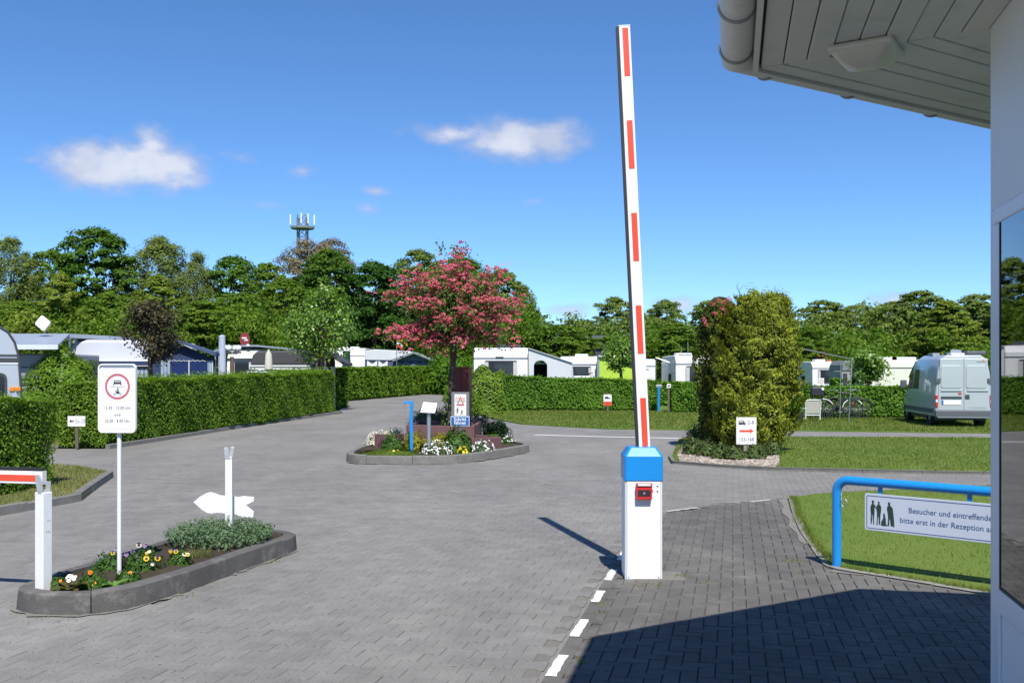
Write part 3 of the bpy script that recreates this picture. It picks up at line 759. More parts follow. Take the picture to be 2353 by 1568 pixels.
# bulkhead lamp under the eave
lx, ly = 1.43, 4.02
lamp = thing('eave_lamp', 'square bulkhead lamp with hanging frosted cover under the boarded eave', 'lamp', (lx, ly, ZS), R(58))
s = .125
MB().box(-s, s, -s, s, -.028, 0).build('base', m_gutter, lamp, bevel=.012)
rings = [[(x * q, y * q, z) for (x, y) in rrect(2, 2, .25, 4)] for q, z in ((s - .012, -.028), (s - .018, -.036), (s * .70, -.062), (s * .25, -.085))]
MB().loft(rings).build('cover', m_lamp, lamp, smooth=60)
# ------------------------------------------------------------------ barriers
m_white = mat('white_powder_coat', (.80, .80, .79), .35, 0, .03, 3.0, 0, 60, .5, 0, .0)
m_white_old = mat('aged_white_paint', (.74, .75, .74), .5, 0, .06, 5.0, .1, 60, .4, 0, .25, (.50, .50, .46))
m_red = mat('barrier_red', (.72, .075, .035), .5, 0, .06, 5.0)
m_red_box = mat('red_plastic', (.55, .03, .03), .35, 0, .05, 8.0)
m_blue = mat('gentian_blue_paint', (.012, .25, .66), .35, 0, .08, 3.0, 0, 60, .5, .3)
m_black = mat('black_rubber', (.02, .02, .022), .6)
m_dark = mat('dark_plastic', (.03, .03, .035), .4)
m_steel = mat('galvanised_steel', (.42, .44, .46), .45, .7, .15, 12.0, .1)
m_alu = mat('cast_aluminium', (.50, .51, .52), .5, .4, .25, 14.0, .4, 60)
m_navy = mat('navy_print', (.06, .11, .25), .6)
m_print = mat('black_print', (.035, .035, .04), .6)
m_print_green = mat('dark_green_print', (.02, .05, .035), .6)
m_signwhite = mat('white_sign_sheet', (.80, .80, .80), .4, 0, .03, 4.0)
m_fineseam = mat('panel_seam', (.30, .30, .31), .6)
def chamf(hw, hd, c): return [(-hw + c, -hd), (hw - c, -hd), (hw, -hd + c), (hw, hd - c), (hw - c, hd), (-hw + c, hd), (-hw, hd - c), (-hw, -hd + c)]
def barrier(label, loc, rz, arm_angle, arm_len, mirror=1):
    t = thing('barrier', label, 'barrier', loc, rz, 'entrance barriers')
    hw, hd = .160, .165
    MB().prism(chamf(hw, hd, .018), 'z', 0, .853).build('cabinet', m_white, t, bevel=.003)
    cap = MB(); w2 = .167; ring = lambda hw_, hd_, c, z: [(x, y, z) for (x, y) in chamf(hw_, hd_, c)]
    cap.loft([ring(w2, w2 + .005, .02, .855), ring(w2, w2 + .005, .02, 1.065), ring(.118, .12, .015, 1.137)]).build('hood', m_blue, t, bevel=.004)
    MB().box(-.10, .36, -hd - .02, hd - .02, -.002, .0185).build('foundation', mat('foundation_concrete', (.185, .176, .158), .92, 0, .3, 8, .5, 90, .2, 0, .5, (.12, .115, .10)), t, bevel=.006)
    # red call box on the front
    bx = MB().box(-.068, .066, -hd - .05, -hd - .0005, .70, .835).build('call_box', m_red_box, t, bevel=.006)
    MB().box(-.068, .066, -hd - .058, -hd - .046, .812, .842).build('lid', m_red_box, bx, bevel=.004)
    MB().box(-.055, .052, -hd - .0605, -hd - .0575, .818, .837).build('label_plate', m_signwhite, bx)
    MB().box(-.055, .052, -hd - .0525, -hd - .049, .728, .782).build('window', m_dark, bx)
    MB().disc((-.002, -hd - .055, .755), .010, 16, 'y', .004).build('button', mat('grey_button', (.45, .2, .2), .4), bx)
    MB().box(.066, .074, -hd - .035, -hd - .02, .757, .782).build('latch', m_red_box, bx)
    for sx in (-1, 1): MB().disc((sx * .128, -hd - .0025, .03), .006, 10, 'y', .003).build('bolt', m_steel, t)
    for sx in (-1, 1): MB().box(sx * .1415 - .0008, sx * .1415 + .0008, -hd - .0012, -hd - .0002, .02, .845).build('door_seam', m_fineseam, t)
    for z in (.765, .81): MB().disc((.118, -hd - .003, z), .0065, 12, 'y', .004).build('keyhole', m_dark, t)
    # boom: white profile with rubber edge and five red reflective stripes
    arm = bpy.data.objects.new('boom', None)
    boom = MB().box(-.049, .049, -.022, .022, 0, arm_len).build('boom', m_white, t, bevel=.006)
    MB().box(-.074 * mirror if mirror > 0 else .0495, -.0495 if mirror > 0 else .074, -.016, .018, .01, arm_len - .004).build('edge_strip', m_black, boom)
    n = 5; pitch = .805
    for i in range(n):
        z1 = arm_len - .02 - i * pitch
        MB().box(-.020, .030, -.0245, -.0225, z1 - .42, z1).build('red_stripe', m_red, boom)
    MB().box(-.051, .051, -.024, .024, arm_len - .002, arm_len + .006).build('end_cap', m_white_old, boom)
    boom.location = (.03, .0, 1.02); boom.rotation_euler = (0, arm_angle, 0)
    return t
barrier('upright white barrier boom with red stripes on a white cabinet under blue hood', (1.13, 8.68, 0), R(-1), R(-2.75), 3.78)
# the entry lane's barrier stands outside the picture on the left; its lowered boom comes in
bt = barrier('lowered red and white barrier boom entering at the left edge', (-7.30, 8.52, 0), R(-12.5), R(0), 3.78)
for o in bt.children:
    if o.name.startswith('boom'):
        o.location = (.0, -.02, .972); o.rotation_euler = (0, R(90), 0)

# ------------------------------------------------------------------ near planting island
def island(name, label, outline, kerb_h, width, stone, m, soil_z, loc, seed):
    t = thing(name, label, 'planter', loc)
    c = Vector((sum(p[0] for p in outline) / len(outline), sum(p[1] for p in outline) / len(outline)))
    # orientation: inner side is to the left when the outline runs anticlockwise
    area = sum(outline[i][0] * outline[(i + 1) % len(outline)][1] - outline[(i + 1) % len(outline)][0] * outline[i][1] for i in range(len(outline)))
    # round the corners once
    sm = []
    for i in range(len(outline)):
        a, b_ = Vector(outline[i]), Vector(outline[(i + 1) % len(outline)]); sm += [tuple(a.lerp(b_, .25)), tuple(a.lerp(b_, .75))]
    kerb(sm, width, kerb_h, stone, m, t, True, -.01, 1 if area > 0 else -1, seed=seed, cham=.035)
    inn = [tuple(Vector(p).lerp(c, .07)) for p in outline]
    rs = np.random.RandomState(seed)
    # soil: domed sheet with lumps
    n = len(inn); V = []; Fc = []; K = 9
    for k in range(K):
        for p in inn:
            q = c.lerp(Vector(p), 1 - k / K); V.append((q.x, q.y, soil_z + .03 * math.sin(k / K * 1.5) + rs.uniform(-.008, .008)))
    V.append((c.x, c.y, soil_z + .03))
    for k in range(K - 1):
        for i in range(n): Fc.append((k * n + i, k * n + (i + 1) % n, (k + 1) * n + (i + 1) % n, (k + 1) * n + i))
    for i in range(n): Fc.append(((K - 1) * n + i, (K - 1) * n + (i + 1) % n, K * n))
    MB().add(V, Fc).build('soil', m_soil, t, smooth=180)
    return settle(t)
island('planting_island', 'long kerbed planting island with pansies in the near foreground', ISL, .17, .13, .85, m_kerb_dark, .135, (-3.0, 8.6, 0), 1)

m_post = mat('white_square_post_paint', (.76, .77, .77), .45, 0, .05, 6, .05, 60, .5, 0, .2, (.45, .44, .42))
p0 = (-3.53, 7.5, .0)
t = thing('barrier_rest_post', 'white square post with grey cast fork holding the lowered boom', 'post', p0, R(-24))
MB().box(-.043, .043, -.043, .043, 0, .885).build('post', m_post, t, bevel=.006)
fk = MB().prism([(-.012, .87), (.03, .87), (.036, .90), (.028, .97), (.006, 1.015), (-.018, 1.02), (-.04, 1.0), (-.034, .95)], 'y', -.043, -.034)
fk.prism([(-.02, .886), (.024, .886), (.02, .90), (-.02, .90)], 'y', -.034, .043)
fk.prism([(-.02, .886), (.024, .886), (.03, .96), (-.025, .96)], 'y', .036, .044).build('fork', m_alu, t, bevel=.003)
for (zz, xx) in ((.665, .0), (.66, .018), (.58, -.012), (.585, .004), (.575, .02)): MB().box(.0432, .0445, xx, xx + .003, zz, zz + .012).build('scratch', m_print, t)

p1 = (PX(526, 9.75), 9.75, 0)
t = thing('barrier_rest_post', 'pale grey-white post with empty fork behind the silvery green plants', 'post', p1, R(8))
MB().box(-.034, .034, -.03, .03, 0, .93).build('post', m_post, t, bevel=.005)
f = MB().prism([(-.045, 1.045), (-.01, 1.05), (.0, 1.03), (.01, .935), (-.035, .93)], 'y', -.032, -.024)
f.prism([(.0, .93), (.03, .945), (.05, 1.04), (.04, 1.052), (.01, 1.05), (.0, 1.0)], 'y', .02, .03)
f.box(-.03, .034, -.024, .024, .925, .95).build('fork', m_alu, t, bevel=.003)

t = thing('arrow_sign', 'plain white arrow-shaped board seen from behind, pointing left', 'arrow sign', (PX(520, 9.95), 9.95, 0), R(0))
MB().tube([(0, 0, 0), (0, 0, .60)], .013, 8).build('pole', m_white_old, t, smooth=40)
ar = [(446, 1152), (460, 1140), (476, 1131), (485, 1129), (494, 1131), (506, 1136), (550, 1140), (560, 1138), (585, 1140), (584, 1150), (566, 1159), (584, 1173), (583, 1187), (556, 1186), (543, 1180), (500, 1176), (488, 1178), (478, 1177), (466, 1170)]
Yp = 9.95
MB().prism([(PX(x, Yp) - PX(520, Yp), PZ(y, Yp)) for (x, y) in ar], 'y', -.024, -.014).build('board', m_signwhite, t, bevel=.002)

# no-vehicles sign
Ys = 8.05
t = thing('traffic_sign', 'white rounded sign board with red ring and quiet hours on slim pole', 'sign', (PX(274, Ys), Ys, 0), R(-4))
MB().tube([(0, 0, 0), (0, 0, 1.4)], .0175, 12).build('pole', m_white_old, t, smooth=40)
bw, bh, zc = .312, .555, PZ(914, Ys)
bd = MB().prism(rrect(bw, bh, .035, 5, 0, zc), 'y', -.032, -.022).build('board', m_signwhite, t, bevel=.003)
MB().prism(rrect(bw, bh, .035, 5, 0, zc), 'y', -.021, -.0186).build('back_rim', m_white_old, bd)
# folded rim standing out round the board
def frame_ring(w, h, r, th, y0, y1, zc, name, m, parent):
    a, b_ = rrect(w, h, r, 5, 0, zc), rrect(w - 2 * th, h - 2 * th, max(.004, r - th), 5, 0, zc); n = len(a); mb = MB()
    v = [(p[0], y0, p[1]) for p in a] + [(p[0], y0, p[1]) for p in b_] + [(p[0], y1, p[1]) for p in a] + [(p[0], y1, p[1]) for p in b_]; fs = []
    for i in range(n):
        j = (i + 1) % n
        fs += [(i, j, n + j, n + i), (2 * n + i, 3 * n + i, 3 * n + j, 2 * n + j), (i, 2 * n + i, 2 * n + j, j), (n + i, n + j, 3 * n + j, 3 * n + i)]
    return mb.add(v, fs).build(name, m, parent)
frame_ring(bw, bh, .035, .010, -.046, -.0325, zc, 'rim', m_signwhite, bd)
m_fineline = mat('grey_line_print', (.30, .31, .34), .6)
frame_ring(bw - .072, bh - .062, .014, .0022, -.0332, -.0325, zc, 'border_line', m_fineline, bd)
m_ringred = mat('faded_sign_red', (.50, .13, .16), .5, 0, .06)
zr = zc + .095
MB().ring((0, -.0338, zr), .086, .104, 48, 'y', .0012).build('red_ring', m_ringred, bd)
MB().box(-.062, .062, -.0335, -.0326, zr - .002, zr + .0005).build('divider', m_print, bd)
car = MB().prism([(-.032, .012), (-.028, .034), (-.022, .0365), (.022, .0365), (.028, .034), (.032, .012), (.027, .012), (.024, .030), (-.024, .030), (-.027, .012)], 'y', 0, .001)
car.prism([(-.030, .010), (.030, .010), (.030, .022), (-.030, .022)], 'y', 0, .001)
car.box(-.034, .034, 0, .001, .006, .0095).box(-.034, -.026, 0, .001, -.004, .006).box(.026, .034, 0, .001, -.004, .006)
car.xf(Matrix.Translation((0, -.0337, zr + .014))).build('car_pictogram', m_print, bd)
mo = MB().ring((-.024, 0, .01), .006, .009, 16, 'y', .001).ring((.024, 0, .01), .006, .009, 16, 'y', .001)
mo.prism([(-.014, .022), (.012, .018), (.020, .026), (.012, .034), (-.006, .030), (-.016, .033)], 'y', 0, .001)
mo.prism([(-.010, .014), (.012, .012), (.010, .022), (-.008, .024)], 'y', 0.0002, .0008)
mo.prism([(-.002, .034), (.004, .052), (.008, .052), (.009, .036)], 'y', 0.0001, .0009).disc((.004, 0, .058), .0055, 10, 'y', .001).prism([(.003, .05), (-.018, .036), (-.018, .033), (.006, .044)], 'y', 0.0003, .0007)
mo.xf(Matrix.Translation((0, -.0337, zr - .072))).build('motorcycle_pictogram', m_print, bd)
for (txt, dz) in (('12.30 - 15.00 Uhr', -.078), ('und', -.133), ('22.00 - 8.00 Uhr', -.183)):
    text(txt, .033, m_print, bd, (0, -.0332, zc + dz), sx=.80 if txt != 'und' else .95, spacing=1.15)

# ------------------------------------------------------------------ blue railing with the visitors' sign
ra, rb = Vector((2.93, 8.98)), Vector((3.92, 8.05)); rd = (rb - ra).normalized(); rz = math.atan2(rd.y, rd.x)
t = thing('railing', 'thick blue tube railing with rounded corner on the right lawn edge', 'railing', (ra.x, ra.y, 0), rz)
Lr = 2.6; rr = .040; zt = .815; bend = .11
arc = lambda cx, cz, a0, a1: [(cx + bend * math.cos(a), 0, cz + bend * math.sin(a)) for a in np.linspace(R(a0), R(a1), 9)]
MB().tube([(0, 0, 0), (0, 0, .3)] + arc(bend, zt - bend, 180, 90) + [(.6, 0, zt), (1.3, 0, zt), (2.0, 0, zt)] + arc(Lr - bend, zt - bend, 90, 0) + [(Lr, 0, .3), (Lr, 0, 0)], rr, 20).build('tube', m_blue, t, smooth=60)
for x in (.40, 1.15, 1.9): MB().box(x - .018, x + .018, -.008, .008, .715, .79).build('hanger', m_blue, t)
cw = MB()
cw.tube([(.052 + .004 * math.sin(a * 3), -.02, .70 - .012 * a / 3) for a in np.linspace(0, 20, 60)], .0022, 5)
cw.tube([(.085 + .028 * math.cos(a), -.03, .615 + .036 * math.sin(a)) for a in np.linspace(0, 6.4, 24)], .003, 6).build('wire_ring', m_steel, t, smooth=60)
sg = thing('visitor_sign', 'long white sign with four dark figures hanging from the blue railing', 'sign', (ra.x, ra.y, 0), rz)
x0, x1, z0, z1 = .265, 1.98, .395, .718
bd = MB().prism(rrect(x1 - x0, z1 - z0, .02, 4, (x0 + x1) / 2, (z0 + z1) / 2), 'y', -.012, -.004).build('board', mat('pale_blue_white_sign', (.58, .62, .71), .4, 0, .03), sg, bevel=.002)
q = frame_ring(x1 - x0 - .034, z1 - z0 - .034, .014, .0055, -.0135, -.0125, (z0 + z1) / 2, 'border_line', m_navy, bd); q.location.x = (x0 + x1) / 2
figs = {
 'woman': [(-.020, 0), (-.012, 0), (-.008, .045), (-.012, .085), (-.004, .09), (.0, .045), (.006, -.006), (.012, -.004), (.010, .05), (.014, .10), (.016, .13), (.014, .165), (.03, .15), (.034, .155), (.016, .185), (.006, .192), (.008, .20), (.012, .213), (.006, .224), (-.006, .225), (-.012, .214), (-.008, .20), (-.006, .192), (-.018, .182), (-.024, .15), (-.02, .10), (-.022, .06)],
 'man': [(.034, -.008), (.044, -.006), (.048, .06), (.056, .08), (.058, .0), (.070, .0), (.072, .09), (.078, .12), (.080, .17), (.070, .186), (.062, .190), (.066, .21), (.058, .222), (.050, .214), (.052, .192), (.040, .184), (.032, .16), (.040, .11), (.040, .06)],
 'dog': [(.078, -.002), (.082, .03), (.098, .06), (.102, .085), (.098, .10), (.108, .115), (.116, .10), (.118, .085), (.124, .05), (.126, .01), (.140, .0), (.138, -.006), (.09, -.008)],
 'old_man': [(.142, -.004), (.156, -.002), (.158, .05), (.164, .07), (.172, .0), (.190, -.004), (.206, -.008), (.202, .06), (.196, .12), (.190, .165), (.176, .182), (.164, .19), (.168, .208), (.160, .222), (.150, .222), (.144, .21), (.150, .19), (.138, .178), (.136, .15), (.146, .10), (.146, .05)]}
pg = MB()
for k, poly in figs.items(): pg.prism([(x0 + .075 + x * .92, z0 + .058 + z * .92) for (x, z) in poly], 'y', -.0137, -.0124)
pg.build('pictogram', m_print_green, bd)
text('Besucher und eintreffende G\u00e4ste', .066, m_navy, bd, (x0 + .385, -.0130, z0 + .205), align='LEFT', width=.84)
text('bitte erst in der Rezeption anmelden', .066, m_navy, bd, (x0 + .31, -.0130, z0 + .115), align='LEFT', width=.95)

# ------------------------------------------------------------------ plants of the near island
def leaf_mound(name, parent, c, rx, ry, rz_, n, size, m, seed, aspect=.4, spread=.55, hollow=.35, up=.3):
    rs = np.random.RandomState(seed); d = unit(rs.normal(size=(n, 3))); d[:, 2] = np.abs(d[:, 2])
    bump = 1 + .22 * np.sin(d[:, 0] * 5 + seed) * np.cos(d[:, 1] * 6 + seed * 2)
    r = (hollow + (1 - hollow) * rs.uniform(0, 1, n) ** .6) * bump
    P = np.stack([c[0] + d[:, 0] * r * rx, c[1] + d[:, 1] * r * ry, c[2] + d[:, 2] * r * rz_], 1)
    N = d + np.array([0, 0, up])
    return leaves(name, P, N, size, m, parent, aspect, spread, seed)
m_silver = leafmat('silvery_green_leaf', [(.075, .135, .055), (.13, .205, .10), (.20, .28, .17)], .2, .6, 6)
m_herb = leafmat('herb_leaf', [(.035, .09, .015), (.065, .14, .025), (.10, .18, .035)], .25, .5, 6)
m_lime = leafmat('lime_leaf', [(.10, .20, .03), (.15, .28, .05), (.20, .32, .08)], .3, .5, 6)
m_reddish = leafmat('reddish_primula_leaf', [(.09, .05, .02), (.11, .09, .025), (.10, .14, .03)], .25, .5, 6)
m_yellow = mat('yellow_petal', (.75, .52, .02), .6, 0, .15, 40)
m_orange = mat('orange_petal', (.80, .25, .01), .6, 0, .15, 40)
m_violet = mat('violet_petal', (.075, .035, .11), .6, 0, .25, 60)
m_lilac = mat('lilac_petal', (.28, .19, .33), .6, 0, .25, 60)
m_cream = mat('cream_petal', (.75, .70, .55), .6, 0, .15, 60)
m_face = mat('dark_pansy_face', (.035, .01, .03), .6)
m_petalwhite = mat('white_petal', (.80, .80, .78), .6, 0, .06, 60)
def petal_flower(parent, c, r, face, m_top, m_low, rng, dark=True):
    """pansy: two upper petals, three lower ones, dark face"""
    d = Vector(face).normalized(); a = Vector((0, 0, 1)); u = a.cross(d).normalized(); w = d.cross(u)
    def petal(ang, ln, wd, lift):
        ax = u * math.cos(ang) + w * math.sin(ang); sd = d.cross(ax); mb = []
        for k, (t, ww) in enumerate(((0, .15), (.35, .75), (.7, 1.0), (.95, .6))):
            mb.append((c + ax * ln * t - sd * wd * ww + d * lift, c + ax * ln * t + sd * wd * ww + d * lift))
        vs_ = [p for pr in mb for p in pr]; return vs_, [(0, 1, 3, 2), (2, 3, 5, 4), (4, 5, 7, 6)]
    c = Vector(c); top = MB(); low = MB()
    for ang in (R(60), R(120)): top.add(*petal(ang, r * 1.05, r * .58, -.001))
    for ang in (R(-10), R(190), R(270)): low.add(*petal(ang, r, r * .6, .002))
    f = top.build('flower', m_top, parent); low.build('lower_petal', m_low, f)
    if dark:
        dk = MB()
        for ang in (R(0), R(180), R(270)): v_, f_ = petal(ang, r * .55, r * .28, .004); dk.add(v_, f_)
        dk.build('flower_face', m_face, f)
    return f
def soil_h(x, y): return .155
def plant(name, label, cat, px, py, group=None, z=.15):
    Y = (CAMZ - z) * F / (py - HY); return thing(name, label, cat, (PX(px, Y), Y, z), 0, group)
rg = random.Random(3)
Q = 2352 / 2816.0
PANS = [ # column, row of the plant's foot, radius, height, flowers [(column, row, size, top, low, dark)]
 ('leafy pansy plant left of the sign pole with one dark-faced yellow flower', 252, 1308, .15, .15, [(259, 1269, .026, 'violet', 'yellow', 1), (266, 1260, .02, 'violet', 'lilac', 0)]),
 ('large pansy clump right of the sign pole crowned with violet flowers', 328, 1308, .19, .19, [(319, 1251, .030, 'violet', 'cream', 1), (334, 1253, .028, 'violet', 'lilac', 0), (305, 1266, .028, 'violet', 'lilac', 1), (290, 1273, .026, 'violet', 'lilac', 0), (336, 1282, .032, 'yellow', 'yellow', 1), (362, 1281, .033, 'violet', 'yellow', 1), (312, 1277, .02, 'violet', 'violet', 0), (343, 1266, .02, 'yellow', 'cream', 0), (337, 1270, .02, 'cream', 'yellow', 0), (350, 1295, .02, 'lilac', 'cream', 0)]),
 ('small pansy plant with pale lilac and yellow flowers before the silvery plants', 412, 1296, .11, .13, [(392, 1265, .026, 'lilac', 'yellow', 0), (404, 1266, .026, 'lilac', 'yellow', 1), (424, 1272, .026, 'yellow', 'cream', 1), (431, 1273, .024, 'cream', 'yellow', 1), (402, 1292, .018, 'lilac', 'lilac', 0)]),
 ('low green plant with one orange flower at the foot of the sign pole', 294, 1332, .10, .09, [(299, 1315, .022, 'orange', 'orange', 0)]),
 ('orange-flowered plant in the front corner of the near island', 212, 1348, .12, .12, [(207, 1314, .024, 'orange', 'orange', 0), (204, 1336, .020, 'orange', 'orange', 0), (216, 1340, .024, 'orange', 'yellow', 0)]),
]
PM = {'violet': m_violet, 'lilac': m_lilac, 'yellow': m_yellow, 'cream': m_cream, 'orange': m_orange}
def pansy(label, bx, by, r, h, fl, seed):
    Y = (CAMZ - .15) * F / (by - HY); x = PX(bx, Y)
    t = thing('pansy', label, 'flower', (x, Y, .15), 0, 'bedding flowers of the near island')
    leaf_mound('foliage', t, (0, 0, 0), r, r * .8, h, 620, .019, m_herb, seed, .35)
    for (fx, fy, s, a, b_, dk) in fl:
        fx, fy = fx * 1.0, fy * 1.0
        Yf = Y - r * .45; c = at(fx, fy, Yf); c = Vector((c[0] - x, Yf - Y, c[2] - .15))
        f = petal_flower(t, c, s * .72, (rg.uniform(-.6, .7), -1, rg.uniform(-.1, .8)), PM[a], PM[b_], rg, dk)
        MB().tube([(c.x, c.y + .005, c.z), (c.x * .8, c.y * .6, c.z * .5), (c.x * .6, c.y * .4, 0)], .0018, 5).build('stalk', m_herb, t)
    return t
for i, (lab, bx, by, r, h, fl) in enumerate(PANS):
    pansy(lab, bx, by, r, h, fl, 20 + i)
def primula(label, px, py, r, n, m, seed, flower=None, z=.15):
    Y = (CAMZ - z) * F / (py - HY); t = thing('primula', label, 'plant', (PX(px, Y), Y, z), 0, 'bedding flowers of the near island'); rg2 = random.Random(seed)
    for k in range(n):
        a = 2 * math.pi * k / n + rg2.uniform(-.3, .3); ln = r * rg2.uniform(.7, 1.15); w = ln * .3; el = rg2.uniform(.35, 1.0); mb = []
        ax = Vector((math.cos(a), math.sin(a), 0)); sd = Vector((-math.sin(a), math.cos(a), 0)); vs_ = []
        for (tt, ww) in ((0.05, .2), (.3, .7), (.6, 1.0), (.85, .7), (1.0, .1)):
            c = ax * ln * tt + Vector((0, 0, ln * (el * tt - .45 * tt * tt))); vs_ += [tuple(c - sd * w * ww + Vector((0, 0, w * .25 * ww))), tuple(c), tuple(c + sd * w * ww + Vector((0, 0, w * .25 * ww)))]
        fs_ = []
        for i in range(4):
            for j in (0, 1): fs_.append((i * 3 + j, i * 3 + j + 1, i * 3 + j + 4, i * 3 + j + 3))
        MB().add(vs_, fs_).build('leaf', m, t, smooth=60)
    if flower:
        for k in range(9):
            c = Vector((rg2.uniform(-.05, .06), -.02 + rg2.uniform(-.03, .03), .085 + rg2.uniform(-.01, .035)))
            petal_flower(t, c, .015, (rg2.uniform(-.5, .5), -1, .8), flower, flower, rg2, False)
    return t
primula('reddish-leaved primula with cream white blossoms beside the boom rest', 162, 1354, .13, 11, m_reddish, 1, m_cream)
primula('bright lime-green leaf rosette in front of the sign pole', 263, 1346, .10, 8, m_lime, 2)
pansy('small orange flowers right behind the white square post', 130, 1350, .07, .08, [(122, 1337, .018, 'orange', 'orange', 0), (139, 1333, .016, 'orange', 'orange', 0), (126, 1338, .018, 'orange', 'orange', 0)], 31)
pansy('single marigold at the far tip of the near island', 609, 1230, .07, .10, [(612, 1209, .020, 'orange', 'orange', 0), (607, 1214, .015, 'orange', 'yellow', 0)], 32)
# silvery clump: many upright shoots
def shoots(name, parent, c, rx, ry, h, n, m, seed, leafs=9, ls=.02):
    rs = np.random.RandomState(seed); P = []; N = []
    for k in range(n):
        a = rs.uniform(0, 6.28); q = math.sqrt(rs.uniform(0, 1)); x, y = c[0] + rx * q * math.cos(a), c[1] + ry * q * math.sin(a)
        hh = h * (1 - .45 * q * q) * rs.uniform(.8, 1.15); lx, ly = .35 * q * math.cos(a) * hh, .35 * q * math.sin(a) * hh
        for j in range(leafs):
            f_ = (.35 + .65 * j / (leafs - 1)); b_ = rs.uniform(0, 6.28); P.append((x + lx * f_ + .014 * math.cos(b_), y + ly * f_ + .014 * math.sin(b_), c[2] + hh * f_)); N.append((math.cos(b_) * .5, math.sin(b_) * .5, 1.0))
    return leaves(name, P, N, ls, m, parent, .33, .35, seed)
t = thing('silvery_plant', 'broad mound of silvery green feathery foliage on the near island', 'plant', (-2.80, 9.55, .15))
shoots('foliage', t, (0, 0, 0), .47, .50, .22, 520, m_silver, 5)
leaf_mound('undergrowth', t, (0, 0, 0), .45, .47, .16, 1200, .02, m_silver, 6)
t = thing('grass_tuft', 'pale yellow-green grass tuft beside the silvery plants', 'plant', (PX(456, 8.8), 8.8, .15))
rs = np.random.RandomState(3); blades('foliage', np.stack([rs.normal(0, .05, 300), rs.normal(0, .05, 300)], 1), 0, .07, .003, m_grass_dry, None, None, 9, t)
del t['label']; tag(t, 'pale yellow-green grass tuft beside the silvery plants', 'plant')
for c in t.children:
    if 'kind' in c: c['kind'] = 'stuff'
# ------------------------------------------------------------------ middle island
island('planting_island', 'round kerbed planting island in the middle of the yard', ISM, .17, .14, .9, m_kerb, .13, (-1.5, 21.6, 0), 2)
m_maroon = mat('red_sandstone_slab', (.16, .088, .088), .85, 0, .2, 5.0, .4, 50, .2, 0, .4, (.12, .075, .075))
bedr = thing('raised_bed', 'raised bed of dull red stone slabs round the flowering tree', 'raised bed', (-1.45, 21.5, .1))
def slabs(a, b_, z0, z1, w, th=.07):
    a, b_ = Vector(a), Vector(b_); n = max(1, round((b_ - a).length / w)); d = (b_ - a) / n; an = math.atan2(d.y, d.x); L_ = d.length
    for k in range(n):
        p = a + d * (k + .5); o = MB().box(-L_ / 2 + .004, L_ / 2 - .004, -th / 2, th / 2, z0, z1 + .012 * math.sin(k * 2.3 + a.x * 5)).build('slab', m_maroon, bedr, bevel=.008)
        o.location = (p.x + 1.45 * 0, p.y, 0); o.rotation_euler = (0, 0, an)
slabs((-2.28, 21.75), (-.85, 21.45), 0, .60, .48)
slabs((-.85, 21.45), (-.75, 23.4), 0, .60, .5)
slabs((-2.28, 21.75), (-2.2, 23.6), 0, .60, .5)
slabs((-2.2, 23.6), (-.75, 23.4), 0, .60, .5)
slabs((-.80, 20.55), (-.25, 21.35), 0, .38, .5)
slabs((-.80, 20.55), (-.95, 21.4), 0, .38, .45)
slabs((-.25, 21.35), (-.8, 21.75), 0, .38, .45)
slabs((-2.95, 21.5), (-2.45, 21.1), 0, .44, .4)
slabs((-2.45, 21.1), (-2.25, 21.6), 0, .44, .5)
settle(bedr)
MB().prism([(-2.24 + 1.45, .22), (-.9 + 1.45, -.02), (-.8 + 1.45, 1.85), (-2.2 + 1.45, 2.05)], 'z', .3, .43).build('soil', m_soil, bedr)
MB().prism([(-.8 + 1.45, -.88), (-.3 + 1.45, -.15), (-.8 + 1.45, .15), (-.92 + 1.45, -.12)], 'z', .1, .24).build('soil', m_soil, bedr)

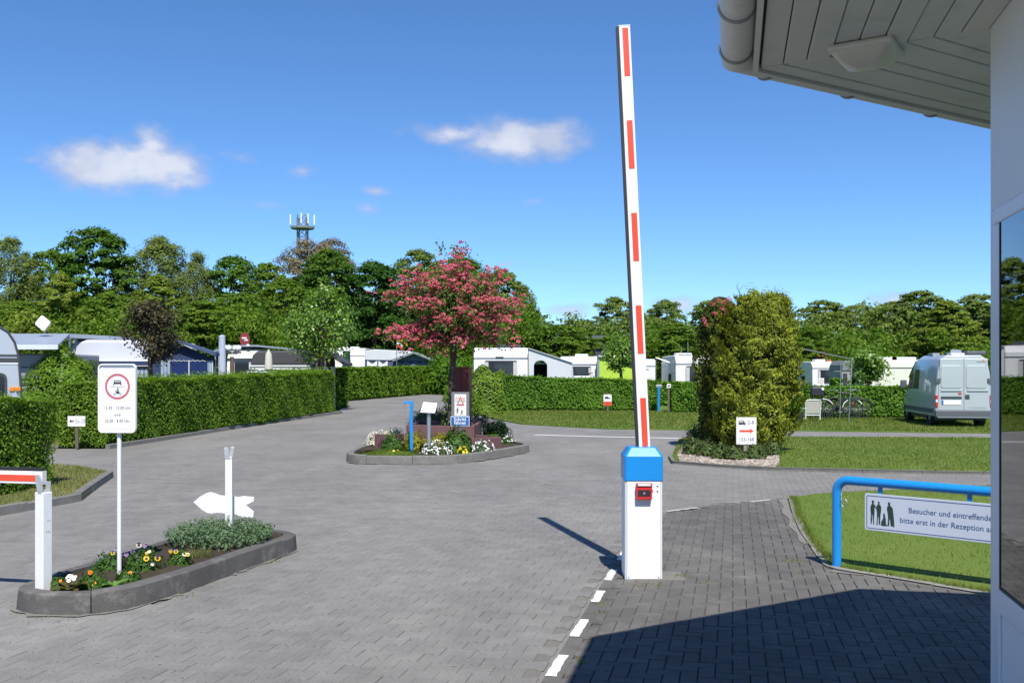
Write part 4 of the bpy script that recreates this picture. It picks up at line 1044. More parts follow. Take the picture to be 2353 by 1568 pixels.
# flowering hawthorn
m_bark = mat('grey_brown_bark', (.085, .065, .05), .9, 0, .35, 9.0, .8, 30, .2, 0, .5, (.17, .16, .12))
m_haw = leafmat('hawthorn_leaf', [(.045, .085, .018), (.08, .14, .028), (.14, .21, .05), (.20, .26, .07)], .28, .5, 2.5)
m_pink = leafmat('pink_blossom', [(.34, .045, .075), (.49, .085, .12), (.61, .15, .185), (.74, .30, .30)], .18, .6, 3.0, .2)
def hawthorn():
    Yt = 22.6; bx = PX(1036, Yt); base = Vector((bx, Yt, .42))
    t = thing('hawthorn_tree', 'small tree covered in pink blossom on the middle island', 'tree', tuple(base))
    rs = np.random.RandomState(12)
    fork = at(1041, 812, Yt); fork = Vector((fork[0] - bx, .0, fork[2] - base.z))
    tr = MB(); tr.tube([(0, 0, -.02), (.005, .02, .5), (.015, .0, 1.0), (.03, .0, 1.35), tuple(fork), tuple(fork + Vector((.02, .05, .45))), tuple(fork + Vector((.0, .05, 1.1))), tuple(fork + Vector((.06, .0, 1.8)))], [.10, .085, .078, .075, .08, .055, .035, .015], 10)
    outl = [(868, 678, .9), (905, 668, .5), (940, 630, .3), (930, 655, -.6), (905, 762, -.5), (940, 782, -.9), (985, 800, -1.0), (1010, 812, -.6), (1060, 790, -1.1), (1095, 790, -.7), (1130, 770, -.9), (1172, 790, .2), (1178, 745, -.4),
            (1196, 690, .2), (1180, 700, .8), (1150, 625, .1), (1158, 655, -.6), (1118, 640, -.5), (1062, 585, 0), (1068, 615, -.4), (1022, 603, .3), (1030, 630, -.5), (985, 632, .4), (965, 650, -.8), (1000, 660, -1.0), (950, 705, -.9), (990, 702, -1.2),
            (1040, 655, -1.0), (1085, 670, -1.1), (1130, 700, -1.0), (1080, 715, -1.25), (1150, 735, -.8), (1020, 745, -1.1), (950, 745, .6), (1110, 745, -1.2), (1045, 572, .4), (1000, 620, 1.0), (1100, 630, 1.0), (920, 700, 1.1), (1160, 690, 1.1), (960, 760, 1.2), (1120, 775, 1.1), (1050, 700, 1.3), (1040, 780, 1.2), (985, 680, 1.3), (1090, 660, 1.2), (890, 770, .1), (925, 790, .4), (1140, 790, -.3), (1060, 640, .2), (1170, 770, -.6), (1185, 720, .3), (1150, 700, -.9), (925, 775, -.7), (960, 790, -.3), (1010, 720, -.3), (1100, 700, .1), (975, 730, .2), (1040, 610, -.2)]
    Pb, Nb, Pl, Nl = [], [], [], []
    for (px, py, dy) in outl:
        q = at(px, py, Yt); e = Vector((q[0] - bx, dy * rs.uniform(.9, 1.1), q[2] - base.z)); 
        hs = np.clip((e.z - fork.z) / 1.6, 0, .8); s = fork + Vector((.02, .03, .2 + 1.1 * hs * rs.uniform(.5, .9)))
        mid = s.lerp(e, .55) + Vector((rs.normal() * .05, rs.normal() * .05, .10 + .06 * rs.normal()))
        q4 = s.lerp(mid, .5) + Vector((0, 0, .05))
        tr.tube([s, q4, mid, mid.lerp(e, .5) + Vector((0, 0, .03)), e], [.028, .022, .015, .009, .004], 6)
        d = (e - mid).normalized(); ln = rs.uniform(.42, .62)
        for u in range(rs.randint(21, 30)):
            f_ = rs.uniform(-1.35, .12); c = e + d * ln * f_ + Vector((rs.normal() * .10, rs.normal() * .10, .03 + rs.normal() * .07)); r = rs.uniform(.045, .085)
            n = 26; v = unit(rs.normal(size=(n, 3))); v[:, 2] = np.abs(v[:, 2]) * .9 - .15
            P = np.array(c)[None] + v * r * rs.uniform(.6, 1.0, (n, 1)); Pb.append(P); Nb.append(v + np.array([0, -.2, .5]))
        n = 130; f_ = rs.uniform(-1.6, .2, n)[:, None]; P = np.array(e)[None] + np.array(d)[None] * ln * f_ + rs.normal(size=(n, 3)) * np.array([.13, .13, .09]) - np.array([0, 0, .05]); Pl.append(P); Nl.append(rs.normal(size=(n, 3)) * .5 + np.array([0, -.2, .8]))
    n = 8500; d = unit(rs.normal(size=(n, 3))); r = rs.uniform(0, 1, (n, 1)) ** .45; P = np.array([.05, .1, at(0, 705, Yt)[2] - base.z])[None] + d * r * np.array([1.22, 1.05, .92])
    ok = np.sin(P[:, 0] * 4.1 + 1) * np.cos(P[:, 2] * 4.7) + .6 * np.sin(P[:, 1] * 5) > -.35; Pl.append(P[ok]); Nl.append(d[ok] + np.array([0, 0, .4]))
    for (px, py) in ((1040, 570), (1012, 566), (1055, 588), (1070, 575)):      # bare green tips at the top
        q = at(px, py, Yt); e = Vector((q[0] - bx, .1, q[2] - base.z)); s = Vector((.05, .1, e.z - .45)); tr.tube([s, s.lerp(e, .6) + Vector((.02, 0, 0)), e], [.008, .005, .002], 5)
        n = 26; P = np.array(e)[None] + rs.normal(size=(n, 3)) * np.array([.05, .04, .10]); Pl.append(P); Nl.append(rs.normal(size=(n, 3)))
    # suckers round the foot
    n = 170; a = rs.uniform(0, 6.28, n); z = rs.uniform(0, .75, n); Pl.append(np.stack([np.cos(a) * (.12 + .06 * rs.rand(n)) - .05 * (z < .4), np.sin(a) * .12, z], 1)); Nl.append(rs.normal(size=(n, 3)) + np.array([0, 0, .5]))
    tr.build('trunk', m_bark, t, smooth=60)
    leaves('crown', np.concatenate(Pl), np.concatenate(Nl), .034, m_haw, t, .62, .6, 1)
    leaves('blossom', np.concatenate(Pb), np.concatenate(Nb), .021, m_pink, t, .8, .5, 2)
hawthorn()

# signs and posts on the island
Yb = 20.0
t = thing('chain_bracket_post', 'blue square-tube post with short arm and hanging chain on the middle island', 'post', (PX(945, Yb), Yb, .12), R(0))
zt = PZ(921, Yb) - .12
MB().box(-.031, .031, -.031, .031, 0, zt - .002).build('post', m_blue, t, bevel=.006)
MB().prism([(-.165, zt - .055), (-.165, zt - .015), (.031, zt + .015), (.031, zt - .03)], 'y', -.026, .026).build('arm', m_blue, t, bevel=.005)
ch = MB(); z = zt - .05; k = 0
while z > .28:
    M2 = Matrix.Translation((-.135, 0, z)) @ Matrix.Rotation(R(90) * (k % 2), 4, 'Z')
    q = MB().tube([(.014 * math.cos(a), 0, .022 * math.sin(a)) for a in np.linspace(0, 6.283, 13)], .004, 5, False).xf(M2); ch.add(q.v, q.f); z -= .034; k += 1
ch.build('chain', m_steel, t, smooth=60)

Yb = 19.7
t = thing('tilted_panel', 'blank white tilted panel on a grey pole on the middle island', 'sign', (PX(985, Yb), Yb, .12))
zt = PZ(938, Yb) - .12
MB().tube([(0, 0, 0), (0, 0, zt)], .04, 12).build('pole', m_steel, t, smooth=40)
pl = MB().prism([(-.16, -.11), (.125, -.125), (.165, .10), (-.11, .125)], 'z', -.008, .008).build('panel', m_signwhite, t, bevel=.003)
pl.location = (0, -.02, zt + .02); pl.rotation_euler = (R(58), 0, R(0))

Yb = 20.6
t = thing('warning_sign', 'grey board with red warning triangle and running children poster above a blue sign', 'sign', (PX(1057, Yb), Yb, .12))
MB().tube([(0, .03, 0), (0, .03, PZ(905, Yb) - .12)], .03, 12).build('pole', m_steel, t, smooth=40)
Z = lambda py: PZ(py, Yb) - .12
Xp = lambda px: PX(px, Yb) - PX(1057, Yb)
bd = MB().box(Xp(1037), Xp(1078), -.02, -.001, Z(956), Z(900)).build('board', mat('grey_board', (.16, .17, .17), .6), t, bevel=.004)
ps = MB().box(Xp(1044), Xp(1071), -.025, -.0205, Z(954), Z(905)).build('poster', mat('cream_poster', (.74, .72, .66), .5), bd)
tri = MB()
a, b_, c = (Xp(1057.5), Z(909)), (Xp(1048), Z(931)), (Xp(1067.5), Z(931)); cen = ((a[0] + b_[0] + c[0]) / 3, (a[1] + b_[1] + c[1]) / 3)
inn = [(cen[0] + (p[0] - cen[0]) * .52, cen[1] + (p[1] - cen[1]) * .52) for p in (a, b_, c)]
for (p, q, pi, qi) in ((a, b_, inn[0], inn[1]), (b_, c, inn[1], inn[2]), (c, a, inn[2], inn[0])): tri.prism([p, q, qi, pi], 'y', -.0268, -.0256)
tri.build('red_triangle', mat('pale_sign_red', (.62, .16, .16), .6), ps)
m_pale_print = mat('pale_red_print', (.55, .22, .20), .6); m_pale_green = mat('pale_green_print', (.20, .36, .24), .6)
text('Achtung!', .075, m_pale_print, ps, (Xp(1057.5), -.0275, Z(914)), sx=.75)
text('Spielende', .075, m_pale_green, ps, (Xp(1057.5), -.0275, Z(920)), sx=.72)
text('Kinder', .05, m_print, ps, (Xp(1057.5), -.0275, Z(929.5)), sx=.7)
kid = MB()
def kid_fig(cx, cz, s):
    kid.disc((cx, -.0268, cz + .075 * s), .012 * s, 10, 'y', .001)
    kid.prism([(cx - .010 * s, cz + .02 * s), (cx + .010 * s, cz + .02 * s), (cx + .010 * s, cz + .062 * s), (cx - .010 * s, cz + .062 * s)], 'y', -.0268, -.0257)
    kid.prism([(cx + .008 * s, cz + .05 * s), (cx + .034 * s, cz + .066 * s), (cx + .034 * s, cz + .060 * s), (cx + .008 * s, cz + .042 * s)], 'y', -.0266, -.0258)
    kid.prism([(cx - .008 * s, cz + .05 * s), (cx - .030 * s, cz + .036 * s), (cx - .030 * s, cz + .030 * s), (cx - .008 * s, cz + .042 * s)], 'y', -.0266, -.0258)
    kid.prism([(cx - .009 * s, cz + .024 * s), (cx - .026 * s, cz - .02 * s), (cx - .018 * s, cz - .02 * s), (cx, cz + .02 * s)], 'y', -.0266, -.0258)
    kid.prism([(cx + .009 * s, cz + .024 * s), (cx + .016 * s, cz - .022 * s), (cx + .008 * s, cz - .022 * s), (cx - .001 * s, cz + .02 * s)], 'y', -.0265, -.0259)
kid_fig(Xp(1051), Z(947), 1.15); kid_fig(Xp(1061), Z(950), .95); kid.disc((Xp(1057), -.0267, Z(951.5)), .006, 10, 'y', .001)
kid.build('children_pictogram', m_print, ps)
m_signblue = mat('sign_blue', (.02, .11, .33), .45)
bs = MB().box(Xp(1035), Xp(1078.5), -.03, -.004, Z(978), Z(955.5)).build('blue_sign', mat('pale_blue_rim', (.55, .66, .78), .5), t, bevel=.004)
MB().box(Xp(1036.6), Xp(1076.9), -.0335, -.0302, Z(976.4), Z(957.1)).build('blue_field', m_signblue, bs)
text('Schritt', .098, m_signwhite, bs, (Xp(1056.8), -.0345, Z(962.5)), bold=.0015, sx=.98); text('fahren', .098, m_signwhite, bs, (Xp(1056.8), -.0345, Z(970.8)), bold=.0015, sx=.98)

Yb = 24.6
t = thing('red_cabinet', 'tall narrow dark red wooden cabinet behind the warning sign', 'cabinet', (PX(1064, Yb), Yb, .1), R(-14))
m_dred = mat('dark_red_paint', (.16, .012, .010), .45, 0, .2, 5.0)
MB().box(-.18, .18, -.14, .14, 0, PZ(848, Yb) - .1).build('body', m_dred, t, bevel=.006)
MB().box(-.195, .195, -.155, .155, PZ(848, Yb) - .098, PZ(845, Yb) - .07).build('top', m_dred, t, bevel=.006)
for x in (-.085, .085): MB().box(x - .08, x + .08, -.152, -.1405, .05, PZ(852, Yb) - .12).build('door', m_dred, t, bevel=.004)

# boulder and plants of the island
m_stone = mat('field_stone', (.24, .22, .18), .9, 0, .35, 6, .7, 30, .2)
rs = np.random.RandomState(2)
def stone(label, px, py, sx, sy, sz, seed, z=.12):
    r = np.random.RandomState(seed); x, y = G(px, py, z); bm = bmesh.new(); bmesh.ops.create_icosphere(bm, subdivisions=3, radius=1)
    for v in bm.verts:
        n = v.co.normalized(); k = 1 + .25 * math.sin(n.x * 3 + seed) * math.cos(n.y * 4 + seed) + .12 * math.sin(n.z * 7 + seed * 2); v.co = Vector((n.x * sx * k, n.y * sy * k, n.z * sz * k))
    me = bpy.data.meshes.new('boulder'); bm.to_mesh(me); bm.free(); me.materials.append(m_stone); o = put('boulder', me, None, (x, y, z + sz * .55), (0, .25, seed)); tag(o, label, 'stone')
stone('rough grey-brown boulder at the foot of the blue post', 922, 1034, .17, .12, .13, 3)
stone('flat grey stone left of the red raised bed', 893, 1006, .2, .14, .10, 5)
GI = 'plants of the middle island'
def mound(name, label, cat, px, py, rx, h, n, size, m, seed, flower=None, nf=0, fs=.02, z=.13, asp=.4, spread=.55, mf=None):
    Y = (CAMZ - z) * F / (py - HY); t = thing(name, label, cat, (PX(px, Y), Y, z), 0, GI)
    leaf_mound('foliage', t, (0, 0, 0), rx, rx * .8, h, n, size, m, seed, asp, spread)
    if flower is not None:
        r = np.random.RandomState(seed + 50); d = unit(r.normal(size=(nf, 3))); d[:, 2] = np.abs(d[:, 2]) * .9 + .1; k = 1.02 * (1 + .22 * np.sin(d[:, 0] * 5 + seed) * np.cos(d[:, 1] * 6 + seed * 2))
        P = d * k[:, None] * np.array([rx, rx * .8, h]); leaves('blossom', P, d + np.array([0, -.5, .5]), fs, flower, t, .9, .25, seed)
    return t
m_bl_white = leafmat('white_blossom', [(.62, .62, .58), (.78, .78, .76), (.84, .84, .84)], .1, .6, 20)
m_bl_cream = leafmat('cream_blossom', [(.48, .45, .33), (.62, .60, .46), (.70, .68, .58)], .1, .6, 20)
m_bl_yellow = leafmat('yellow_blossom', [(.60, .42, .02), (.75, .58, .04), (.80, .68, .10)], .1, .6, 20)
m_gold = leafmat('golden_juniper', [(.10, .12, .010), (.26, .25, .018), (.46, .40, .03)], .15, .6, 4)
m_lav = leafmat('lavender_leaf', [(.06, .10, .045), (.11, .16, .075), (.17, .22, .12)], .2, .6, 4)
m_dkgreen = leafmat('dark_glossy_leaf', [(.012, .035, .010), (.025, .06, .014), (.06, .10, .03)], .15, .4, 4)
m_moss = leafmat('moss_carpet', [(.06, .10, .010), (.09, .14, .015), (.14, .17, .03)], .15, .7, 4)
m_pinkish = leafmat('dusty_sedum', [(.20, .16, .10), (.30, .26, .18), (.36, .33, .25)], .15, .7, 4)
mound('candytuft', 'white-flowered cushion in front of the tilted white panel', 'flower', 1002, 1044, .29, .26, 1500, .02, m_lav, 1, m_bl_white, 170, .018)
mound('candytuft', 'white-flowered cushion at the right front of the middle island', 'flower', 1104, 1038, .30, .22, 1500, .02, m_lav, 2, m_bl_white, 160, .018)
mound('candytuft', 'small white-flowered tuft at the right tip of the middle island', 'flower', 1164, 1018, .18, .20, 800, .02, m_herb, 3, m_bl_white, 40, .018)
mound('cream_cushion', 'cream-flowered cushion at the left rear of the middle island', 'plant', 872, 1024, .30, .30, 1900, .022, m_lav, 4, m_bl_cream, 700, .02)
mound('cream_cushion', 'second cream-flowered cushion just left of the red slabs', 'plant', 905, 1012, .25, .30, 1200, .02, m_lav, 5, m_bl_cream, 300, .02)
mound('golden_juniper', 'golden yellow spreading juniper left of the grey panel pole', 'shrub', 952, 1036, .34, .42, 3000, .03, m_gold, 6, asp=.25)
mound('golden_juniper', 'golden yellow spreading juniper right of the grey panel pole', 'shrub', 1012, 1032, .34, .34, 2600, .03, m_gold, 7, asp=.25)
mound('sedum_mat', 'dusty yellowish sedum cushion beside the lower red slabs', 'plant', 1124, 1028, .24, .20, 1500, .02, m_pinkish, 8)
mound('dark_shrub', 'dark glossy round shrub on the right of the middle island', 'shrub', 1140, 1008, .36, .45, 3000, .035, m_dkgreen, 9, asp=.55)
mound('leafy_perennial', 'fresh green broad-leaved perennial below the dark shrub', 'plant', 1132, 1020, .22, .26, 420, .055, m_herb, 10, asp=.35)
mound('leafy_perennial', 'fresh green broad-leaved perennial below the blue sign', 'plant', 1050, 1040, .30, .50, 1100, .06, m_herb, 11, asp=.33)
mound('leafy_perennial', 'upright green perennial at the left of the middle island', 'plant', 902, 1040, .28, .40, 800, .05, m_herb, 12, asp=.25)
mound('yellow_flower', 'small yellow flower clump under the blue sign', 'flower', 1063, 1045, .11, .14, 200, .03, m_herb, 13, m_bl_yellow, 40, .028)
mound('yellow_flower', 'tiny yellow flowers at the edge of the moss carpet', 'flower', 908, 1045, .13, .10, 200, .025, m_herb, 14, m_bl_yellow, 10, .025)
mound('lavender_bush', 'grey-green lavender bush in the raised bed left of the tree', 'shrub', 985, 975, .5, .42, 3200, .045, m_lav, 15, z=.45, asp=.18, spread=.35)
mound('lavender_bush', 'grey-green lavender bush in the raised bed right of the tree', 'shrub', 1035, 972, .38, .42, 2400, .045, m_lav, 16, z=.45, asp=.18, spread=.35)
mound('lavender_bush', 'straggly grey-green shrub at the right end of the raised bed', 'shrub', 1100, 985, .28, .40, 1300, .04, m_lav, 17, z=.4, asp=.2)
t = thing('moss_carpet', 'low moss-green carpet plant at the left front of the middle island', 'plant', (-2.42, 19.72, .13), 0, GI)
leaf_mound('foliage', t, (0, 0, 0), .66, .42, .10, 4500, .02, m_moss, 18, .5, .5)

# ------------------------------------------------------------------ tall conifer and its neighbours
m_thuja = leafmat('golden_thuja_spray', [(.04, .055, .007), (.13, .16, .014), (.28, .32, .028), (.48, .51, .05)], .25, .6, 3.2, .25)
m_core = mat('shaded_twigs', (.035, .032, .016), .95, 0, .4, 8.0, .8, 20, .1)  # near-black core colour carries the shade inside the crown
def thuja(label, px, py, Y, hw, zt, n_sp, seed, m, prof, top_tufts):
    x = PX(px, Y); t = thing('conifer', label, 'conifer', (x, Y, .05)); rs = np.random.RandomState(seed); P, N, UP = [], [], []
    H = zt - .05
    core = [(hw * r * .70, H * z * .97) for (z, r) in prof]
    MB().lathe(core, 14).build('trunk', m_core, t, smooth=60)  # solid core filling the inside of the conifer, no real stem
    zz, rr_ = [p[0] for p in prof], [p[1] for p in prof]
    for k in range(n_sp):                       # tufts: bundles of upswept sprays standing off the body, shade between them
        z = rs.uniform(.03, .985); a = rs.uniform(0, 2 * math.pi)
        r = np.interp(z, zz, rr_) * hw * (.78 + .27 * rs.rand()) * (1 + .09 * math.sin(3 * a + z * 7) + .08 * math.sin(7 * a + 13 * z))
        out = np.array([math.cos(a), math.sin(a), .1]); c = np.array([r * math.cos(a) + .22 * (z - .5), r * math.sin(a), z * H])
        tipd = unit((out * .8 + np.array([0, 0, .9]) + .35 * rs.normal(size=3))[None])[0]; side = np.cross(tipd, out); side /= np.linalg.norm(side); ln = rs.uniform(.10, .20)
        nl = rs.randint(60, 100); f_ = rs.uniform(-1.0, 1.0, nl)[:, None]; w_ = rs.normal(size=(nl, 1)) * .075 * (1.15 - .75 * np.abs(f_)); d_ = rs.normal(size=(nl, 1)) * .022
        P.append(c[None] + tipd[None] * ln * f_ + side[None] * w_ + out[None] * d_); N.append(np.repeat((out + .25 * rs.normal(size=3))[None], nl, 0)); UP.append(tipd[None] + side[None] * np.sign(w_) * .7)
    for (dx, dy, dz, s) in top_tufts:
        n = 420; d = rs.normal(size=(n, 3)) * np.array([.10, .10, .16]) * s; P.append(np.array([dx, dy, dz])[None] + d); N.append(d * 5 + np.array([0, -.4, .3])); UP.append(np.repeat(np.array([[0, 0, 1.0]]), n, 0))
    P, N, UP = np.concatenate(P), np.concatenate(N), np.concatenate(UP)
    leaves('crown', P, N, .034, m, t, .38, .22, seed, UP); return t
Yc = 21.8
tj = thuja('tall broad golden-green conifer behind the pitch direction sign', 1734, 1040, Yc, .90, PZ(682, Yc), 1150, 3, m_thuja,
      [(0, .48), (.06, .78), (.16, .96), (.3, 1.0), (.5, .98), (.68, .94), (.82, .86), (.92, .74), (.97, .55), (1.0, .25)],
      [(-.25, 0, 3.14, .8), (-.1, -.1, 3.26, .7), (.03, 0, 3.26, .6), (.22, -.05, 3.26, .7), (.48, 0, 3.24, .9), (.62, -.05, 3.16, .8), (.40, -.05, 3.30, .5), (-.02, -.05, 3.36, .45)])
tw = MB(); q = lambda px, py: (PX(px, Yc) - PX(1742, Yc), .05, PZ(py, Yc) - .05)
tw.tube([q(1712, 700), q(1708, 672), q(1702, 660), q(1706, 645)], [.012, .009, .006, .002], 5).tube([q(1706, 668), q(1716, 655), q(1732, 656)], [.006, .004, .002], 5).tube([q(1704, 662), q(1698, 652)], [.004, .002], 5).tube([q(1720, 690), q(1728, 668), q(1738, 660)], [.008, .005, .002], 5)
tw.build('dead_twig', mat('bare_twig', (.10, .085, .07), .9), tj)
Yh = 22.6
m_darkhaw = leafmat('shaded_hawthorn_leaf', [(.03, .045, .008), (.06, .08, .012), (.11, .135, .02), (.17, .20, .03)], .15, .5, 3)  # hawthorn leaf tones darkened, the bush's shade is in the colour
t = thing('hawthorn_bush', 'dark column-shaped hawthorn with a few pink blossoms left of the conifer', 'shrub', (PX(1652, Yh), Yh, .05))
MB().tube([(0, 0, 0), (.02, 0, .8), (-.03, 0, 2.2), (0, 0, 3.0)], [.07, .05, .03, .01], 7).build('trunk', m_bark, t, smooth=60)
rs = np.random.RandomState(9); n = 15000; z = rs.uniform(.03, 1, n); a = rs.uniform(0, 6.283, n); pr = np.interp(z, [0, .1, .3, .8, .93, 1.0], [.5, .8, .98, .92, .7, .2]); r = pr * .56 * (rs.uniform(.2, 1, n) ** .4) * (1 + .15 * np.sin(3 * a + 9 * z))
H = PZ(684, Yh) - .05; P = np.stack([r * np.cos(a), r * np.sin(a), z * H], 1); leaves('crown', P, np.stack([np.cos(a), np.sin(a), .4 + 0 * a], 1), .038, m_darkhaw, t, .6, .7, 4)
Pb, Nb = [], []
for (px, py) in ((1640, 692), (1650, 698), (1662, 690), (1672, 705), (1632, 722), (1645, 728), (1655, 720), (1615, 745), (1640, 742), (1660, 742), (1670, 735), (1650, 748), (1628, 700), (1692, 694), (1610, 735), (1648, 712), (1664, 725)):
    q_ = at(px, py, Yh); c = np.array([q_[0] - PX(1652, Yh), -.56 + .2 * abs(px - 1650) / 40, q_[2] - .05]); m_ = 26; v = unit(rs.normal(size=(m_, 3))) * rs.uniform(.02, .06, (m_, 1)); Pb.append(c + v); Nb.append(v * 10 + np.array([0, -.5, .4]))
leaves('blossom', np.concatenate(Pb), np.concatenate(Nb), .02, m_pink, t, .8, .5, 5)
# low rose bushes in the pebbles
m_rose = leafmat('rose_leaf', [(.03, .06, .014), (.06, .11, .025), (.11, .15, .045), (.16, .10, .05)], .2, .5, 5)
for i, (px, py, r, h, lab) in enumerate([(1590, 1042, .26, .34, 'low rose bush at the left end of the pebble bed'), (1625, 1046, .28, .30, 'low rose bush second from left in the pebble bed'), (1655, 1052, .22, .26, 'low rose bush in the middle front of the pebble bed'),
                                        (1685, 1054, .24, .26, 'low rose bush just left of the pitch direction sign'), (1735, 1052, .26, .26, 'low rose bush just right of the pitch direction sign'), (1775, 1044, .24, .28, 'low rose bush at the right end of the pebble bed'), (1600, 1012, .3, .4, 'taller rose bush at the rear left of the pebble bed')]):
    t = plant('rose_bush', lab, 'shrub', px, py, 'rose bushes in the pebble bed', .055); leaf_mound('foliage', t, (0, 0, .03), r, r, h, 750, .032, m_rose, 60 + i, .6, .7, .15)
    st = MB(); rg2 = random.Random(i)
    for k in range(5): a = rg2.uniform(0, 6.28); st.tube([(0, 0, 0), (math.cos(a) * r * .5, math.sin(a) * r * .5, h * .6), (math.cos(a) * r * .8, math.sin(a) * r * .8, h)], [.008, .005, .003], 5)
    st.build('stem', m_bark, t)
peb = MB(); r_ = random.Random(5); pp = scatter(BED, 900, np.random.RandomState(6))
for (x, y) in pp:
    if y > 21: continue
    s_ = r_.uniform(.015, .035); a = r_.uniform(0, 3); peb.add([(x + s_ * math.cos(a + k * 1.571), y + s_ * .7 * math.sin(a + k * 1.571), .056) for k in range(4)] + [(x, y, .056 + s_ * .6)], [(0, 1, 4), (1, 2, 4), (2, 3, 4), (3, 0, 4)])
tag(peb.build('pebble', mat('pale_pebble', (.42, .37, .31), .8, 0, .5, 25, 0)), 'pale pebbles covering the bed under the conifer', 'pebbles', None, 'stuff')

# pitch direction sign "2-8 -> 153-168"
Yb = 20.0
t = thing('direction_sign', 'white sign with red arrow and pitch numbers in front of the conifer', 'sign', (PX(1714, Yb), Yb, .05), R(3))
Z = lambda py: PZ(py, Yb) - .05
MB().box(-.05, .05, .002, .05, 0, Z(985)).build('post', mat('weathered_wood_post', (.30, .27, .23), .85, 0, .3, 8), t, bevel=.005)
bd = MB().box(-.205, .205, -.012, 0, Z(1020.5), Z(958)).build('board', m_signwhite, t, bevel=.004)
text('2-8', .105, m_print, bd, (.09, -.0128, Z(970)), sx=.95); text('153-168', .105, m_print, bd, (0, -.0128, Z(1009)), sx=.88)
c = MB().prism([(-.16, Z(975)), (-.075, Z(975)), (-.07, Z(972)), (-.07, Z(966)), (-.16, Z(966))], 'y', -.0132, -.0122); c.prism([(-.07, Z(975)), (-.015, Z(975)), (-.015, Z(971.5)), (-.03, Z(970.5)), (-.04, Z(966)), (-.07, Z(966))], 'y', -.0132, -.0122); c.build('caravan_pictogram', m_print, bd)
c = MB()
for (x, w_) in ((-.14, .025), (-.1, .02), (-.052, .012)): c.box(x, x + w_, -.0142, -.0134, Z(970), Z(967.5))
c.build('pictogram_window', m_signwhite, bd)
MB().prism([(-.15, Z(987)), (.07, Z(987)), (.07, Z(983.5)), (.15, Z(989.5)), (.07, Z(995)), (.07, Z(992)), (-.15, Z(992)), (-.135, Z(989.5))], 'y', -.0132, -.0122).build('red_arrow', mat('arrow_red', (.65, .07, .03), .5), bd)
# ------------------------------------------------------------------ hedges
m_hedge = leafmat('privet_leaf', [(.054, .118, .009), (.103, .196, .015), (.152, .263, .024), (.235, .347, .043)], .3, .5, 2.2, .22)
m_hedge_dark = leafmat('hornbeam_leaf', [(.047, .118, .010), (.083, .190, .016), (.122, .252, .024), (.176, .302, .037)], .28, .5, 1.5)
m_hedge_light = leafmat('light_hedge_leaf', [(.073, .140, .012), (.118, .213, .022), (.176, .274, .034), (.245, .302, .053)], .22, .5, 1.8)
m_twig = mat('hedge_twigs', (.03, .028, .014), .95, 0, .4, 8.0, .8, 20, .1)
def hedge(label, a, b_, width, h0, h1, size, dens, m, seed, side=0, z=.0, top_fuzz=.05, name='hedge', wav=.05):
    """clipped hedge from a to b along its middle line; leaves fill the outer skin all round, twigs inside"""
    a, b_ = Vector(a), Vector(b_); d = (b_ - a); L_ = d.length; t_ = d / L_; n_ = Vector((-t_.y, t_.x))
    root = thing(name, label, 'hedge', (a.x, a.y, z)); rs = np.random.RandomState(seed)
    hh = lambda s: h0 + (h1 - h0) * s / L_
    P, N = [], []
    def face(area, fn):
        n = int(area * dens)
        if n < 1: return
        p, q = fn(n); P.append(p); N.append(q)
    def wob(s, u, k): return wav * (np.sin(s * 1.7 + k) * np.cos(u * 2.3 + k * 2) + .6 * np.sin(s * 4.9 + u * 3.1 + k))
    W = width / 2
    for sd in (1, -1):
        def f(n, sd=sd):
            s = rs.uniform(-.05, L_ + .05, n); u = rs.uniform(0.02, 1, n); H = hh(s); dep = np.abs(rs.normal(0, .06, n)); off = W + wob(s, u * H, seed + sd) - dep - .10 * np.clip((u - .85) / .15, 0, 1) ** 2 - .06 * (u < .08)
            return np.stack([s, sd * off, u * H], 1), np.stack([0 * s, sd + 0 * s, .45 + 0 * s], 1)
        vis = 1.0 if (side == 0 or side == sd) else .35
        face(L_ * (h0 + h1) / 2 * vis, f)
    def ft(n):
        s = rs.uniform(-.04, L_ + .04, n); v = rs.uniform(-W, W, n); H = hh(s) + wob(s, v, seed + 5) * .7 - np.abs(rs.normal(0, .05, n)) + top_fuzz * (rs.rand(n) < .06) * rs.rand(n)
        return np.stack([s, v, H], 1), np.stack([0 * s, 0 * s, 1 + 0 * s], 1)
    face(L_ * width, ft)
    for (s0, sg) in ((0, -1), (L_, 1)):
        def fe(n, s0=s0, sg=sg):
            v = rs.uniform(-W, W, n); u = rs.uniform(.02, 1, n); s = s0 + sg * (wob(v * 2, u, seed + 9) - np.abs(rs.normal(0, .06, n)) + .04)
            return np.stack([s, v, u * (h0 if s0 == 0 else h1)], 1), np.stack([sg + 0 * v, 0 * v, .4 + 0 * v], 1)
        face(width * (h0 if s0 == 0 else h1), fe)
    P, N = np.concatenate(P), np.concatenate(N)
    def rot(A): return np.stack([A[:, 0] * t_.x + A[:, 1] * n_.x, A[:, 0] * t_.y + A[:, 1] * n_.y, A[:, 2]], 1)
    leaves('foliage', rot(P), rot(N), size, m, root, .58, .55, seed)
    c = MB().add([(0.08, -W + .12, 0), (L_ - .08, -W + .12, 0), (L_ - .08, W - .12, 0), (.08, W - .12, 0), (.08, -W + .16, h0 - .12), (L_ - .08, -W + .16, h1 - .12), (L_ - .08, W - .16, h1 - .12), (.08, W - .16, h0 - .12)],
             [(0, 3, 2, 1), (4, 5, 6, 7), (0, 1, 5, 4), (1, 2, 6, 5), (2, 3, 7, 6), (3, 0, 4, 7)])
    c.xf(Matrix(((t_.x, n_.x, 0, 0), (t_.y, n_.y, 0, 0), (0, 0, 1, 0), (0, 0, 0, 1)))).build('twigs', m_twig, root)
    return root
hA, hB = Vector(G(246, 1031)), Vector(G(778, 951))
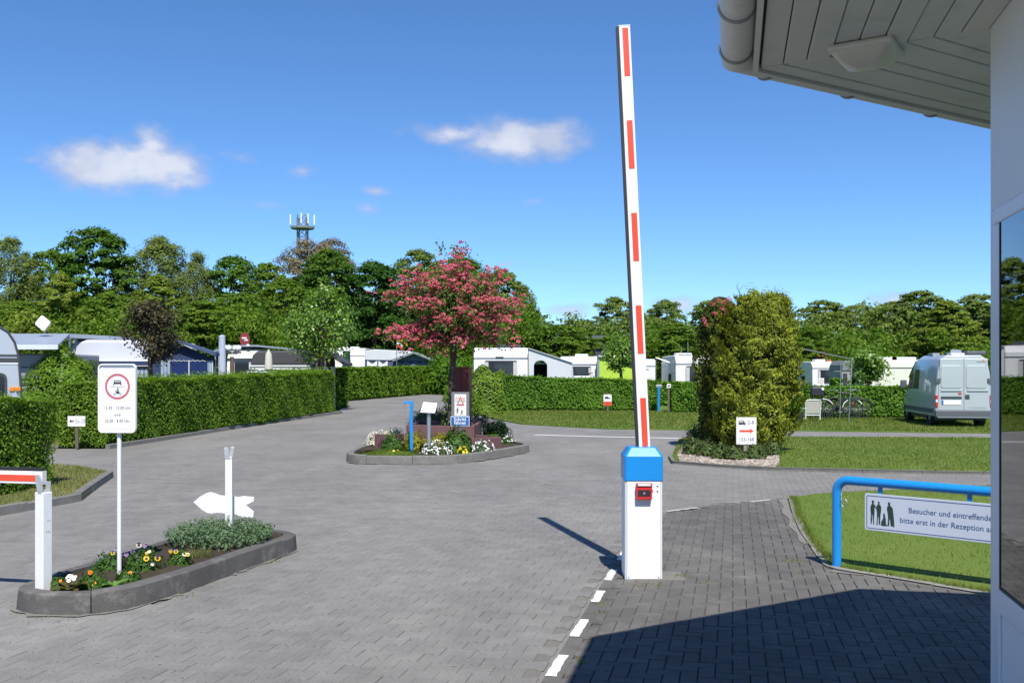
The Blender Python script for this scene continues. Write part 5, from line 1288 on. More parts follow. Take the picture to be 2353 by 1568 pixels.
off = Vector((-.80, .12))
hedge('long clipped hedge along the left side of the road', hA + off + Vector((.12, .2)), hB + off, 1.25, 1.52, 1.76, .033, 1750, m_hedge, 11, -1, 0, .16)
hedge('further clipped hedge beyond the gap on the left of the road', Vector(G(786, 923)) + Vector((-.7, .3)), Vector(G(1008, 903)) + Vector((-.6, 0)), 1.2, 1.9, 2.1, .10, 260, m_hedge, 12, -1)
hedge('near clipped hedge at the left picture edge behind the lowered boom', (-10.4, 14.9), (-7.08, 14.45), 1.5, 1.36, 1.33, .023, 3200, m_hedge, 13, -1, .05, .14)
hedge('clipped hedge behind the grass strip in the middle distance', (G(1150, 946)[0], 44.4), (G(1504, 946)[0] + .2, 44.2), 1.1, 1.5, 1.32, .05, 850, m_hedge_dark, 14, -1, .02, .12)
hedge('short clipped hedge right of the blue tap post', (G(1540, 946)[0], 42.6), (11.2, 42.4), 1.1, 1.12, 1.12, .06, 560, m_hedge_dark, 15, -1, .02)
hedge('clipped hedge behind the bicycles and the van', (9.9, 38.3), (20.5, 36.8), 1.0, 1.15, 1.20, .055, 560, m_hedge_dark, 16, -1, .02)
hedge('low dark hedge seen through the gap beside the blue tap post', (5.5, 50), (10.5, 50.6), 1.2, 1.15, 1.15, .09, 260, m_hedge_dark, 17, -1, .02)
hedge('strip of hedge in front of the dark brown awning', (PX(600, 46), 46), (PX(790, 48), 48), .9, 1.75, 1.85, .09, 260, m_hedge, 18, -1)
hedge('low hedge behind the parked bicycles, before the far caravans', (16.8, 52), (24, 52), 1.0, 1.35, 1.4, .09, 240, m_hedge_dark, 19, -1)
def bush(name, label, px, py, hw, h, n, size, m, seed, z=.03, dome=.75):
    x, y = G(px, py, z); t = thing(name, label, 'bush', (PX(px, y + hw * .8), y + hw * .8, z)); rs = np.random.RandomState(seed)
    d = unit(rs.normal(size=(n, 3))); d[:, 2] = np.abs(d[:, 2]); k = (.75 + .25 * rs.rand(n) ** .5) * (1 + .10 * np.sin(d[:, 0] * 6 + seed) * np.cos(d[:, 2] * 7) + .07 * np.sin(d[:, 1] * 9 + d[:, 2] * 5))
    pw = 4.5 + 1.5 * (dome < .7); rad = 1 / (np.abs(d[:, 0]) ** pw + np.abs(d[:, 1]) ** pw + np.abs(d[:, 2]) ** pw) ** (1 / pw)
    P = d * (k * rad)[:, None] * np.array([hw, hw * .9, h]); leaves('foliage', P, d + np.array([0, 0, .35]), size, m, t, .58, .7, seed)
    prof = [(hw * .7, 0), (hw * .74, h * .3), (hw * .6, h * .62), (hw * .25, h * .8)]; MB().lathe(prof, 12).build('twigs', m_twig, t, smooth=60); return t
bush('bush', 'round shaggy bush behind the near hedge at left', 146, 990, 1.0, PZ(822, 30) - .03, 9000, .055, m_hedge, 21, .03)
bush('bush', 'light green rounded bush right of the red cabinet', 1122, 952, .72, 1.72, 8000, .05, m_hedge_light, 22, .03, .55)
bush('bush', 'dark bush at the far end of the left road', 1040, 905, 1.9, 2.6, 3500, .14, m_hedge_dark, 23)
bush('bush', 'low straggly bush below the silver caravan at left edge', 40, 1010, 1.2, 1.1, 4000, .06, m_hedge_light, 24)
bush('bush', 'low dark bush in front of the white caravan and awning', 1085, 922, 1.5, 2.0, 3000, .12, m_hedge_dark, 25)

# small pitch number signs, blue tap post
def small_sign(label, px, py, Y, w, h, foot, extras):
    t = thing('pitch_sign', label, 'sign', (PX(px, Y), Y, .03)); z = PZ(py, Y) - .03
    MB().box(-.035, .035, .002, .04, 0, z + h * .65).build('post', mat('dark_wood_post', (.12, .10, .08), .9, 0, .3, 9), t)
    bd = MB().box(-w / 2, w / 2, -.012, 0, z - h / 2, z + h / 2).build('board', m_signwhite, t, bevel=.003); extras(bd, z, w, h); return t
def ex1(bd, z, w, h):
    text('10a-28', .14, m_fineline, bd, (.06, -.0128, z), sx=.75)
    MB().prism([(-.16, z), (-.12, z + .045), (-.12, z + .015), (-.07, z + .015), (-.07, z - .015), (-.12, z - .015), (-.12, z - .045)], 'y', -.0132, -.0122).build('arrow', m_print, bd)
small_sign('small white pitch sign with arrow and numbers at the hedge end', 176, 967, 22.6, .40, .235, 0, ex1)
def ex2(bd, z, w, h):
    MB().box(-w / 2 + .002, w / 2 - .002, -.0135, -.0122, z - h / 2 + .003, z - h * .12).build('red_field', m_red, bd)
    text('141', .16, m_print, bd, (0, -.0142, z - h * .31), sx=.9)
    MB().prism([(-.12, z + .05), (-.12, z + .14), (.02, z + .16), (.04, z + .10), (.13, z + .09), (.13, z + .05)], 'y', -.0132, -.0122).build('caravan_pictogram', m_print, bd)
small_sign('small pitch sign with caravan symbol above a red number field', 1395.5, 918.5, 42.9, .35, .48, 0, ex2)
def ex3(bd, z, w, h): MB().box(-.05, .05, -.0132, -.0122, z - .03, z + .03).build('number', m_print, bd)
small_sign('tiny white number plate at the end of the hedge by the tap', 1536, 886, 42.0, .16, .16, 0, ex3)
t = thing('tap_post', 'slim blue water tap post in the hedge gap', 'tap', (PX(1513, 43), 43, .02)); z = PZ(885, 43) - .02
MB().tube([(0, 0, 0), (0, 0, z)], .055, 10).build('post', m_blue, t, smooth=40)
MB().box(-.12, .13, -.05, .05, z - .09, z + .03).build('tap', m_steel, t, bevel=.01)
# ------------------------------------------------------------------ caravans, tents, cars
m_cvwhite = mat('caravan_white', (.78, .78, .77), .35, 0, .04, 1.2, 0, 60, .5, .2)
m_cvcream = mat('caravan_cream', (.70, .68, .58), .4, 0, .05, 1.2, 0, 60, .5, .2)
m_cvsilver = mat('caravan_silver', (.46, .50, .55), .4, .2, .06, 1.0, 0, 60, .5, .2)
m_trim = mat('dark_trim', (.05, .055, .06), .5)
m_wglass = glassmat('dark_caravan_glass', (.025, .03, .04))
m_curtain = mat('pale_curtain', (.50, .49, .47), .9, 0, .2, 12)
m_tyre = mat('tyre_rubber', (.025, .025, .027), .85)
m_hub = mat('wheel_rim', (.40, .41, .42), .4, .6)
m_orange_l = mat('amber_lens', (.75, .22, .02), .25)
m_red_l = mat('red_lens', (.55, .02, .015), .25)
m_clear_l = mat('clear_lens', (.65, .66, .68), .2)
m_canvas = mat('grey_white_canvas', (.58, .60, .62), .85, 0, .10, 2.0, .3, 8, .2)
m_canvas_dark = mat('shaded_canvas', (.03, .032, .035), .9)  # near-black canvas copy, shade inside the awning put into its colour
def wheel(parent, x, y, r, w, axis='x', name='wheel'):
    wl = MB().ring((x, y, r), r * .58, r, 24, axis, w).build(name, m_tyre, parent, smooth=40)
    MB().disc((x + (w * .15 if axis == 'x' else 0), y + (w * .15 if axis == 'y' else 0), r), r * .6, 20, axis, w * .7).build('rim', m_hub, wl); return wl
def caravan(label, px_l, px_r, top, Y, length, m_body, rz=0, front=True, z0=.02, style='modern', window=True, group='caravans on the pitches', vents=(.3, .65), swage=True):
    """caravan whose end wall, px_l..px_r wide and reaching up to row top, faces the camera"""
    W = PX(px_r, Y) - PX(px_l, Y); H = PZ(top, Y) - z0; x = (PX(px_l, Y) + PX(px_r, Y)) / 2
    t = thing('caravan', label, 'caravan', (x, Y, z0), rz, group)
    g = .38; r = .14 * H
    if style == 'modern': prof = [(.10, g), (0.02, g + .25), (0, g + .7), (.02, H - .75 * r), (.10, H - .18), (.28, H - .04), (.5, H), (length - .5, H), (length - .2, H - .10), (length - .05, H - .35), (length, g + .9), (length - .05, g)]
    else: prof = [(.14, g), (.02, g + .4), (0, g + .9), (.06, H - .7), (.22, H - .30), (.5, H - .08), (.8, H), (length - .8, H), (length - .35, H - .15), (length - .08, H - .6), (length, g + .8), (length - .1, g)]
    MB().prism(prof, 'x', -W / 2, W / 2).build('body', m_body, t, smooth=30, bevel=.05, seg=3)
    if swage: MB().box(-W / 2 - .004, W / 2 + .004, -.012, .4, H * .82, H * .82 + .025).build('trim_line', m_trim, t)
    if window:
        ww, z1, z2 = W * .60, H * .44, H * .785
        wn = MB().prism(rrect(ww, z2 - z1, .08, 4, 0, (z1 + z2) / 2), 'y', -.045, .05).build('window', m_trim, t)
        MB().prism(rrect(ww - .09, z2 - z1 - .09, .06, 4, 0, (z1 + z2) / 2), 'y', -.052, -.0455).build('pane', m_wglass, wn)
        for s in (-1, 1): MB().box(s * ww * .44 - ww * .06, s * ww * .44 + ww * .06, -.0545, -.0525, z1 + .07, z2 - .07).build('curtain', m_curtain, wn)
    for s in (-1, 1):
        lg = MB().box(s * W * .42 - .08, s * W * .42 + .08, -.03, .08, g + .12, g + .3).build('tail_light', m_red_l, t)
        wheel(t, s * (W / 2 - .12) - .09, length * .5, .32, .18)
        sw = MB().box(s * (W / 2 + .001) - .012, s * (W / 2 + .001) + .012, length * .3, length * .3 + .9, g + .7, H * .62).build('window', m_trim, t)
        MB().box(s * (W / 2 + .013) - .004, s * (W / 2 + .013) + .004, length * .3 + .05, length * .3 + .85, g + .75, H * .62 - .05).build('pane', m_wglass, sw)
    MB().box(-W / 2 + .05, W / 2 - .05, .12, length - .12, .16, g - .001).build('skirt', m_trim, t)
    MB().tube([(0, length - .1, .34), (0, length + 1.1, .36)], .05, 8).build('drawbar', m_steel, t)
    for v in vents: MB().prism(rrect(W * .34, .17, .06, 4, W * (v - .5), H + .06), 'y', length * .25, length * .25 + .7).build('roof_vent', m_white_old, t, smooth=40)
    return t
# centre
c = caravan('white caravan with wide rear window beside the grey tent awning', 1088, 1213, 798, 47, 5.2, m_cvwhite, R(0), vents=())
MB().prism(rrect(1.2, .22, .1, 4, .35, PZ(798, 47) + .05), 'y', 1.0, 1.9).build('roof_vent', m_trim, c, smooth=40)
MB().box(-.25, .12, -.03, .1, PZ(823, 47), PZ(820, 47)).build('brake_light', m_trim, c)
def tent_awning():
    Y = 46.8; t = thing('awning_tent', 'grey-white canvas awning with arched dark doorway attached to the caravan', 'awning', (PX(1214, Y), Y, .02))
    X = lambda px: PX(px, Y) - PX(1214, Y); Z = lambda py: PZ(py, Y) - .02; D = 3.6
    zl, zr = Z(800), Z(833); w = X(1314); wb = X(1316)
    # front wall with an arched opening
    ax0, ax1, az = X(1226), X(1257), Z(836)
    arch = [(ax0, 0)] + [((ax0 + ax1) / 2 - (ax1 - ax0) / 2 * math.cos(a), az + (Z(828) - az) + (ax1 - ax0) * .42 * math.sin(a) - .25) for a in np.linspace(0, math.pi, 9)] + [(ax1, 0)]
    wall = [(0, 0), (ax0, 0)] + arch[1:-1] + [(ax1, 0), (wb, 0), (w, zr), (w * .35, zl * .68 + zr * .32 - .02), (0, zl)]
    MB().prism(wall, 'y', 0, .02).build('front_wall', m_canvas, t)
    MB().prism([(0, zl), (w * .35, zl * .68 + zr * .32 - .02), (w, zr), (w, zr + .03), (w * .35, zl * .68 + zr * .32 + .01), (0, zl + .03)], 'y', -.08, D).build('roof', m_canvas, t)
    MB().box(wb - .02, wb, .02, D, 0, zr - .01).build('side_wall', m_canvas, t)
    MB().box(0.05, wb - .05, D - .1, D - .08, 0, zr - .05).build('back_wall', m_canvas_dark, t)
    for k in range(4): MB().box(.02, wb - .05, .3 + k * .8, .34 + k * .8, zr - .05, zr - .01).build('roof_pole', m_steel, t)
    MB().prism([(wb + .03, 0), (wb - .05, zr - .3), (wb + .0, zr - .3), (wb + .08, 0)], 'y', -.05, -.02).build('door_flap', m_canvas, t)
tent_awning()
caravan('white caravan with rooflight behind the parked car with roof rack', 1287, 1376, 818, 54, 5.0, m_cvwhite, R(-4), vents=(.55,))
def lime():
    Y = 53.5; t = thing('awning_tent', 'lime green awning with white scalloped window beside the small tree', 'awning', (PX(1376, Y), Y, .02)); X = lambda px: PX(px, Y) - PX(1376, Y); Z = lambda py: PZ(py, Y) - .02
    m_lm = mat('lime_canvas', (.42, .60, .06), .85, 0, .08, 2.0, .2, 8); m_lgrey = mat('awning_grey', (.42, .43, .42), .8)
    MB().prism([(0, 0), (X(1482), 0), (X(1482), Z(848)), (X(1402), Z(822)), (0, Z(820))], 'y', 0, .03).build('front_wall', m_lm, t)
    MB().prism([(-.05, Z(820) + .01), (X(1402), Z(822) + .01), (X(1490), Z(850)), (X(1490), Z(847)), (X(1402), Z(818)), (-.05, Z(815))], 'y', -.15, 3.0).build('roof', m_lgrey, t)
    MB().prism([(X(1462), .4), (X(1480), .4), (X(1480), Z(866)), (X(1475), Z(862)), (X(1467), Z(862)), (X(1462), Z(866))], 'y', -.03, -.002).build('window', mat('pale_lime_window', (.55, .70, .25), .4), t)
    MB().box(-.10, .02, -.05, -.005, .1, Z(820)).build('edge_pole', m_steel, t)
lime()
caravan('sliver of a white caravan visible right of the upright boom', 1468, 1506, 824, 60, 4.5, m_cvwhite, R(0), window=False, vents=())
caravan('white caravan half hidden behind the conifer with cream curtain', 1552, 1668, 816, 52, 5.0, m_cvwhite, R(0), vents=(.25,))
t = thing('awning_pole', 'thin slanting awning line above the hedge gap', 'pole', (PX(1506, 54), 54, .02)); MB().tube([(0, 0, 0), (0, 0, PZ(826, 54))], .03, 6).tube([(0, 0, PZ(822, 54)), (1.1, -.4, PZ(840, 54))], .035, 6).build('pole', m_steel, t)
t = thing('antenna', 'thin double antenna mast on the half hidden caravan', 'antenna', (PX(1580, 52.6), 52.6, PZ(817, 52)), 0); MB().tube([(0, 0, 0), (0, 0, .75)], .015, 5).tube([(-.35, 0, 0), (-.35, 0, .5)], .012, 5).box(-.45, .15, -.2, .2, -.02, .09).build('mast', m_steel, t)
# car with roof rack behind the hedge
def car(label, px_l, px_r, top, Y, rz, m_body, rack=False, group='parked cars'):
    L_ = PX(px_r, Y) - PX(px_l, Y); H = PZ(top, Y) - .02; x = (PX(px_l, Y) + PX(px_r, Y)) / 2; t = thing('parked_car', label, 'car', (x, Y, .02), rz, group); W = 1.7; h = L_ / 2
    body = [(-h, .35), (-h, H * .55), (-h * .92, H * .62), (h * .45, H * .64), (h * .97, H * .5), (h, .4), (h * .9, .22), (-h * .95, .22)]
    MB().prism(body, 'y', 0, W).build('body', m_body, t, bevel=.05)
    cab = [(-h * .95, H * .60), (-h * .82, H * .93), (-h * .7, H), (h * .02, H), (h * .16, H * .95), (h * .5, H * .62)]
    cb = MB().prism(cab, 'y', .10, W - .10).build('cabin', m_body, t, bevel=.04)
    for (a, b_) in ((-.80, -.44), (-.40, -.06), (-.02, .34)):
        top_b = min(b_, .05) if b_ > .1 else b_
        MB().prism([(h * a, H * .66), (h * b_, H * .66), (h * top_b, H * .92), (h * (a + .04), H * .92)], 'y', .088, .0985).build('window', m_wglass, cb)
    for s in (-.62, .6): wheel(t, h * s, -.02, .31, .2, 'y')
    for s in (-1, 1): MB().box(-h * .02 if s < 0 else -h * .6, (-h * .02 if s < 0 else -h * .6) + .02, .1, W - .1, H + .02, H + .07).build('roof_bar', m_trim, t)
    if rack: MB().box(-h * .5, -h * .46, .1, W - .1, H + .07, H + .12).box(h * .02, h * .06, .1, W - .1, H + .07, H + .12).box(-h * .6, h * .2, .15, .2, H + .12, H + .15).build('roof_rack', m_trim, t)
    MB().box(h * .93, h * 1.005, .12, .45, H * .42, H * .52).build('headlight', m_clear_l, t); MB().box(h * .93, h * 1.005, W - .45, W - .12, H * .42, H * .52).build('headlight', m_clear_l, t)
    return t
car('light estate car with roof rack behind the middle hedge', 1305, 1402, 863, 49.5, 0, mat('silver_green_car_paint', (.42, .48, .46), .3, .3, .05, 1, 0, 60, .5, .5), True)
car('silver estate car roof showing above the long left hedge', 540, 680, 852, 41, R(0), mat('silver_blue_car_paint', (.45, .49, .54), .3, .3, .05, 1, 0, 60, .5, .5))

# left: silver caravan at the edge, roofed caravan, blue awning
def silver_caravan():
    Y = 20.6; t = thing('caravan', 'silver caravan with curved nose cut by the left picture edge', 'caravan', (PX(44, Y), Y, .03), R(26), 'caravans on the pitches'); X = lambda px: PX(px, Y) - PX(44, Y); Z = lambda py: PZ(py, Y) - .03
    prof = [(X(50), .38), (X(50), Z(960)), (X(46), Z(870)), (X(42), Z(815)), (X(34), Z(785)), (X(20), Z(762)), (X(2), Z(750)), (X(-25), Z(746)), (-4.6, Z(746)), (-4.9, Z(800)), (-5.0, .8), (-4.9, .38)]
    MB().prism(prof, 'y', 0, 2.25).build('body', m_cvsilver, t, smooth=30, bevel=.03)
    # black rubber edge along the nose
    MB().tube([(p[0] + .005, -.004, p[1]) for p in prof[1:9]], .022, 8).build('edge_trim', m_trim, t, smooth=60)
    for (r0, r1, m_) in ((814, 818, m_trim), (822, 832, m_trim), (833, 836, m_cvwhite)): MB().prism([(-4.7, Z(r1)), (X(44), Z(r1)), (X(43.5), Z(r0)), (-4.7, Z(r0))], 'y', -.012, -.002).build('stripe', m_, t)
    wn = MB().prism(rrect(X(19) - X(-75), Z(832 + 22) - Z(958 - 34), .12, 5, (X(19) + X(-75)) / 2, (Z(856) + Z(926)) / 2), 'y', -.03, .02).build('window', m_trim, t)
    MB().prism(rrect(X(14) - X(-70), Z(854) - Z(924) - .1, .09, 5, (X(14) + X(-70)) / 2, (Z(856) + Z(926)) / 2), 'y', -.037, -.031).build('pane', m_wglass, wn)
    for px in (30, 42): MB().box(X(px) - .05, X(px) + .045, -.03, .0, Z(898), Z(888)).build('marker_light', m_orange_l, t, bevel=.01)
    wheel(t, -2.6, -.03, .33, .2, 'y'); MB().box(-4.7, -.3, .1, 2.1, .16, .375).build('skirt', m_trim, t)
silver_caravan()
def roofed():
    Y = 29.0; t = thing('caravan', 'grey caravan under a pale grey protective roof with satellite panel', 'caravan', (PX(42, Y), Y, .03), 0, 'caravans on the pitches'); X = lambda px: PX(px, Y) - PX(42, Y); Z = lambda py: PZ(py, Y) - .03
    m_rg = mat('grey_roof_sheet', (.30, .34, .40), .5, .1, .06, 1.0, .05, 20); m_wb = mat('grey_wall_band', (.25, .27, .31), .5, 0, .08, 1.0); m_fw = mat('pale_fascia', (.62, .67, .72), .4)
    # low-pitched roof: near eave at the left, ridge behind, verge rising to the right
    ye, yr = 0.0, 3.6; ze = Z(792)
    k = (Y + yr) / Y
    zrid = PZ(766, Y + yr) - .03; xr = PX(160, Y + yr) - PX(42, Y); xe = X(133)
    MB().add([(-5, ye, ze), (xe, ye, ze), (xr, yr, zrid), (-5, yr, zrid), (-5, ye, ze - .05), (xe, ye, ze - .05), (xr, yr, zrid - .05), (-5, yr, zrid - .05)], [(0, 1, 2, 3), (4, 7, 6, 5), (0, 4, 5, 1), (1, 5, 6, 2), (2, 6, 7, 3), (3, 7, 4, 0)]).build('roof', m_rg, t)
    zr2 = PZ(774, Y + yr + 1.6) - .03; x2 = PX(300, Y + yr + 1.6) - PX(42, Y)
    MB().add([(xr - .2, yr + .05, zrid + .01), (x2, yr + 1.6, zr2), (x2, yr + 3.5, zr2 - .1), (xr - .2, yr + 3.5, zrid - .1), (xr - .2, yr + .05, zrid - .13), (x2, yr + 1.6, zr2 - .12), (x2, yr + 3.5, zr2 - .22), (xr - .2, yr + 3.5, zrid - .22)], [(0, 1, 2, 3), (4, 7, 6, 5), (0, 4, 5, 1), (1, 5, 6, 2), (2, 6, 7, 3), (3, 7, 4, 0)]).build('roof_extension', m_rg, t)
    for q in range(6): p = q / 5; MB().box(xr + (x2 - xr) * p - .02, xr + (x2 - xr) * p + .02, yr + .3 + 1.5 * p, yr + 3.2, zrid - .30, zrid - .16).build('rafter', m_wb, t)
    MB().box(-5, xe + .01, ye - .03, ye - .002, ze - .13, ze + .01).build('fascia', m_fw, t)
    MB().box(-5, xe - .1, ye + .5, ye + 3.2, .35, ze - .25).build('wall', m_wb, t, bevel=.05)
    wn = MB().prism(rrect(2.6, Z(842) - Z(872), .06, 4, X(80) - .6, (Z(842) + Z(872)) / 2), 'y', ye + .47, ye + .499).build('window', m_trim, t); MB().prism(rrect(2.5, Z(842) - Z(872) - .08, .05, 4, X(80) - .6, (Z(842) + Z(872)) / 2), 'y', ye + .462, ye + .469).build('pane', mat('grey_blind', (.26, .28, .36), .3), wn)
    for (r0, r1) in ((880, 886), (888, 891)): MB().box(-5, xe - .12, ye + .478, ye + .4995, Z(r1), Z(r0)).build('stripe', m_fw if r0 == 888 else m_trim, t)
    MB().box(-4.5, xe - .3, ye + .7, ye + 3, .05, .349).build('skirt', m_trim, t)
    for (xx) in (-4.8,): MB().tube([(xx, ye + .1, 0), (xx, ye + .1, ze - .05)], .04, 6).build('roof_post', m_fw, t)
    MB().tube([(xr, yr - .05, 0), (xr, yr - .05, zrid - .05)], .04, 6).build('roof_post', m_fw, t)
roofed()
Yd = 31.5
t = thing('satellite_antenna', 'flat white square satellite antenna tilted on the grey roof', 'antenna', (PX(101, Yd), Yd, PZ(764, 32.3)))
MB().tube([(0, .1, -.02), (0, .05, .12)], .02, 6).build('mast', m_steel, t)
o = MB().prism(rrect(.40, .36, .05, 4), 'y', -.03, .03).build('panel', m_signwhite, t, bevel=.008); o.location = (-.03, 0, .27); o.rotation_euler = (R(-8), R(-53 + 90), R(-10))
def blue_awning():
    Y = 32.2; t = thing('awning_tent', 'dark blue awning tent with pale striped curtains and white roof', 'awning', (PX(165, Y), Y, .03)); X = lambda px: PX(px, Y) - PX(165, Y); Z = lambda py: PZ(py, Y) - .03
    m_bl = mat('navy_canvas', (.025, .045, .11), .8, 0, .12, 2.0, .2, 8); m_blw = mat('blue_window_film', (.02, .035, .12), .15); m_pw = mat('pale_roof_canvas', (.55, .57, .63), .8, 0, .08, 1.5); m_strip = mat('grey_blue_curtain', (.20, .27, .36), .9, 0, .15, 6); m_strip2 = mat('pale_blue_curtain', (.36, .43, .50), .9, 0, .15, 6)
    x1, xa, xb, xc = X(160), X(372), X(415), X(505)
    # caravan roof bulging behind
    Yq = Y + .9; Xq = lambda px: PX(px, Yq) - PX(165, Y); Zq = lambda py: PZ(py, Yq) - .03
    prof = [(Xq(158), Zq(830)), (Xq(161), Zq(800)), (Xq(170), Zq(786)), (Xq(200), Zq(780)), (Xq(300), Zq(781)), (Xq(400), Zq(782)), (Xq(440), Zq(790)), (Xq(440), Zq(840))]
    MB().prism(prof, 'y', .9, 1.5).build('roof', m_pw, t, smooth=40, bevel=.08)
    MB().box(x1 + .05, xa, .3, 3.0, 0.0, Z(834)).build('side_wall', m_bl, t)
    MB().add([(x1, .2, Z(836)), (xa + .3, .2, Z(834)), (xa + .3, 1.3, Z(818)), (x1, 1.3, Z(820))], [(0, 1, 2, 3)]).build('roof_flap', m_pw, t)
    MB().box(x1, xa + .2, .16, .29, Z(838), Z(829)).build('valance', m_bl, t); MB().box(x1 + .2, xa, .13, .158, Z(841), Z(839)).build('piping', m_canvas, t)
    for (a, b_) in ((205, 250), (258, 272), (282, 296)): MB().box(X(a), X(b_), .27, .298, .9, Z(843)).build('window', m_blw, t)
    for a in (252, 277): MB().box(X(a) - .04, X(a) + .04, .25, .295, .3, Z(842)).build('window_bar', m_canvas, t)
    k = 0
    for a in range(300, 336, 5): MB().tube([(X(a), .25, .3), (X(a), .25, Z(845))], .045, 6).build('curtain', m_strip if k % 2 else m_strip2, t); k += 1
    # gabled front
    MB().prism([(xa, 0), (xc, 0), (xc, Z(826)), (xb + .15, Z(790)), (xa - .15, Z(818))], 'y', -.5, -.46).build('front_wall', m_bl, t)
    MB().prism([(xa - .35, Z(820)), (xb + .15, Z(788)), (xc + .08, Z(818)), (xc + .08, Z(810)), (xb + .15, Z(783)), (xa - .35, Z(812))], 'y', -.75, -.3).build('gable_roof', mat('navy_roof_edge', (.05, .08, .16), .7), t)
    for (a, b_) in ((408, 445), (449, 487)): MB().box(X(a), X(b_), -.54, -.505, .3, Z(829)).build('window', m_blw, t)
    for j, a in enumerate((385, 389, 393, 397, 401, 490, 494, 498)): MB().tube([(X(a), -.52, .3), (X(a), -.52, Z(828))], .035, 6).build('curtain', m_strip if j % 2 else m_strip2, t)
    for a in (447, 500): MB().tube([(X(a), -.56, 0), (X(a), -.56, Z(828))], .022, 6).build('tent_pole', m_canvas, t)
    pts = [(X(403) + (X(488) - X(403)) * i / 16, -.545, Z(828) - (.03 if i % 2 else 0)) for i in range(17)]; MB().tube(pts, .012, 5).build('rope', m_canvas, t)
blue_awning()
t = thing('wrapped_parasol', 'tall closed parasol in a pale grey sleeve above the left hedge', 'parasol', (PX(510, 32.9), 32.9, .03)); MB().lathe([(.03, 0), (.03, 1.0), (.12, 1.05), (.13, 2.0), (.11, PZ(778, 32.9)), (.12, PZ(774, 32.9)), (.02, PZ(771, 32.9))], 10).build('sleeve', mat('pale_blue_grey_sleeve', (.44, .50, .60), .8), t, smooth=50)
t = thing('globe_lamp', 'brown post lamp with cluster of white glass globes above the hedge', 'lamp', (PX(533, 38), 38, .03)); MB().lathe([(.10, 0), (.08, PZ(815, 38) - .1)], 10).build('post', mat('brown_lamp_post', (.13, .085, .065), .8), t, smooth=50)
m_globe = mat('white_glass_globe', (.75, .76, .74), .15)
ct = MB()
for (dx, dy) in ((-.24, 0), (-.08, -.15), (.08, .15), (.24, 0)): ct.box(dx - .09, dx + .09, dy - .09, dy + .09, PZ(813, 38), PZ(809, 38))
ct.box(-.2, .2, -.05, .05, PZ(815, 38), PZ(812.8, 38)).build('holder', m_trim, t)
for (dx, dy) in ((-.24, 0), (-.08, -.15), (.08, .15), (.24, 0)): MB().lathe([(.005, 0), (.08, .02), (.115, .09), (.115, .15), (.08, .22), (.005, .25)], 12, (dx, dy, PZ(809, 38) + .001)).build('globe', m_globe, t, smooth=60)
# brown-roofed awning with white caravan
def brown_awning():
    Y = 47.5; t = thing('awning_tent', 'awning with dark brown roof and open gable in front of a cream caravan', 'awning', (PX(595, Y), Y, .03)); X = lambda px: PX(px, Y) - PX(595, Y); Z = lambda py: PZ(py, Y) - .03
    m_br = mat('dark_brown_roof', (.055, .055, .06), .7, 0, .12, 2); m_iv = mat('ivory_wall', (.66, .64, .52), .6); 
    MB().prism([(X(574), Z(838)), (X(580), Z(815)), (X(590), Z(806)), (X(690), Z(804)), (X(745), Z(806)), (X(745), Z(838))], 'y', 0, 2.6).build('roof', m_br, t, bevel=.08)
    MB().prism([(X(720), Z(842)), (X(762), Z(816)), (X(798), Z(840)), (X(798), Z(834)), (X(762), Z(810)), (X(715), Z(838))], 'y', -.8, 1.5).build('gable_roof', m_br, t)
    MB().prism([(X(735), 0), (X(772), 0), (X(772), Z(826)), (X(762), Z(817)), (X(735), Z(834))], 'y', -.3, -.25).build('front_wall', mat('shaded_opening', (.03, .028, .028), .9), t)  # near-black sheet painted as the shade inside the open gable
    MB().box(X(574), X(722), .05, .12, 0, Z(838.5)).build('side_wall', m_iv, t)
    MB().box(X(572), X(724), -.03, .04, Z(842), Z(838)).build('trim', m_canvas, t)
    for (a, b_) in ((578, 583), (586, 672), (676, 682), (686, 718)): MB().box(X(a), X(b_), .01, .048, .3, Z(845)).build('panel', m_cvwhite if a != 686 else m_curtain, t)
    for a in (740, 752, 768): MB().box(X(a) - .1, X(a) + .1, -.36, -.31, 0, Z(842)).build('post', m_curtain, t)
brown_awning()
caravan('cream caravan with low roof left of the brown awning', 520, 592, 800, 49.5, 5.5, m_cvcream, R(0), style='old', vents=(.5,))
t = thing('roof_cover', 'grey protective roof over the cream caravan', 'roof', (PX(520, 51), 51, .03)); X = lambda px: PX(px, 51) - PX(520, 51); Z = lambda py: PZ(py, 51) - .03
MB().prism([(X(505), Z(806)), (X(545), Z(794)), (X(600), Z(793)), (X(680), Z(801)), (X(680), Z(804)), (X(600), Z(797)), (X(545), Z(798)), (X(505), Z(810))], 'y', -1.2, 3.8).build('sheet', mat('grey_roof_sheet2', (.26, .30, .35), .5), t)
for px in (508, 676):
    for yy in (-1, 3.6): MB().tube([(X(px), yy, 0), (X(px), yy, Z(806))], .04, 6).build('post', m_steel, t)
t = thing('satellite_dish', 'dark red oval satellite dish above the left caravans', 'antenna', (PX(563, 50), 50, PZ(796, 50))); MB().tube([(.1, .1, -.05), (.1, .1, .12), (0, .05, .25)], .03, 6).build('mast', m_steel, t)
MB().loft([[(q * .26 * math.cos(a), y, .36 + q * .36 * math.sin(a)) for a in np.linspace(0, 2 * math.pi, 20, endpoint=False)] for q, y in ((1, -.06), (.7, 0), (.2, .04))]).build('dish', mat('dark_red_dish', (.22, .035, .03), .5), t, smooth=60); MB().box(-.14, .1, -.075, -.068, .40, .47).box(-.02, .16, -.074, -.069, .30, .36).build('logo', m_signwhite, t); MB().box(.15, .3, -.3, -.2, .02, .12).build('receiver', m_signwhite, t)
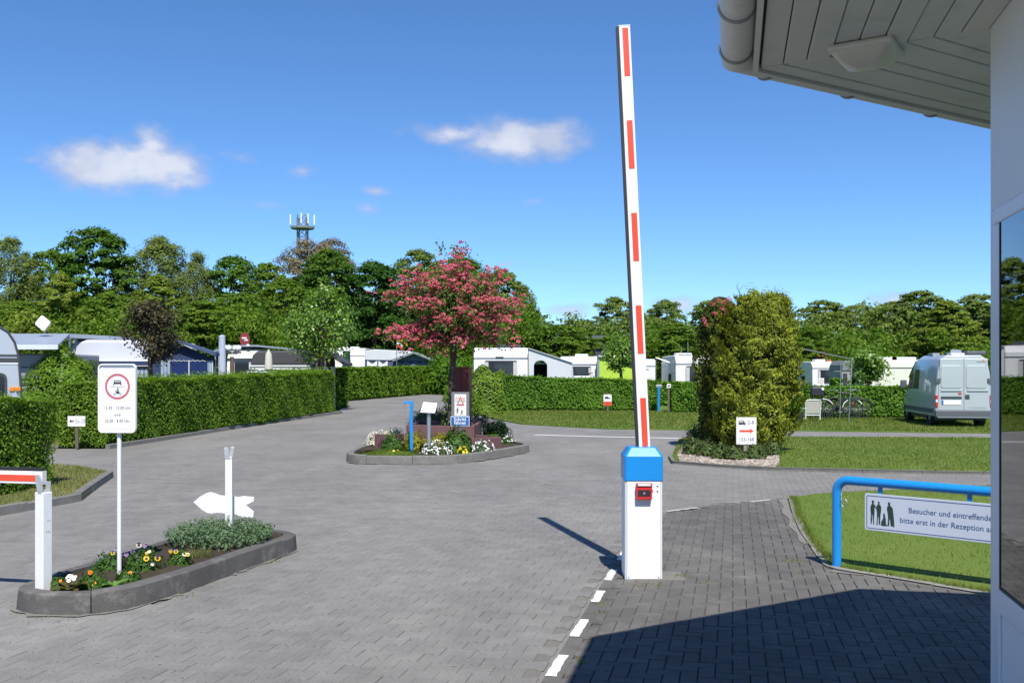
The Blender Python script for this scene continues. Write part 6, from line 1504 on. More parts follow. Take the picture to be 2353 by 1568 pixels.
t = thing('closed_parasol', 'closed beige parasol in front of the brown awning', 'parasol', (PX(617, 46.8), 46.8, .03)); MB().lathe([(.03, 0), (.03, 1.7), (.20, 1.75), (.15, PZ(815, 46.8)), (.03, PZ(804, 46.8))], 10).build('canopy', mat('beige_canvas', (.50, .49, .42), .85), t, smooth=60)
t = thing('closed_parasol', 'closed dark green parasol left of the far white caravan', 'parasol', (PX(796, 78), 78, .03)); MB().lathe([(.03, 0), (.03, 1.6), (.36, 1.65), (.28, PZ(812, 78)), (.34, PZ(808, 78)), (.2, PZ(806, 78))], 10).build('canopy', mat('dark_green_canvas', (.02, .06, .045), .85), t, smooth=60)
# far left caravan and its two awnings behind the second hedge
caravan('long white caravan with lettering above the further left hedge', 762, 838, 799, 82, 6.5, m_cvwhite, R(0), vents=(.3, .55), window=False)
def far_awning():
    Y = 81; t = thing('awning_tent', 'grey-white awning with white scalloped windows above the further hedge', 'awning', (PX(838, Y), Y, .03)); X = lambda px: PX(px, Y) - PX(838, Y); Z = lambda py: PZ(py, Y) - .03
    MB().prism([(0, Z(806)), (X(860), Z(802)), (X(940), Z(806)), (X(952), Z(824)), (X(938), Z(828)), (X(845), Z(827)), (0, Z(826))], 'y', 0, 3).build('roof', m_canvas, t, bevel=.05)
    MB().box(0, X(948), .1, .2, 0, Z(827)).build('wall', mat('blue_awning_wall', (.06, .08, .16), .7), t)
    for (a, b_) in ((843, 866), (869, 890)):
        n = 8; top = [(X(a) + (X(b_) - X(a)) * i / n, Z(832) + .12 * math.sin(i / n * math.pi * 2 + 1.5)) for i in range(n + 1)]
        MB().prism([(X(b_), .4), (X(a), .4)] + top, 'y', .05, .098).build('window', m_cvwhite, t)
far_awning()
def far_tent():
    Y = 80; t = thing('awning_tent', 'blue-grey gabled tent awning behind the flowering tree', 'awning', (PX(905, Y), Y, .03)); X = lambda px: PX(px, Y) - PX(905, Y); Z = lambda py: PZ(py, Y) - .03; m_w = mat('blue_grey_tent', (.13, .17, .23), .8, 0, .1, 2)
    MB().prism([(X(900), 0), (X(985), 0), (X(985), Z(828)), (X(952), Z(812)), (X(912), Z(828))], 'y', 0, .1).build('front_wall', m_w, t)
    MB().prism([(X(905), Z(830)), (X(952), Z(812)), (X(996), Z(830)), (X(996), Z(827)), (X(952), Z(808)), (X(900), Z(826))], 'y', -.6, 3).build('roof', mat('green_grey_tent_roof', (.20, .24, .24), .8), t)
    n = 24; top = [(X(903) + (X(983) - X(903)) * i / n, Z(835) + .16 * abs(math.sin(i / n * math.pi * 4))) for i in range(n + 1)]
    MB().prism([(X(983), Z(829)), (X(903), Z(829))] + top, 'y', -.04, -.003).build('valance', mat('navy_valance', (.03, .045, .11), .8), t)
far_tent()
t = thing('flag_pole', 'thin flag pole with yellow and red-white flags by the flowering tree', 'flag', (PX(911, 79), 79, .03)); zz = lambda py: PZ(py, 79) - .03
MB().tube([(0, 0, 0), (0, 0, zz(770))], .03, 6).build('pole', m_steel, t)
def flag(r0, r1, w, cols):
    n = len(cols)
    for i, c in enumerate(cols):
        a0, a1 = r0 + (r1 - r0) * i / n, r0 + (r1 - r0) * (i + 1) / n; top, bot = [], []
        for k in range(9): u = k / 8; top.append((.03 + w * u, .08 * math.sin(u * 7), zz(a0) - u * u * .35)); bot.append((.03 + w * u * .96, .08 * math.sin(u * 7 + .3), zz(a1) - u * u * .42))
        MB().add(top + bot, [(k, k + 1, 10 + k, 9 + k) for k in range(8)]).build('flag_cloth', c, t)
flag(770, 783, .85, [m_yellow]); flag(785, 796, .5, [m_signwhite, m_red])

# right: far caravans, grey awning
caravan('white caravan with grey curtained window above the bicycles', 1866, 1932, 830, 60, 5.0, m_cvwhite, R(0), vents=(.5,))
caravan('part of a white caravan between conifer and curtained caravan', 1822, 1853, 838, 66, 5.0, m_cvwhite, R(0), vents=())
caravan('cream caravan with high roof hatch behind the van', 1985, 2150, 826, 50, 2.4, m_cvcream, R(0), vents=(.35, .62), window=False)
def grey_aw():
    Y = 51.5; t = thing('awning_tent', 'grey awning with small dark windows behind the young tree', 'awning', (PX(1934, Y), Y, .03)); X = lambda px: PX(px, Y) - PX(1934, Y); Z = lambda py: PZ(py, Y) - .03; m_g = mat('mid_grey_canvas', (.20, .22, .22), .85, 0, .1, 2); m_g2 = mat('light_grey_canvas', (.30, .32, .32), .85, 0, .1, 2)
    MB().prism([(0, Z(852)), (X(1936), Z(838)), (X(1942), Z(828)), (X(1975), Z(828)), (X(1990), Z(852))], 'y', 0, 2.2).build('roof', m_g, t, bevel=.05); MB().prism([(0, 0), (X(1996), 0), (X(1990), Z(852.5)), (0, Z(852.5))], 'y', .05, 2.1).build('wall', m_g2, t)
    for (a, b_) in ((1937, 1946), (1958, 1968)): MB().box(X(a), X(b_), .0, .048, Z(884), Z(857)).build('window', m_trim, t)
grey_aw()
# ------------------------------------------------------------------ the panel van
def van():
    m_p = mat('pale_aqua_van_paint', (.45, .49, .50), .3, .15, .04, .8, 0, 60, .5, .6); m_bump = mat('grey_bumper', (.09, .10, .11), .6)
    Y = 31.4; x0 = 13.35; W, H, L_ = 1.70, PZ(816, Y) - .02, 4.7
    t = thing('panel_van', 'pale aqua high-roof camper van seen from behind on the grass', 'van', (x0, Y, .02), R(-8.5)); g = .32
    # cross sections along the van, tumblehome sides and rounded roof
    def sec(y, top, wl, wu, bot=g): return [(W / 2 - wl / 2, y, bot), (W / 2 - wl / 2 - .0, y, top * .42), (W / 2 - wu / 2 - .03, y, top * .78), (W / 2 - wu / 2 + .05, y, top * .94), (W / 2 - wu / 2 + .22, y, top), (W / 2 + wu / 2 - .22, y, top), (W / 2 + wu / 2 - .05, y, top * .94), (W / 2 + wu / 2 + .03, y, top * .78), (W / 2 + wl / 2, y, top * .42), (W / 2 + wl / 2, y, bot)]
    body = [sec(0, H, W, W * .86), sec(.06, H + .01, W + .02, W * .88), sec(1.5, H + .03, W + .03, W * .9), sec(2.6, H + .02, W + .03, W * .9), sec(3.2, H * .97, W + .02, W * .88), sec(3.75, H * .70, W, W * .86), sec(4.4, H * .52, W * .95, W * .84), sec(4.7, H * .38, W * .86, W * .8)]
    bo = MB().loft(body).build('body', m_p, t, smooth=45, bevel=.03)
    # rear: two doors with recessed panels
    rake = lambda z: .0
    for s, (a, b_) in enumerate(((.07, W / 2 - .006), (W / 2 + .006, W - .07))):
        in_ = lambda z: max(0, (z - H * .42) / (H * .58)) * .08
        d = MB().prism([(a + (in_(.5) if s == 0 else 0), .52), (b_ - (in_(.5) if s else 0), .52), (b_ - (in_(H * .95) if s else 0), H * .955), (a + (in_(H * .95) if s == 0 else 0), H * .955)], 'y', -.022, .02).build('rear_door', m_p, t, bevel=.012)
        wz0, wz1 = H * .54, H * .86
        MB().prism(rrect((b_ - a) * .80, wz1 - wz0, .07, 4, (a + b_) / 2 + (.02 if s == 0 else -.02), (wz0 + wz1) / 2), 'y', -.042, -.0225).build('pressed_panel', m_p, d, bevel=.008)
        MB().box(a + .1, b_ - .06, -.052, -.0225, H * .500, H * .522).build('swage', m_p, d, bevel=.006)
        hx = a if s == 0 else b_
        MB().box(hx - .08, hx + .08, -.06, .0, H * .62, H * .68).build('hinge', m_bump, d, bevel=.01)
        if s == 0:
            MB().box(a + .10, b_ - .06, -.045, -.0225, H * .395, H * .425).build('plate_light_bar', m_trim, d)
            pl = MB().box(a + .12, b_ - .08, -.036, -.0225, H * .31, H * .375).build('number_plate', m_signwhite, d); MB().box(a + .12, a + .17, -.0375, -.0362, H * .312, H * .373).build('euro_band', m_signblue, pl)
            MB().box(b_ - .16, b_ - .06, -.036, -.0225, H * .455, H * .475).build('handle', m_red_l, d)
        else:
            MB().box(a + .03, a + .16, -.036, -.0225, H * .39, H * .45).build('handle', m_trim, d); MB().box(a + .15, b_ - .10, -.0245, -.0228, H * .268, H * .272).build('lettering', m_trim, d)
            MB().box(b_ - .40, b_ - .12, -.0245, -.0228, H * .905, H * .912).build('lettering', m_trim, d); MB().disc((b_ - .2, -.0245, H * .93), .03, 10, 'y', .001).build('logo', m_orange_l, d)
    for x in (.005, W - .075):
        tl = MB().box(x, x + .07, -.035, .06, .62, 1.0).build('tail_light', m_red_l, t, bevel=.015); MB().box(x + .004, x + .066, -.040, -.0355, .77, .86).build('lens', m_clear_l, tl)
    MB().box(-.01, W + .01, -.09, .2, .30, .52).build('bumper', m_bump, t, bevel=.03); MB().box(.05, W - .05, -.11, -.091, .29, .32).build('step', m_steel, t)
    # left side details (in shade): door seams, windows, mirror, rub strip
    sd = MB().box(-.016, .004, .15, 3.9, .42, .56).build('rub_strip', m_bump, t)
    for (y0, y1, z0_, z1_) in ((.55, 1.05, .95, 1.62), (2.1, 2.75, 1.15, 1.8), (2.95, 3.45, 1.15, 1.7)):
        w_ = MB().add([(-.012, y0, z0_), (-.012, y1, z0_), (.055, y1 - .05, z1_), (.055, y0, z1_), (-.002, y0, z0_), (-.002, y1, z0_), (.065, y1 - .05, z1_), (.065, y0, z1_)], [(0, 1, 2, 3), (4, 7, 6, 5), (0, 4, 5, 1), (1, 5, 6, 2), (2, 6, 7, 3), (3, 7, 4, 0)]).build('side_window', m_wglass, t)
    wsc = MB().add([(.2, 3.32, H * .93), (W - .2, 3.32, H * .93), (W - .1, 3.86, H * .68), (.1, 3.86, H * .68)], [(0, 1, 2, 3)]).build('windscreen', m_wglass, t)
    for s in (0, 1): MB().box(-.22 if s == 0 else W + .02, -.02 if s == 0 else W + .22, 3.55, 3.68, 1.16, 1.44).build('mirror', m_bump, t, bevel=.03)
    for (x, y) in ((.02, .85), (W - .24, .85), (.02, 3.85), (W - .24, 3.85)): wheel(t, x, y, .34, .22)
    MB().box(.1, W - .1, .3, 4.3, .2, .318).build('underside', m_trim, t)
    rv = MB().prism(rrect(.42, .06, .025, 4, .78, H + .045), 'y', .3, .8).build('roof_vent', m_signwhite, t); MB().prism([(.60, H + .08), (.96, H + .08), (.93, H + .19), (.64, H + .20)], 'y', .55, .59).build('vent_lid', m_steel, rv)
    MB().box(.98, W - .12, .15, 2.6, H + .02, H + .14).build('awning_box', m_bump, t, bevel=.03); MB().box(.28, .5, 1.4, 1.9, H + .03, H + .10).build('roof_box', m_steel, t)
van()
# folding chair, bicycles, poles, bucket
Yc = 35.2
def chair():
    t = thing('folding_chair', 'white folding camping chair with beige fabric seen from behind', 'chair', (PX(1867, Yc), Yc, .03), R(4)); w = .26
    z1 = PZ(918, Yc) - .03; zs = PZ(953, Yc) - .03
    fr = MB().tube([(-w, 0, zs), (-w - .01, -.06, z1 - .05), (-w + .05, -.065, z1), (w - .05, -.065, z1), (w + .01, -.06, z1 - .05), (w, 0, zs)], .017, 8).build('frame', m_signwhite, t, smooth=60)
    MB().add([(-w + .02, -.005, zs + .06), (w - .02, -.005, zs + .06), (w - .02, -.06, z1 - .04), (-w + .02, -.06, z1 - .04), (-w + .02, .008, zs + .06), (w - .02, .008, zs + .06), (w - .02, -.047, z1 - .04), (-w + .02, -.047, z1 - .04)], [(0, 1, 2, 3), (4, 7, 6, 5), (0, 4, 5, 1), (1, 5, 6, 2), (2, 6, 7, 3), (3, 7, 4, 0)]).build('backrest', mat('beige_sling', (.45, .44, .38), .85, 0, .06, 6, .2, 60), t)
    MB().box(-w, w, .0, .45, zs - .015, zs + .012).build('seat', m_signwhite, t, bevel=.005)
    for s in (-1, 1):
        MB().tube([(s * w, -.01, 0), (s * w, 0, zs)], .017, 8).build('leg', m_signwhite, t, smooth=60); MB().tube([(s * (w + .16), .5, 0), (s * (w + .03), .2, zs + .2)], .015, 8).build('leg', m_signwhite, t, smooth=60)
        MB().box(s * (w + .02) - .03, s * (w + .02) + .03, -.02, .42, zs + .22, zs + .25).build('armrest', m_signwhite, t, bevel=.008)
chair()
def bicycle(label, px, Y, rz, m_f, mud):
    t = thing('bicycle', label, 'bicycle', (PX(px, Y), Y, .03), rz, 'bicycles by the hedge'); r = .34; xb, xf = -.52, .52
    for (x) in (xb, xf):
        wl = MB().tube([(x + r * math.cos(a), 0, r + r * math.sin(a)) for a in np.linspace(0, 2 * math.pi, 33)], .02, 6, False).build('wheel', m_tyre, t, smooth=60)
        sp = MB()
        for k in range(9): a = k * math.pi / 9; sp.tube([(x - r * math.cos(a), 0, r - r * math.sin(a)), (x + r * math.cos(a), 0, r + r * math.sin(a))], .003, 4)
        sp.build('spoke', m_steel, wl); MB().tube([(x + (r + .03) * math.cos(a), 0, r + (r + .03) * math.sin(a)) for a in np.linspace(R(10), R(150), 14)], .022, 6).build('mudguard', mud, t, smooth=60)
    fr = MB().tube([(xb, 0, r), (-.12, 0, .30), (.36, 0, .75)], .018, 8).tube([(-.12, 0, .30), (-.24, 0, .88)], .018, 8).tube([(xb, 0, r), (-.2, 0, .72), (.35, 0, .80)], .016, 8).tube([(xf, 0, r), (.40, 0, .66), (.33, 0, .98)], .018, 8).build('frame', m_f, t, smooth=60)
    MB().tube([(.33, 0, .98), (.28, .06, 1.06), (.16, .28, 1.05), (.06, .30, 1.03)], .014, 6).tube([(.33, 0, .98), (.28, -.06, 1.06), (.16, -.28, 1.05), (.06, -.30, 1.03)], .014, 6).build('handlebar', m_steel, t, smooth=60)
    MB().prism([(-.38, .90), (-.12, .92), (-.10, .95), (-.3, .97), (-.40, .96)], 'y', -.08, .08).build('saddle', m_dark, t, bevel=.02); MB().box(-.75, -.35, -.07, .07, .74, .76).build('carrier', m_trim, t)
    MB().ring((-.12, -.03, .30), .06, .09, 18, 'y', .01).build('chainring', m_steel, t); MB().box(-.02, .06, -.18, -.08, .2, .225).build('pedal', m_dark, t); MB().disc((xb - .02, -.04, .55), .035, 10, 'y', .01).build('reflector', m_red_l, t); return t
bicycle('dark bicycle with white mudguard leaning near the awning poles', 1925, 36.6, R(172), m_dark, m_signwhite)
bicycle('dark bicycle standing behind, its wheel right of the tall pole', 1948, 37.0, R(-6), m_trim, m_dark)
t = thing('pannier_bag', 'black pannier bag and rolled jacket hanging behind the folding chair', 'bag', (PX(1880, 36.4), 36.4, .0)); MB().box(-.28, .20, -.1, .12, .85, 1.20).build('bag', m_dark, t, bevel=.05); MB().disc((.12, -.13, 1.12), .05, 14, 'y', .03).build('patch', m_signwhite, t); MB().box(-.25, -.2, -.02, .02, 0, .86).box(.1, .15, -.02, .02, 0, .86).build('stand', m_dark, t)
t = thing('awning_pole', 'slim metal awning pole nearest the van', 'pole', (PX(1953, 33.6), 33.6, .02)); q = PX(1950, 33.6); MB().tube([(-.05, 0, 0), (.06, 0, PZ(822, 33.6))], .014, 8).build('pole', m_steel, t, smooth=60)
t = thing('awning_pole', 'second slim metal awning pole beside the bicycles', 'pole', (PX(1929, 35.2), 35.2, .02)); MB().tube([(0, 0, 0), (.04, 0, PZ(832, 35.2))], .012, 8).build('pole', m_steel, t, smooth=60)
t = thing('sun_sail', 'dark grey sun sail edge running from the conifer to the poles', 'sun sail', (PX(1955, 33.6), 33.6, PZ(822, 33.6)))
a, b_, c = Vector(at(1953, 822, 33.6)), Vector(at(1800, 790, 30.5)), Vector(at(1930, 832, 35.2)); o_ = Vector(t.location)
MB().add([tuple(p - o_) for p in (a, b_, b_ + Vector((.1, .25, .0)), a + Vector((.1, .25, .0)))] + [tuple(p - o_ + Vector((0, 0, -.045))) for p in (a, b_, b_ + Vector((.1, .25, .0)), a + Vector((.1, .25, .0)))], [(0, 1, 2, 3), (4, 7, 6, 5), (0, 4, 5, 1), (1, 5, 6, 2), (2, 6, 7, 3), (3, 7, 4, 0)]).build('cloth', mat('dark_grey_sail', (.15, .16, .13), .9), t)
MB().tube([tuple(b_ - o_), (b_.x - o_.x, b_.y - o_.y, -o_.z)], .02, 6).build('pole', m_steel, t)
t = thing('bucket', 'small dark bucket on the grass left of the folding chair', 'bucket', (PX(1836, 35), 35, .03)); MB().lathe([(.13, 0), (.15, .3), (.13, .3), (.12, .02)], 12).build('body', m_dark, t, smooth=40)
t = thing('speed_sign', 'small white sign with ring in front of the curtained caravan', 'sign', (PX(1886, 50), 50, .03)); MB().tube([(0, .03, 0), (0, .03, 1.2)], .03, 6).build('pole', m_steel, t); bd = MB().box(-.14, .14, -.02, 0, PZ(888, 50) - .03, PZ(868, 50) - .03).build('board', m_cvwhite, t); MB().ring((0, -.024, PZ(876, 50) - .03), .07, .10, 24, 'y', .003).build('ring', m_ringred, bd)
# ------------------------------------------------------------------ trees
m_trunk = mat('tree_bark', (.07, .058, .045), .9, 0, .35, 5.0, .8, 12, .2)
TM = {
 'oak': leafmat('oak_leaf', [(.027, .066, .007), (.055, .124, .012), (.099, .191, .019), (.163, .260, .030)], .3, .5, .25),
 'dark': leafmat('dark_oak_leaf', [(.013, .044, .006), (.028, .082, .009), (.050, .124, .013), (.084, .174, .020)], .3, .5, .25),
 'willow': leafmat('willow_leaf', [(.081, .124, .027), (.136, .185, .043), (.191, .246, .061), (.264, .307, .091)], .32, .6, .3),
 'bright': leafmat('fresh_green_leaf', [(.047, .104, .010), (.088, .169, .016), (.145, .233, .025), (.222, .287, .041)], .32, .5, .25),
 'olive': leafmat('olive_leaf', [(.084, .137, .015), (.140, .209, .024), (.207, .263, .037), (.301, .328, .066)], .32, .55, .3),
 'brown': leafmat('budding_twig_leaf', [(.098, .084, .042), (.168, .140, .077), (.224, .196, .119), (.280, .266, .168)], .2, .7, .4),
 'far': leafmat('far_tree_leaf', [(.063, .110, .022), (.111, .174, .033), (.174, .238, .046), (.248, .296, .069)], .3, .55, .2),
 'copper': leafmat('copper_leaf', [(.030, .022, .014), (.055, .045, .024), (.09, .076, .036), (.125, .125, .05)], .15, .45, 2.0),
 'apple': leafmat('apple_leaf', [(.044, .104, .009), (.091, .188, .019), (.170, .286, .035), (.309, .420, .093)], .25, .4, 1.5, .5),
}
def crown_pts(rs, nc, lp, rx, rz, cr, shape='round', droop=0.0):
    """clumps of leaves through the crown, denser towards the outside"""
    P, N = [], []
    for k in range(nc):
        zf = rs.uniform(-.95, 1.0); aa = rs.uniform(0, 6.283); rad = (1 - abs(zf) ** 2.8) ** .5 * rs.uniform(.12, 1.0) ** .5; d = np.array([math.cos(aa) * rad, math.sin(aa) * rad, zf]); lob = 1 + .16 * math.sin(2 * aa + 3 * zf + nc) + .10 * math.sin(5 * aa - 4 * zf)
        if shape == 'round': w = 1.0
        elif shape == 'tall': w = 1.0 - .55 * max(0, zf)
        else: w = 1.0
        if zf < -.55: w *= .75
        c = np.array([d[0] * rx * w * lob, d[1] * rx * w * lob, zf * rz]); r = cr * rs.uniform(.45, 1.2)
        v = unit(rs.normal(size=(lp, 3))); v[:, 2] = np.where(v[:, 2] < -.3, v[:, 2] * -.6, v[:, 2]); q = rs.uniform(.55, 1.05, (lp, 1))
        p = c + v * q * r * np.array([1.1, 1.1, .8])
        if droop: p[:, 2] -= droop * rs.rand(lp) ** 2 * r * 2.2
        P.append(p); N.append(v + .5 * d + np.array([0, 0, .35]))
    return np.concatenate(P), np.concatenate(N)
PROTO = {}
def proto(kind, var, hw=3.6, H=13.0, nc=85, lp=150, cr=.95, size=.15, shape='round', droop=0.0, base=.14, limbs=9, aspect=.6):
    rs = np.random.RandomState(hash((kind, var)) % 1000 if False else sum(map(ord, kind)) * 7 + var * 31)
    rz = H * (1 - base) / 2; P, N = crown_pts(rs, nc, lp, hw - cr * .6, rz - cr * .5, cr, shape, droop); P[:, 2] += H * base + rz
    V, Q = leaf_arrays(P, N, size, aspect, .45, rs); S = np.array([1 / hw, 1 / hw, 1 / H]); me = np_mesh('crown', V * S, Q, TM[kind])
    tr = MB(); tr.tube([(0, 0, 0), (.1, .05, H * .25), (-.1, 0, H * .5), (.05, .1, H * .8)], [.28, .22, .14, .04], 8)
    for k in range(limbs):
        a = 2 * math.pi * k / limbs + rs.uniform(-.3, .3); z0_ = H * rs.uniform(.18, .6); r = hw * rs.uniform(.5, .85); z1_ = z0_ + H * rs.uniform(.1, .28)
        tr.tube([(0, 0, z0_), (math.cos(a) * r * .5, math.sin(a) * r * .5, (z0_ + z1_) / 2 + .2), (math.cos(a) * r, math.sin(a) * r, z1_)], [.12, .07, .02], 6)
    tr.v = [(x / hw, y / hw, z / H) for (x, y, z) in tr.v]; tm = tr.mesh('trunk', 60); tm.materials.append(m_trunk)
    PROTO[(kind, var)] = (me, tm)
for v in (0, 1, 2): proto('oak', v, nc=330, lp=75, cr=.68, size=.135)
for v in (0, 1): proto('dark', v, nc=330, lp=75, cr=.70, size=.135)
for v in (0, 1): proto('willow', v, nc=330, lp=75, cr=.55, size=.12, shape='tall', droop=1.0, aspect=.35)
for v in (0, 1, 2): proto('bright', v, nc=330, lp=75, cr=.58, size=.13)
for v in (0, 1): proto('olive', v, nc=330, lp=70, cr=.55, size=.125, shape='tall')
proto('brown', 0, nc=190, lp=120, cr=.9, size=.10, shape='round', limbs=22)
for v in (0, 1, 2): proto('far', v, nc=300, lp=65, cr=.66, size=.15)
def tree(label, kind, var, px, top, Y, hw_px, rot=0.0, name='tree', group='trees of the wood', foot=0.0):
    H = PZ(top, Y) - foot; hw = hw_px * (1.4 if kind == 'willow' else 1.3) * Y / F; t = thing(name, label, 'tree', (PX(px, Y), Y, foot), rot, group, (hw, hw, H)); me, tm = PROTO[(kind, var)]; put('crown', me, t); put('trunk', tm, t); return t
TREES = [
 ('grey-green willow rising at the far left picture edge', 'willow', 0, 25, 540, 92, 75, .3),
 ('tall willow mostly outside the left edge', 'willow', 1, -95, 560, 90, 80, 1.3),
 ('fresh green tree between the edge willow and the tall oak', 'bright', 0, 115, 572, 96, 62, .9),
 ('tallest dark green oak of the left wood', 'oak', 0, 222, 524, 92, 88, .2),
 ('broad grey-green willow right of the tallest oak', 'willow', 1, 370, 538, 94, 85, 2.0),
 ('slimmer grey-green willow at the shoulder of the broad one', 'willow', 0, 452, 574, 95, 58, 4.0),
 ('rounded green oak where the left wood dips', 'oak', 1, 535, 588, 95, 62, 1.0),
 ('small green tree top left of the mast', 'bright', 1, 612, 603, 100, 52, 2.2),
 ('bare brownish tree budding in front of the mast foot', 'brown', 0, 700, 548, 118, 62, .4),
 ('bare brownish tree with rounded top right of the mast', 'brown', 0, 762, 545, 120, 60, 2.4),
 ('dark green oak directly right below the mast', 'oak', 2, 757, 572, 92, 68, .8),
 ('darkest dense tree left of the pink blossom tree', 'dark', 0, 862, 600, 88, 80, .5),
 ('grey-green tree top just above the left of the pink blossom', 'far', 0, 962, 574, 104, 62, .1),
 ('green tree hidden behind the pink blossom crown', 'oak', 1, 1060, 592, 100, 78, 3.0),
 ('loose-branched tree at the right of the pink blossom crown', 'far', 1, 1150, 618, 100, 58, 1.4),
 ('slender feathery tree right of the pink blossom tip', 'willow', 0, 1200, 650, 98, 40, 5.0),
 ('yellow-green slim tree below the tall oak', 'olive', 0, 140, 625, 80, 60, .6),
 ('bright bushy tree under the left wood edge', 'bright', 2, 40, 690, 76, 70, .4),
 ('bright green tree in the hollow below the oak', 'bright', 0, 255, 672, 78, 66, 3.3),
 ('olive tree with pointed top below the broad willow', 'olive', 1, 362, 632, 78, 72, 1.1),
 ('fresh green tree behind the globe lamp', 'bright', 1, 470, 690, 76, 70, .9),
 ('fresh green tree above the grey sleeve parasol', 'bright', 2, 565, 672, 80, 64, 2.9),
 ('bright green tree below the mast', 'bright', 0, 655, 640, 84, 72, 4.2),
 ('dark tree behind the green parasol', 'dark', 1, 835, 690, 96, 75, 2.0),
 ('dark tree low behind the pink blossom on its left', 'dark', 0, 945, 690, 98, 68, 4.4),
 ('light green tree above the white central caravan', 'bright', 1, 1095, 700, 84, 72, 1.7),
 ('yellow-green tree right of the pink blossom tree', 'olive', 0, 1205, 698, 80, 60, 3.1),
 ('light green tree behind the grey tent awning', 'bright', 2, 1285, 745, 78, 68, 2.0),
 ('round far tree left of the upright boom', 'far', 2, 1413, 682, 120, 48, .3),
 ('far tree filling the gap before the round one', 'far', 0, 1345, 735, 112, 55, 1.9),
 ('light green tree behind the lime awning', 'bright', 0, 1390, 772, 76, 55, .2),
 ('far tree with thin pointed tops right of the boom', 'far', 1, 1528, 688, 116, 46, .7),
 ('far dark tree partly behind the boom', 'far', 2, 1470, 722, 112, 46, 2.7),
 ('green tree above the half hidden caravan', 'bright', 1, 1555, 742, 80, 58, 3.7),
 ('far tree directly left of the conifer top', 'far', 0, 1630, 690, 116, 52, 4.1),
 ('tree hidden behind the golden conifer', 'far', 1, 1740, 715, 108, 70, 2.2),
 ('dark far tree just right of the conifer', 'far', 2, 1885, 690, 108, 62, 5.1),
 ('bright tree low beside the conifer on its right', 'bright', 2, 1858, 745, 76, 46, 1.2),
 ('grey-green far tree above the awning poles', 'far', 0, 1968, 700, 112, 58, 3.6),
 ('dense far tree in the middle of the right group', 'far', 1, 2045, 694, 108, 62, .5),
 ('large far tree left of the van roof', 'far', 2, 2120, 668, 104, 70, 1.5),
 ('broad olive tree behind the van roof', 'olive', 1, 2175, 690, 84, 75, 2.9),
 ('dark far tree nearest the reception building', 'far', 0, 2245, 676, 100, 66, 4.7),
 ('tree cut by the reception building edge', 'far', 1, 2330, 690, 96, 70, .9),
 ('tree behind the reception building', 'oak', 2, 2460, 680, 92, 80, 2.9),
]
for a in TREES: tree(*a[:7], a[7])
# thicket that closes the foot of the wood: one mass
rs = np.random.RandomState(77); P, N = [], []
for k in range(430):
    px = rs.uniform(-160, 2480); left = px < 1250
    Y = rs.uniform(69, 82) if left else rs.uniform(78, 98)
    if 730 < px < 1040: Y += 18
    x = PX(px, Y); h = rs.uniform(.6, 5.6) if left else rs.uniform(.5, 4.4); r = rs.uniform(.8, 1.6); n = 170
    v = unit(rs.normal(size=(n, 3))); P.append(np.array([x, Y, h]) + v * r * rs.uniform(.6, 1.05, (n, 1)) * np.array([1.2, 1, .9])); N.append(v + np.array([0, 0, .4]))
P, N = np.concatenate(P), np.concatenate(N); P[:, 2] = np.maximum(P[:, 2], .05)
tag(leaves('undergrowth', P, N, .13, TM['bright'], None, .6, .6, 5), 'dense green undergrowth along the foot of the wood', 'undergrowth', None, 'stuff')
P[:, 1] += 6; P[:, 0] *= 1.06; P[:, 2] *= 1.15
tag(leaves('undergrowth', P, N, .17, TM['oak'], None, .6, .6, 6), 'darker thicket standing behind the light undergrowth', 'undergrowth', None, 'stuff')

rs = np.random.RandomState(78); P, N = [], []
for k in range(520):
    px = rs.uniform(-160, 2480); left = px < 1230; Y = rs.uniform(100, 112)
    h = rs.uniform(2, 9.2 if px < 900 else 7.5) if left else rs.uniform(1, 8.2 if px > 1850 else 6.4); r = rs.uniform(1.0, 1.8); n = 130
    v = unit(rs.normal(size=(n, 3))); P.append(np.array([PX(px, Y), Y, h]) + v * r * rs.uniform(.6, 1.05, (n, 1))); N.append(v + np.array([0, 0, .4]))
P, N = np.concatenate(P), np.concatenate(N); P[:, 2] = np.maximum(P[:, 2], .05)
tag(leaves('undergrowth', P, N, .21, TM['far'], None, .6, .6, 7), 'deep shadowy foliage closing the gaps between the far trees', 'undergrowth', None, 'stuff')

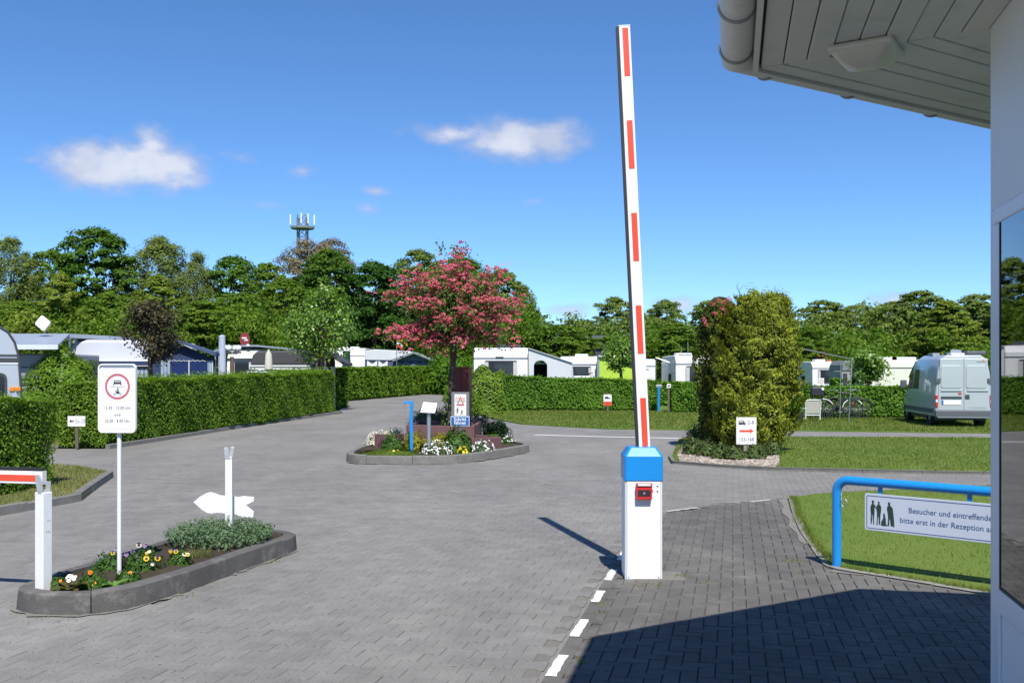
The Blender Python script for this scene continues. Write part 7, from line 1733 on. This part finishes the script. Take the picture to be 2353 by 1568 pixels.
# ornamental and fruit trees among the pitches
def small_tree(label, kind, px, top, bottom, foot_py, Y, hw_px, seed, n, size, trunk_m=m_trunk, gaps=.25, stake=False, foot_z=.02, lean=0):
    H = PZ(top, Y) - foot_z; zb = PZ(bottom, Y) - foot_z; hw = hw_px * Y / F; t = thing('small_tree', label, 'tree', (PX(px, Y), Y, foot_z), 0, 'small trees among the pitches'); rs = np.random.RandomState(seed); cz, rz = (H + zb) / 2, (H - zb) / 2
    P, N = [], []; tr = MB(); tr.tube([(lean, 0, 0), (lean * .5, 0, zb * .6), (0, 0, zb + rz * .3), (0, 0, H * .9)], [.10, .085, .06, .015], 8)
    for k in range(34):
        d = rs.normal(size=3); d /= np.linalg.norm(d); rad = rs.uniform(.5, 1.0); c = np.array([d[0] * hw * rad * (1 - .35 * max(0, d[2])), d[1] * hw * rad, cz + d[2] * rz * rad]); m = n // 34
        tr.tube([(0, 0, zb + (c[2] - zb) * .35), tuple(np.array([c[0] * .5, c[1] * .5, c[2] * .75 + zb * .25])), tuple(c)], [.03, .02, .006], 5)
        v = rs.normal(size=(m, 3)) * np.array([.42, .42, .32]) * hw * .55; P.append(c + v); N.append(v / hw + .5 * d + np.array([0, 0, .5]))
    tr.build('trunk', trunk_m, t, smooth=60); leaves('crown', np.concatenate(P), np.concatenate(N), size, TM[kind], t, .6, .6, seed)
    if stake: MB().tube([(.35, -.1, 0), (.12, -.05, zb + .4)], .06, 8).build('stake', mat('pink_brown_stake', (.36, .25, .21), .8), t, smooth=60); MB().tube([(-.45, -.1, 0), (-.1, -.05, zb + .5)], .07, 8).build('stake', mat('pink_brown_stake', (.36, .25, .21), .8), t, smooth=60)
    return t
small_tree('small dark copper-leaved tree in front of the blue awning', 'copper', 345, 690, 830, 870, 29.5, 58, 1, 5200, .045)
small_tree('young light green tree with pinkish stakes above the left hedge', 'apple', 738, 665, 825, 870, 44, 72, 2, 6500, .075, mat('pink_bark', (.24, .17, .14), .85), stake=True)
small_tree('small gnarled fruit tree in front of the lime awning', 'apple', 1424, 768, 850, 880, 48.5, 34, 3, 3600, .07, lean=.2)
small_tree('young bushy tree with thin branches left of the van', 'apple', 1995, 790, 880, 900, 47, 44, 4, 3200, .075)
small_tree('bright small tree behind the silver caravan at left', 'olive', 60, 720, 830, 0, 50, 55, 5, 4500, .09)

# ------------------------------------------------------------------ lattice mast
Ym = 150.0
t = thing('radio_mast', 'steel lattice radio mast with platform and white antennas above the wood', 'mast', (PX(695, Ym), Ym, 0)); m_mast = mat('mast_steel', (.20, .22, .23), .6, .4, .1, 1)
zt = PZ(500, Ym); zp = PZ(524, Ym); w = .66
for (sx, sy) in ((-1, -1), (1, -1), (1, 1), (-1, 1)): MB().tube([(sx * w, sy * w, 0), (sx * w, sy * w, zt)], .11, 6).build('leg', m_mast, t)
br = MB(); z = 12.0; k = 0
while z < zt - .6:
    for (a, b_) in (((-w, -w), (w, -w)), ((w, -w), (w, w)), ((w, w), (-w, w)), ((-w, w), (-w, -w))):
        p, q = (a, b_) if k % 2 else (b_, a); br.tube([(p[0], p[1], z), (q[0], q[1], z + 1.1)], .05, 4); br.tube([(a[0], a[1], z), (b_[0], b_[1], z)], .04, 4)
    z += 1.1; k += 1
br.build('bracing', m_mast, t)
MB().lathe([(.9, zp - .2), (1.75, zp - .12), (1.78, zp + .18), (1.7, zp + .2), (.9, zp + .05)], 14).build('platform', mat('platform_grey_green', (.22, .25, .24), .7), t)
for k, (x, y) in enumerate(((-1.75, -.3), (.15, -1.6), (1.1, -1.2), (1.75, .2))):
    pl = MB().tube([(x, y, zp), (x, y, zt + .5)], .04, 5).build('antenna_pole', m_mast, t); MB().box(x - .08, x + .08, y - .13, y - .05, zp + .5, zt + .45).build('antenna', m_signwhite, pl)
# dark roof of a house glimpsed between the far trees, a red-tiled one further right
def house(label, px, py, Y, w, m_r):
    t = thing('house', label, 'house', (PX(px, Y), Y, 0)); z = PZ(py, Y); MB().box(-w / 2, w / 2, 0, 6, 0, z - 1.4).build('wall', m_cvcream, t); MB().prism([(-.5, z - 1.5), (3.0, z), (6.5, z - 1.5)], 'x', -w / 2 - .3, w / 2 + .3).build('roof', m_r, t)
    wn = MB().box(-.6, .6, -.06, -.001, z - 2.9, z - 1.8).build('window', m_trim, t); MB().box(-.5, .5, -.07, -.061, z - 2.8, z - 1.9).build('pane', m_wglass, wn)
house('dark slate roof glimpsed between the trees left of the boom', 1381, 767, 74.5, .35, mat('slate_roof', (.06, .075, .10), .6))
house('orange tiled roof glimpsed behind the awning poles', 1905, 801, 74, .3, mat('orange_tile', (.42, .15, .07), .8))
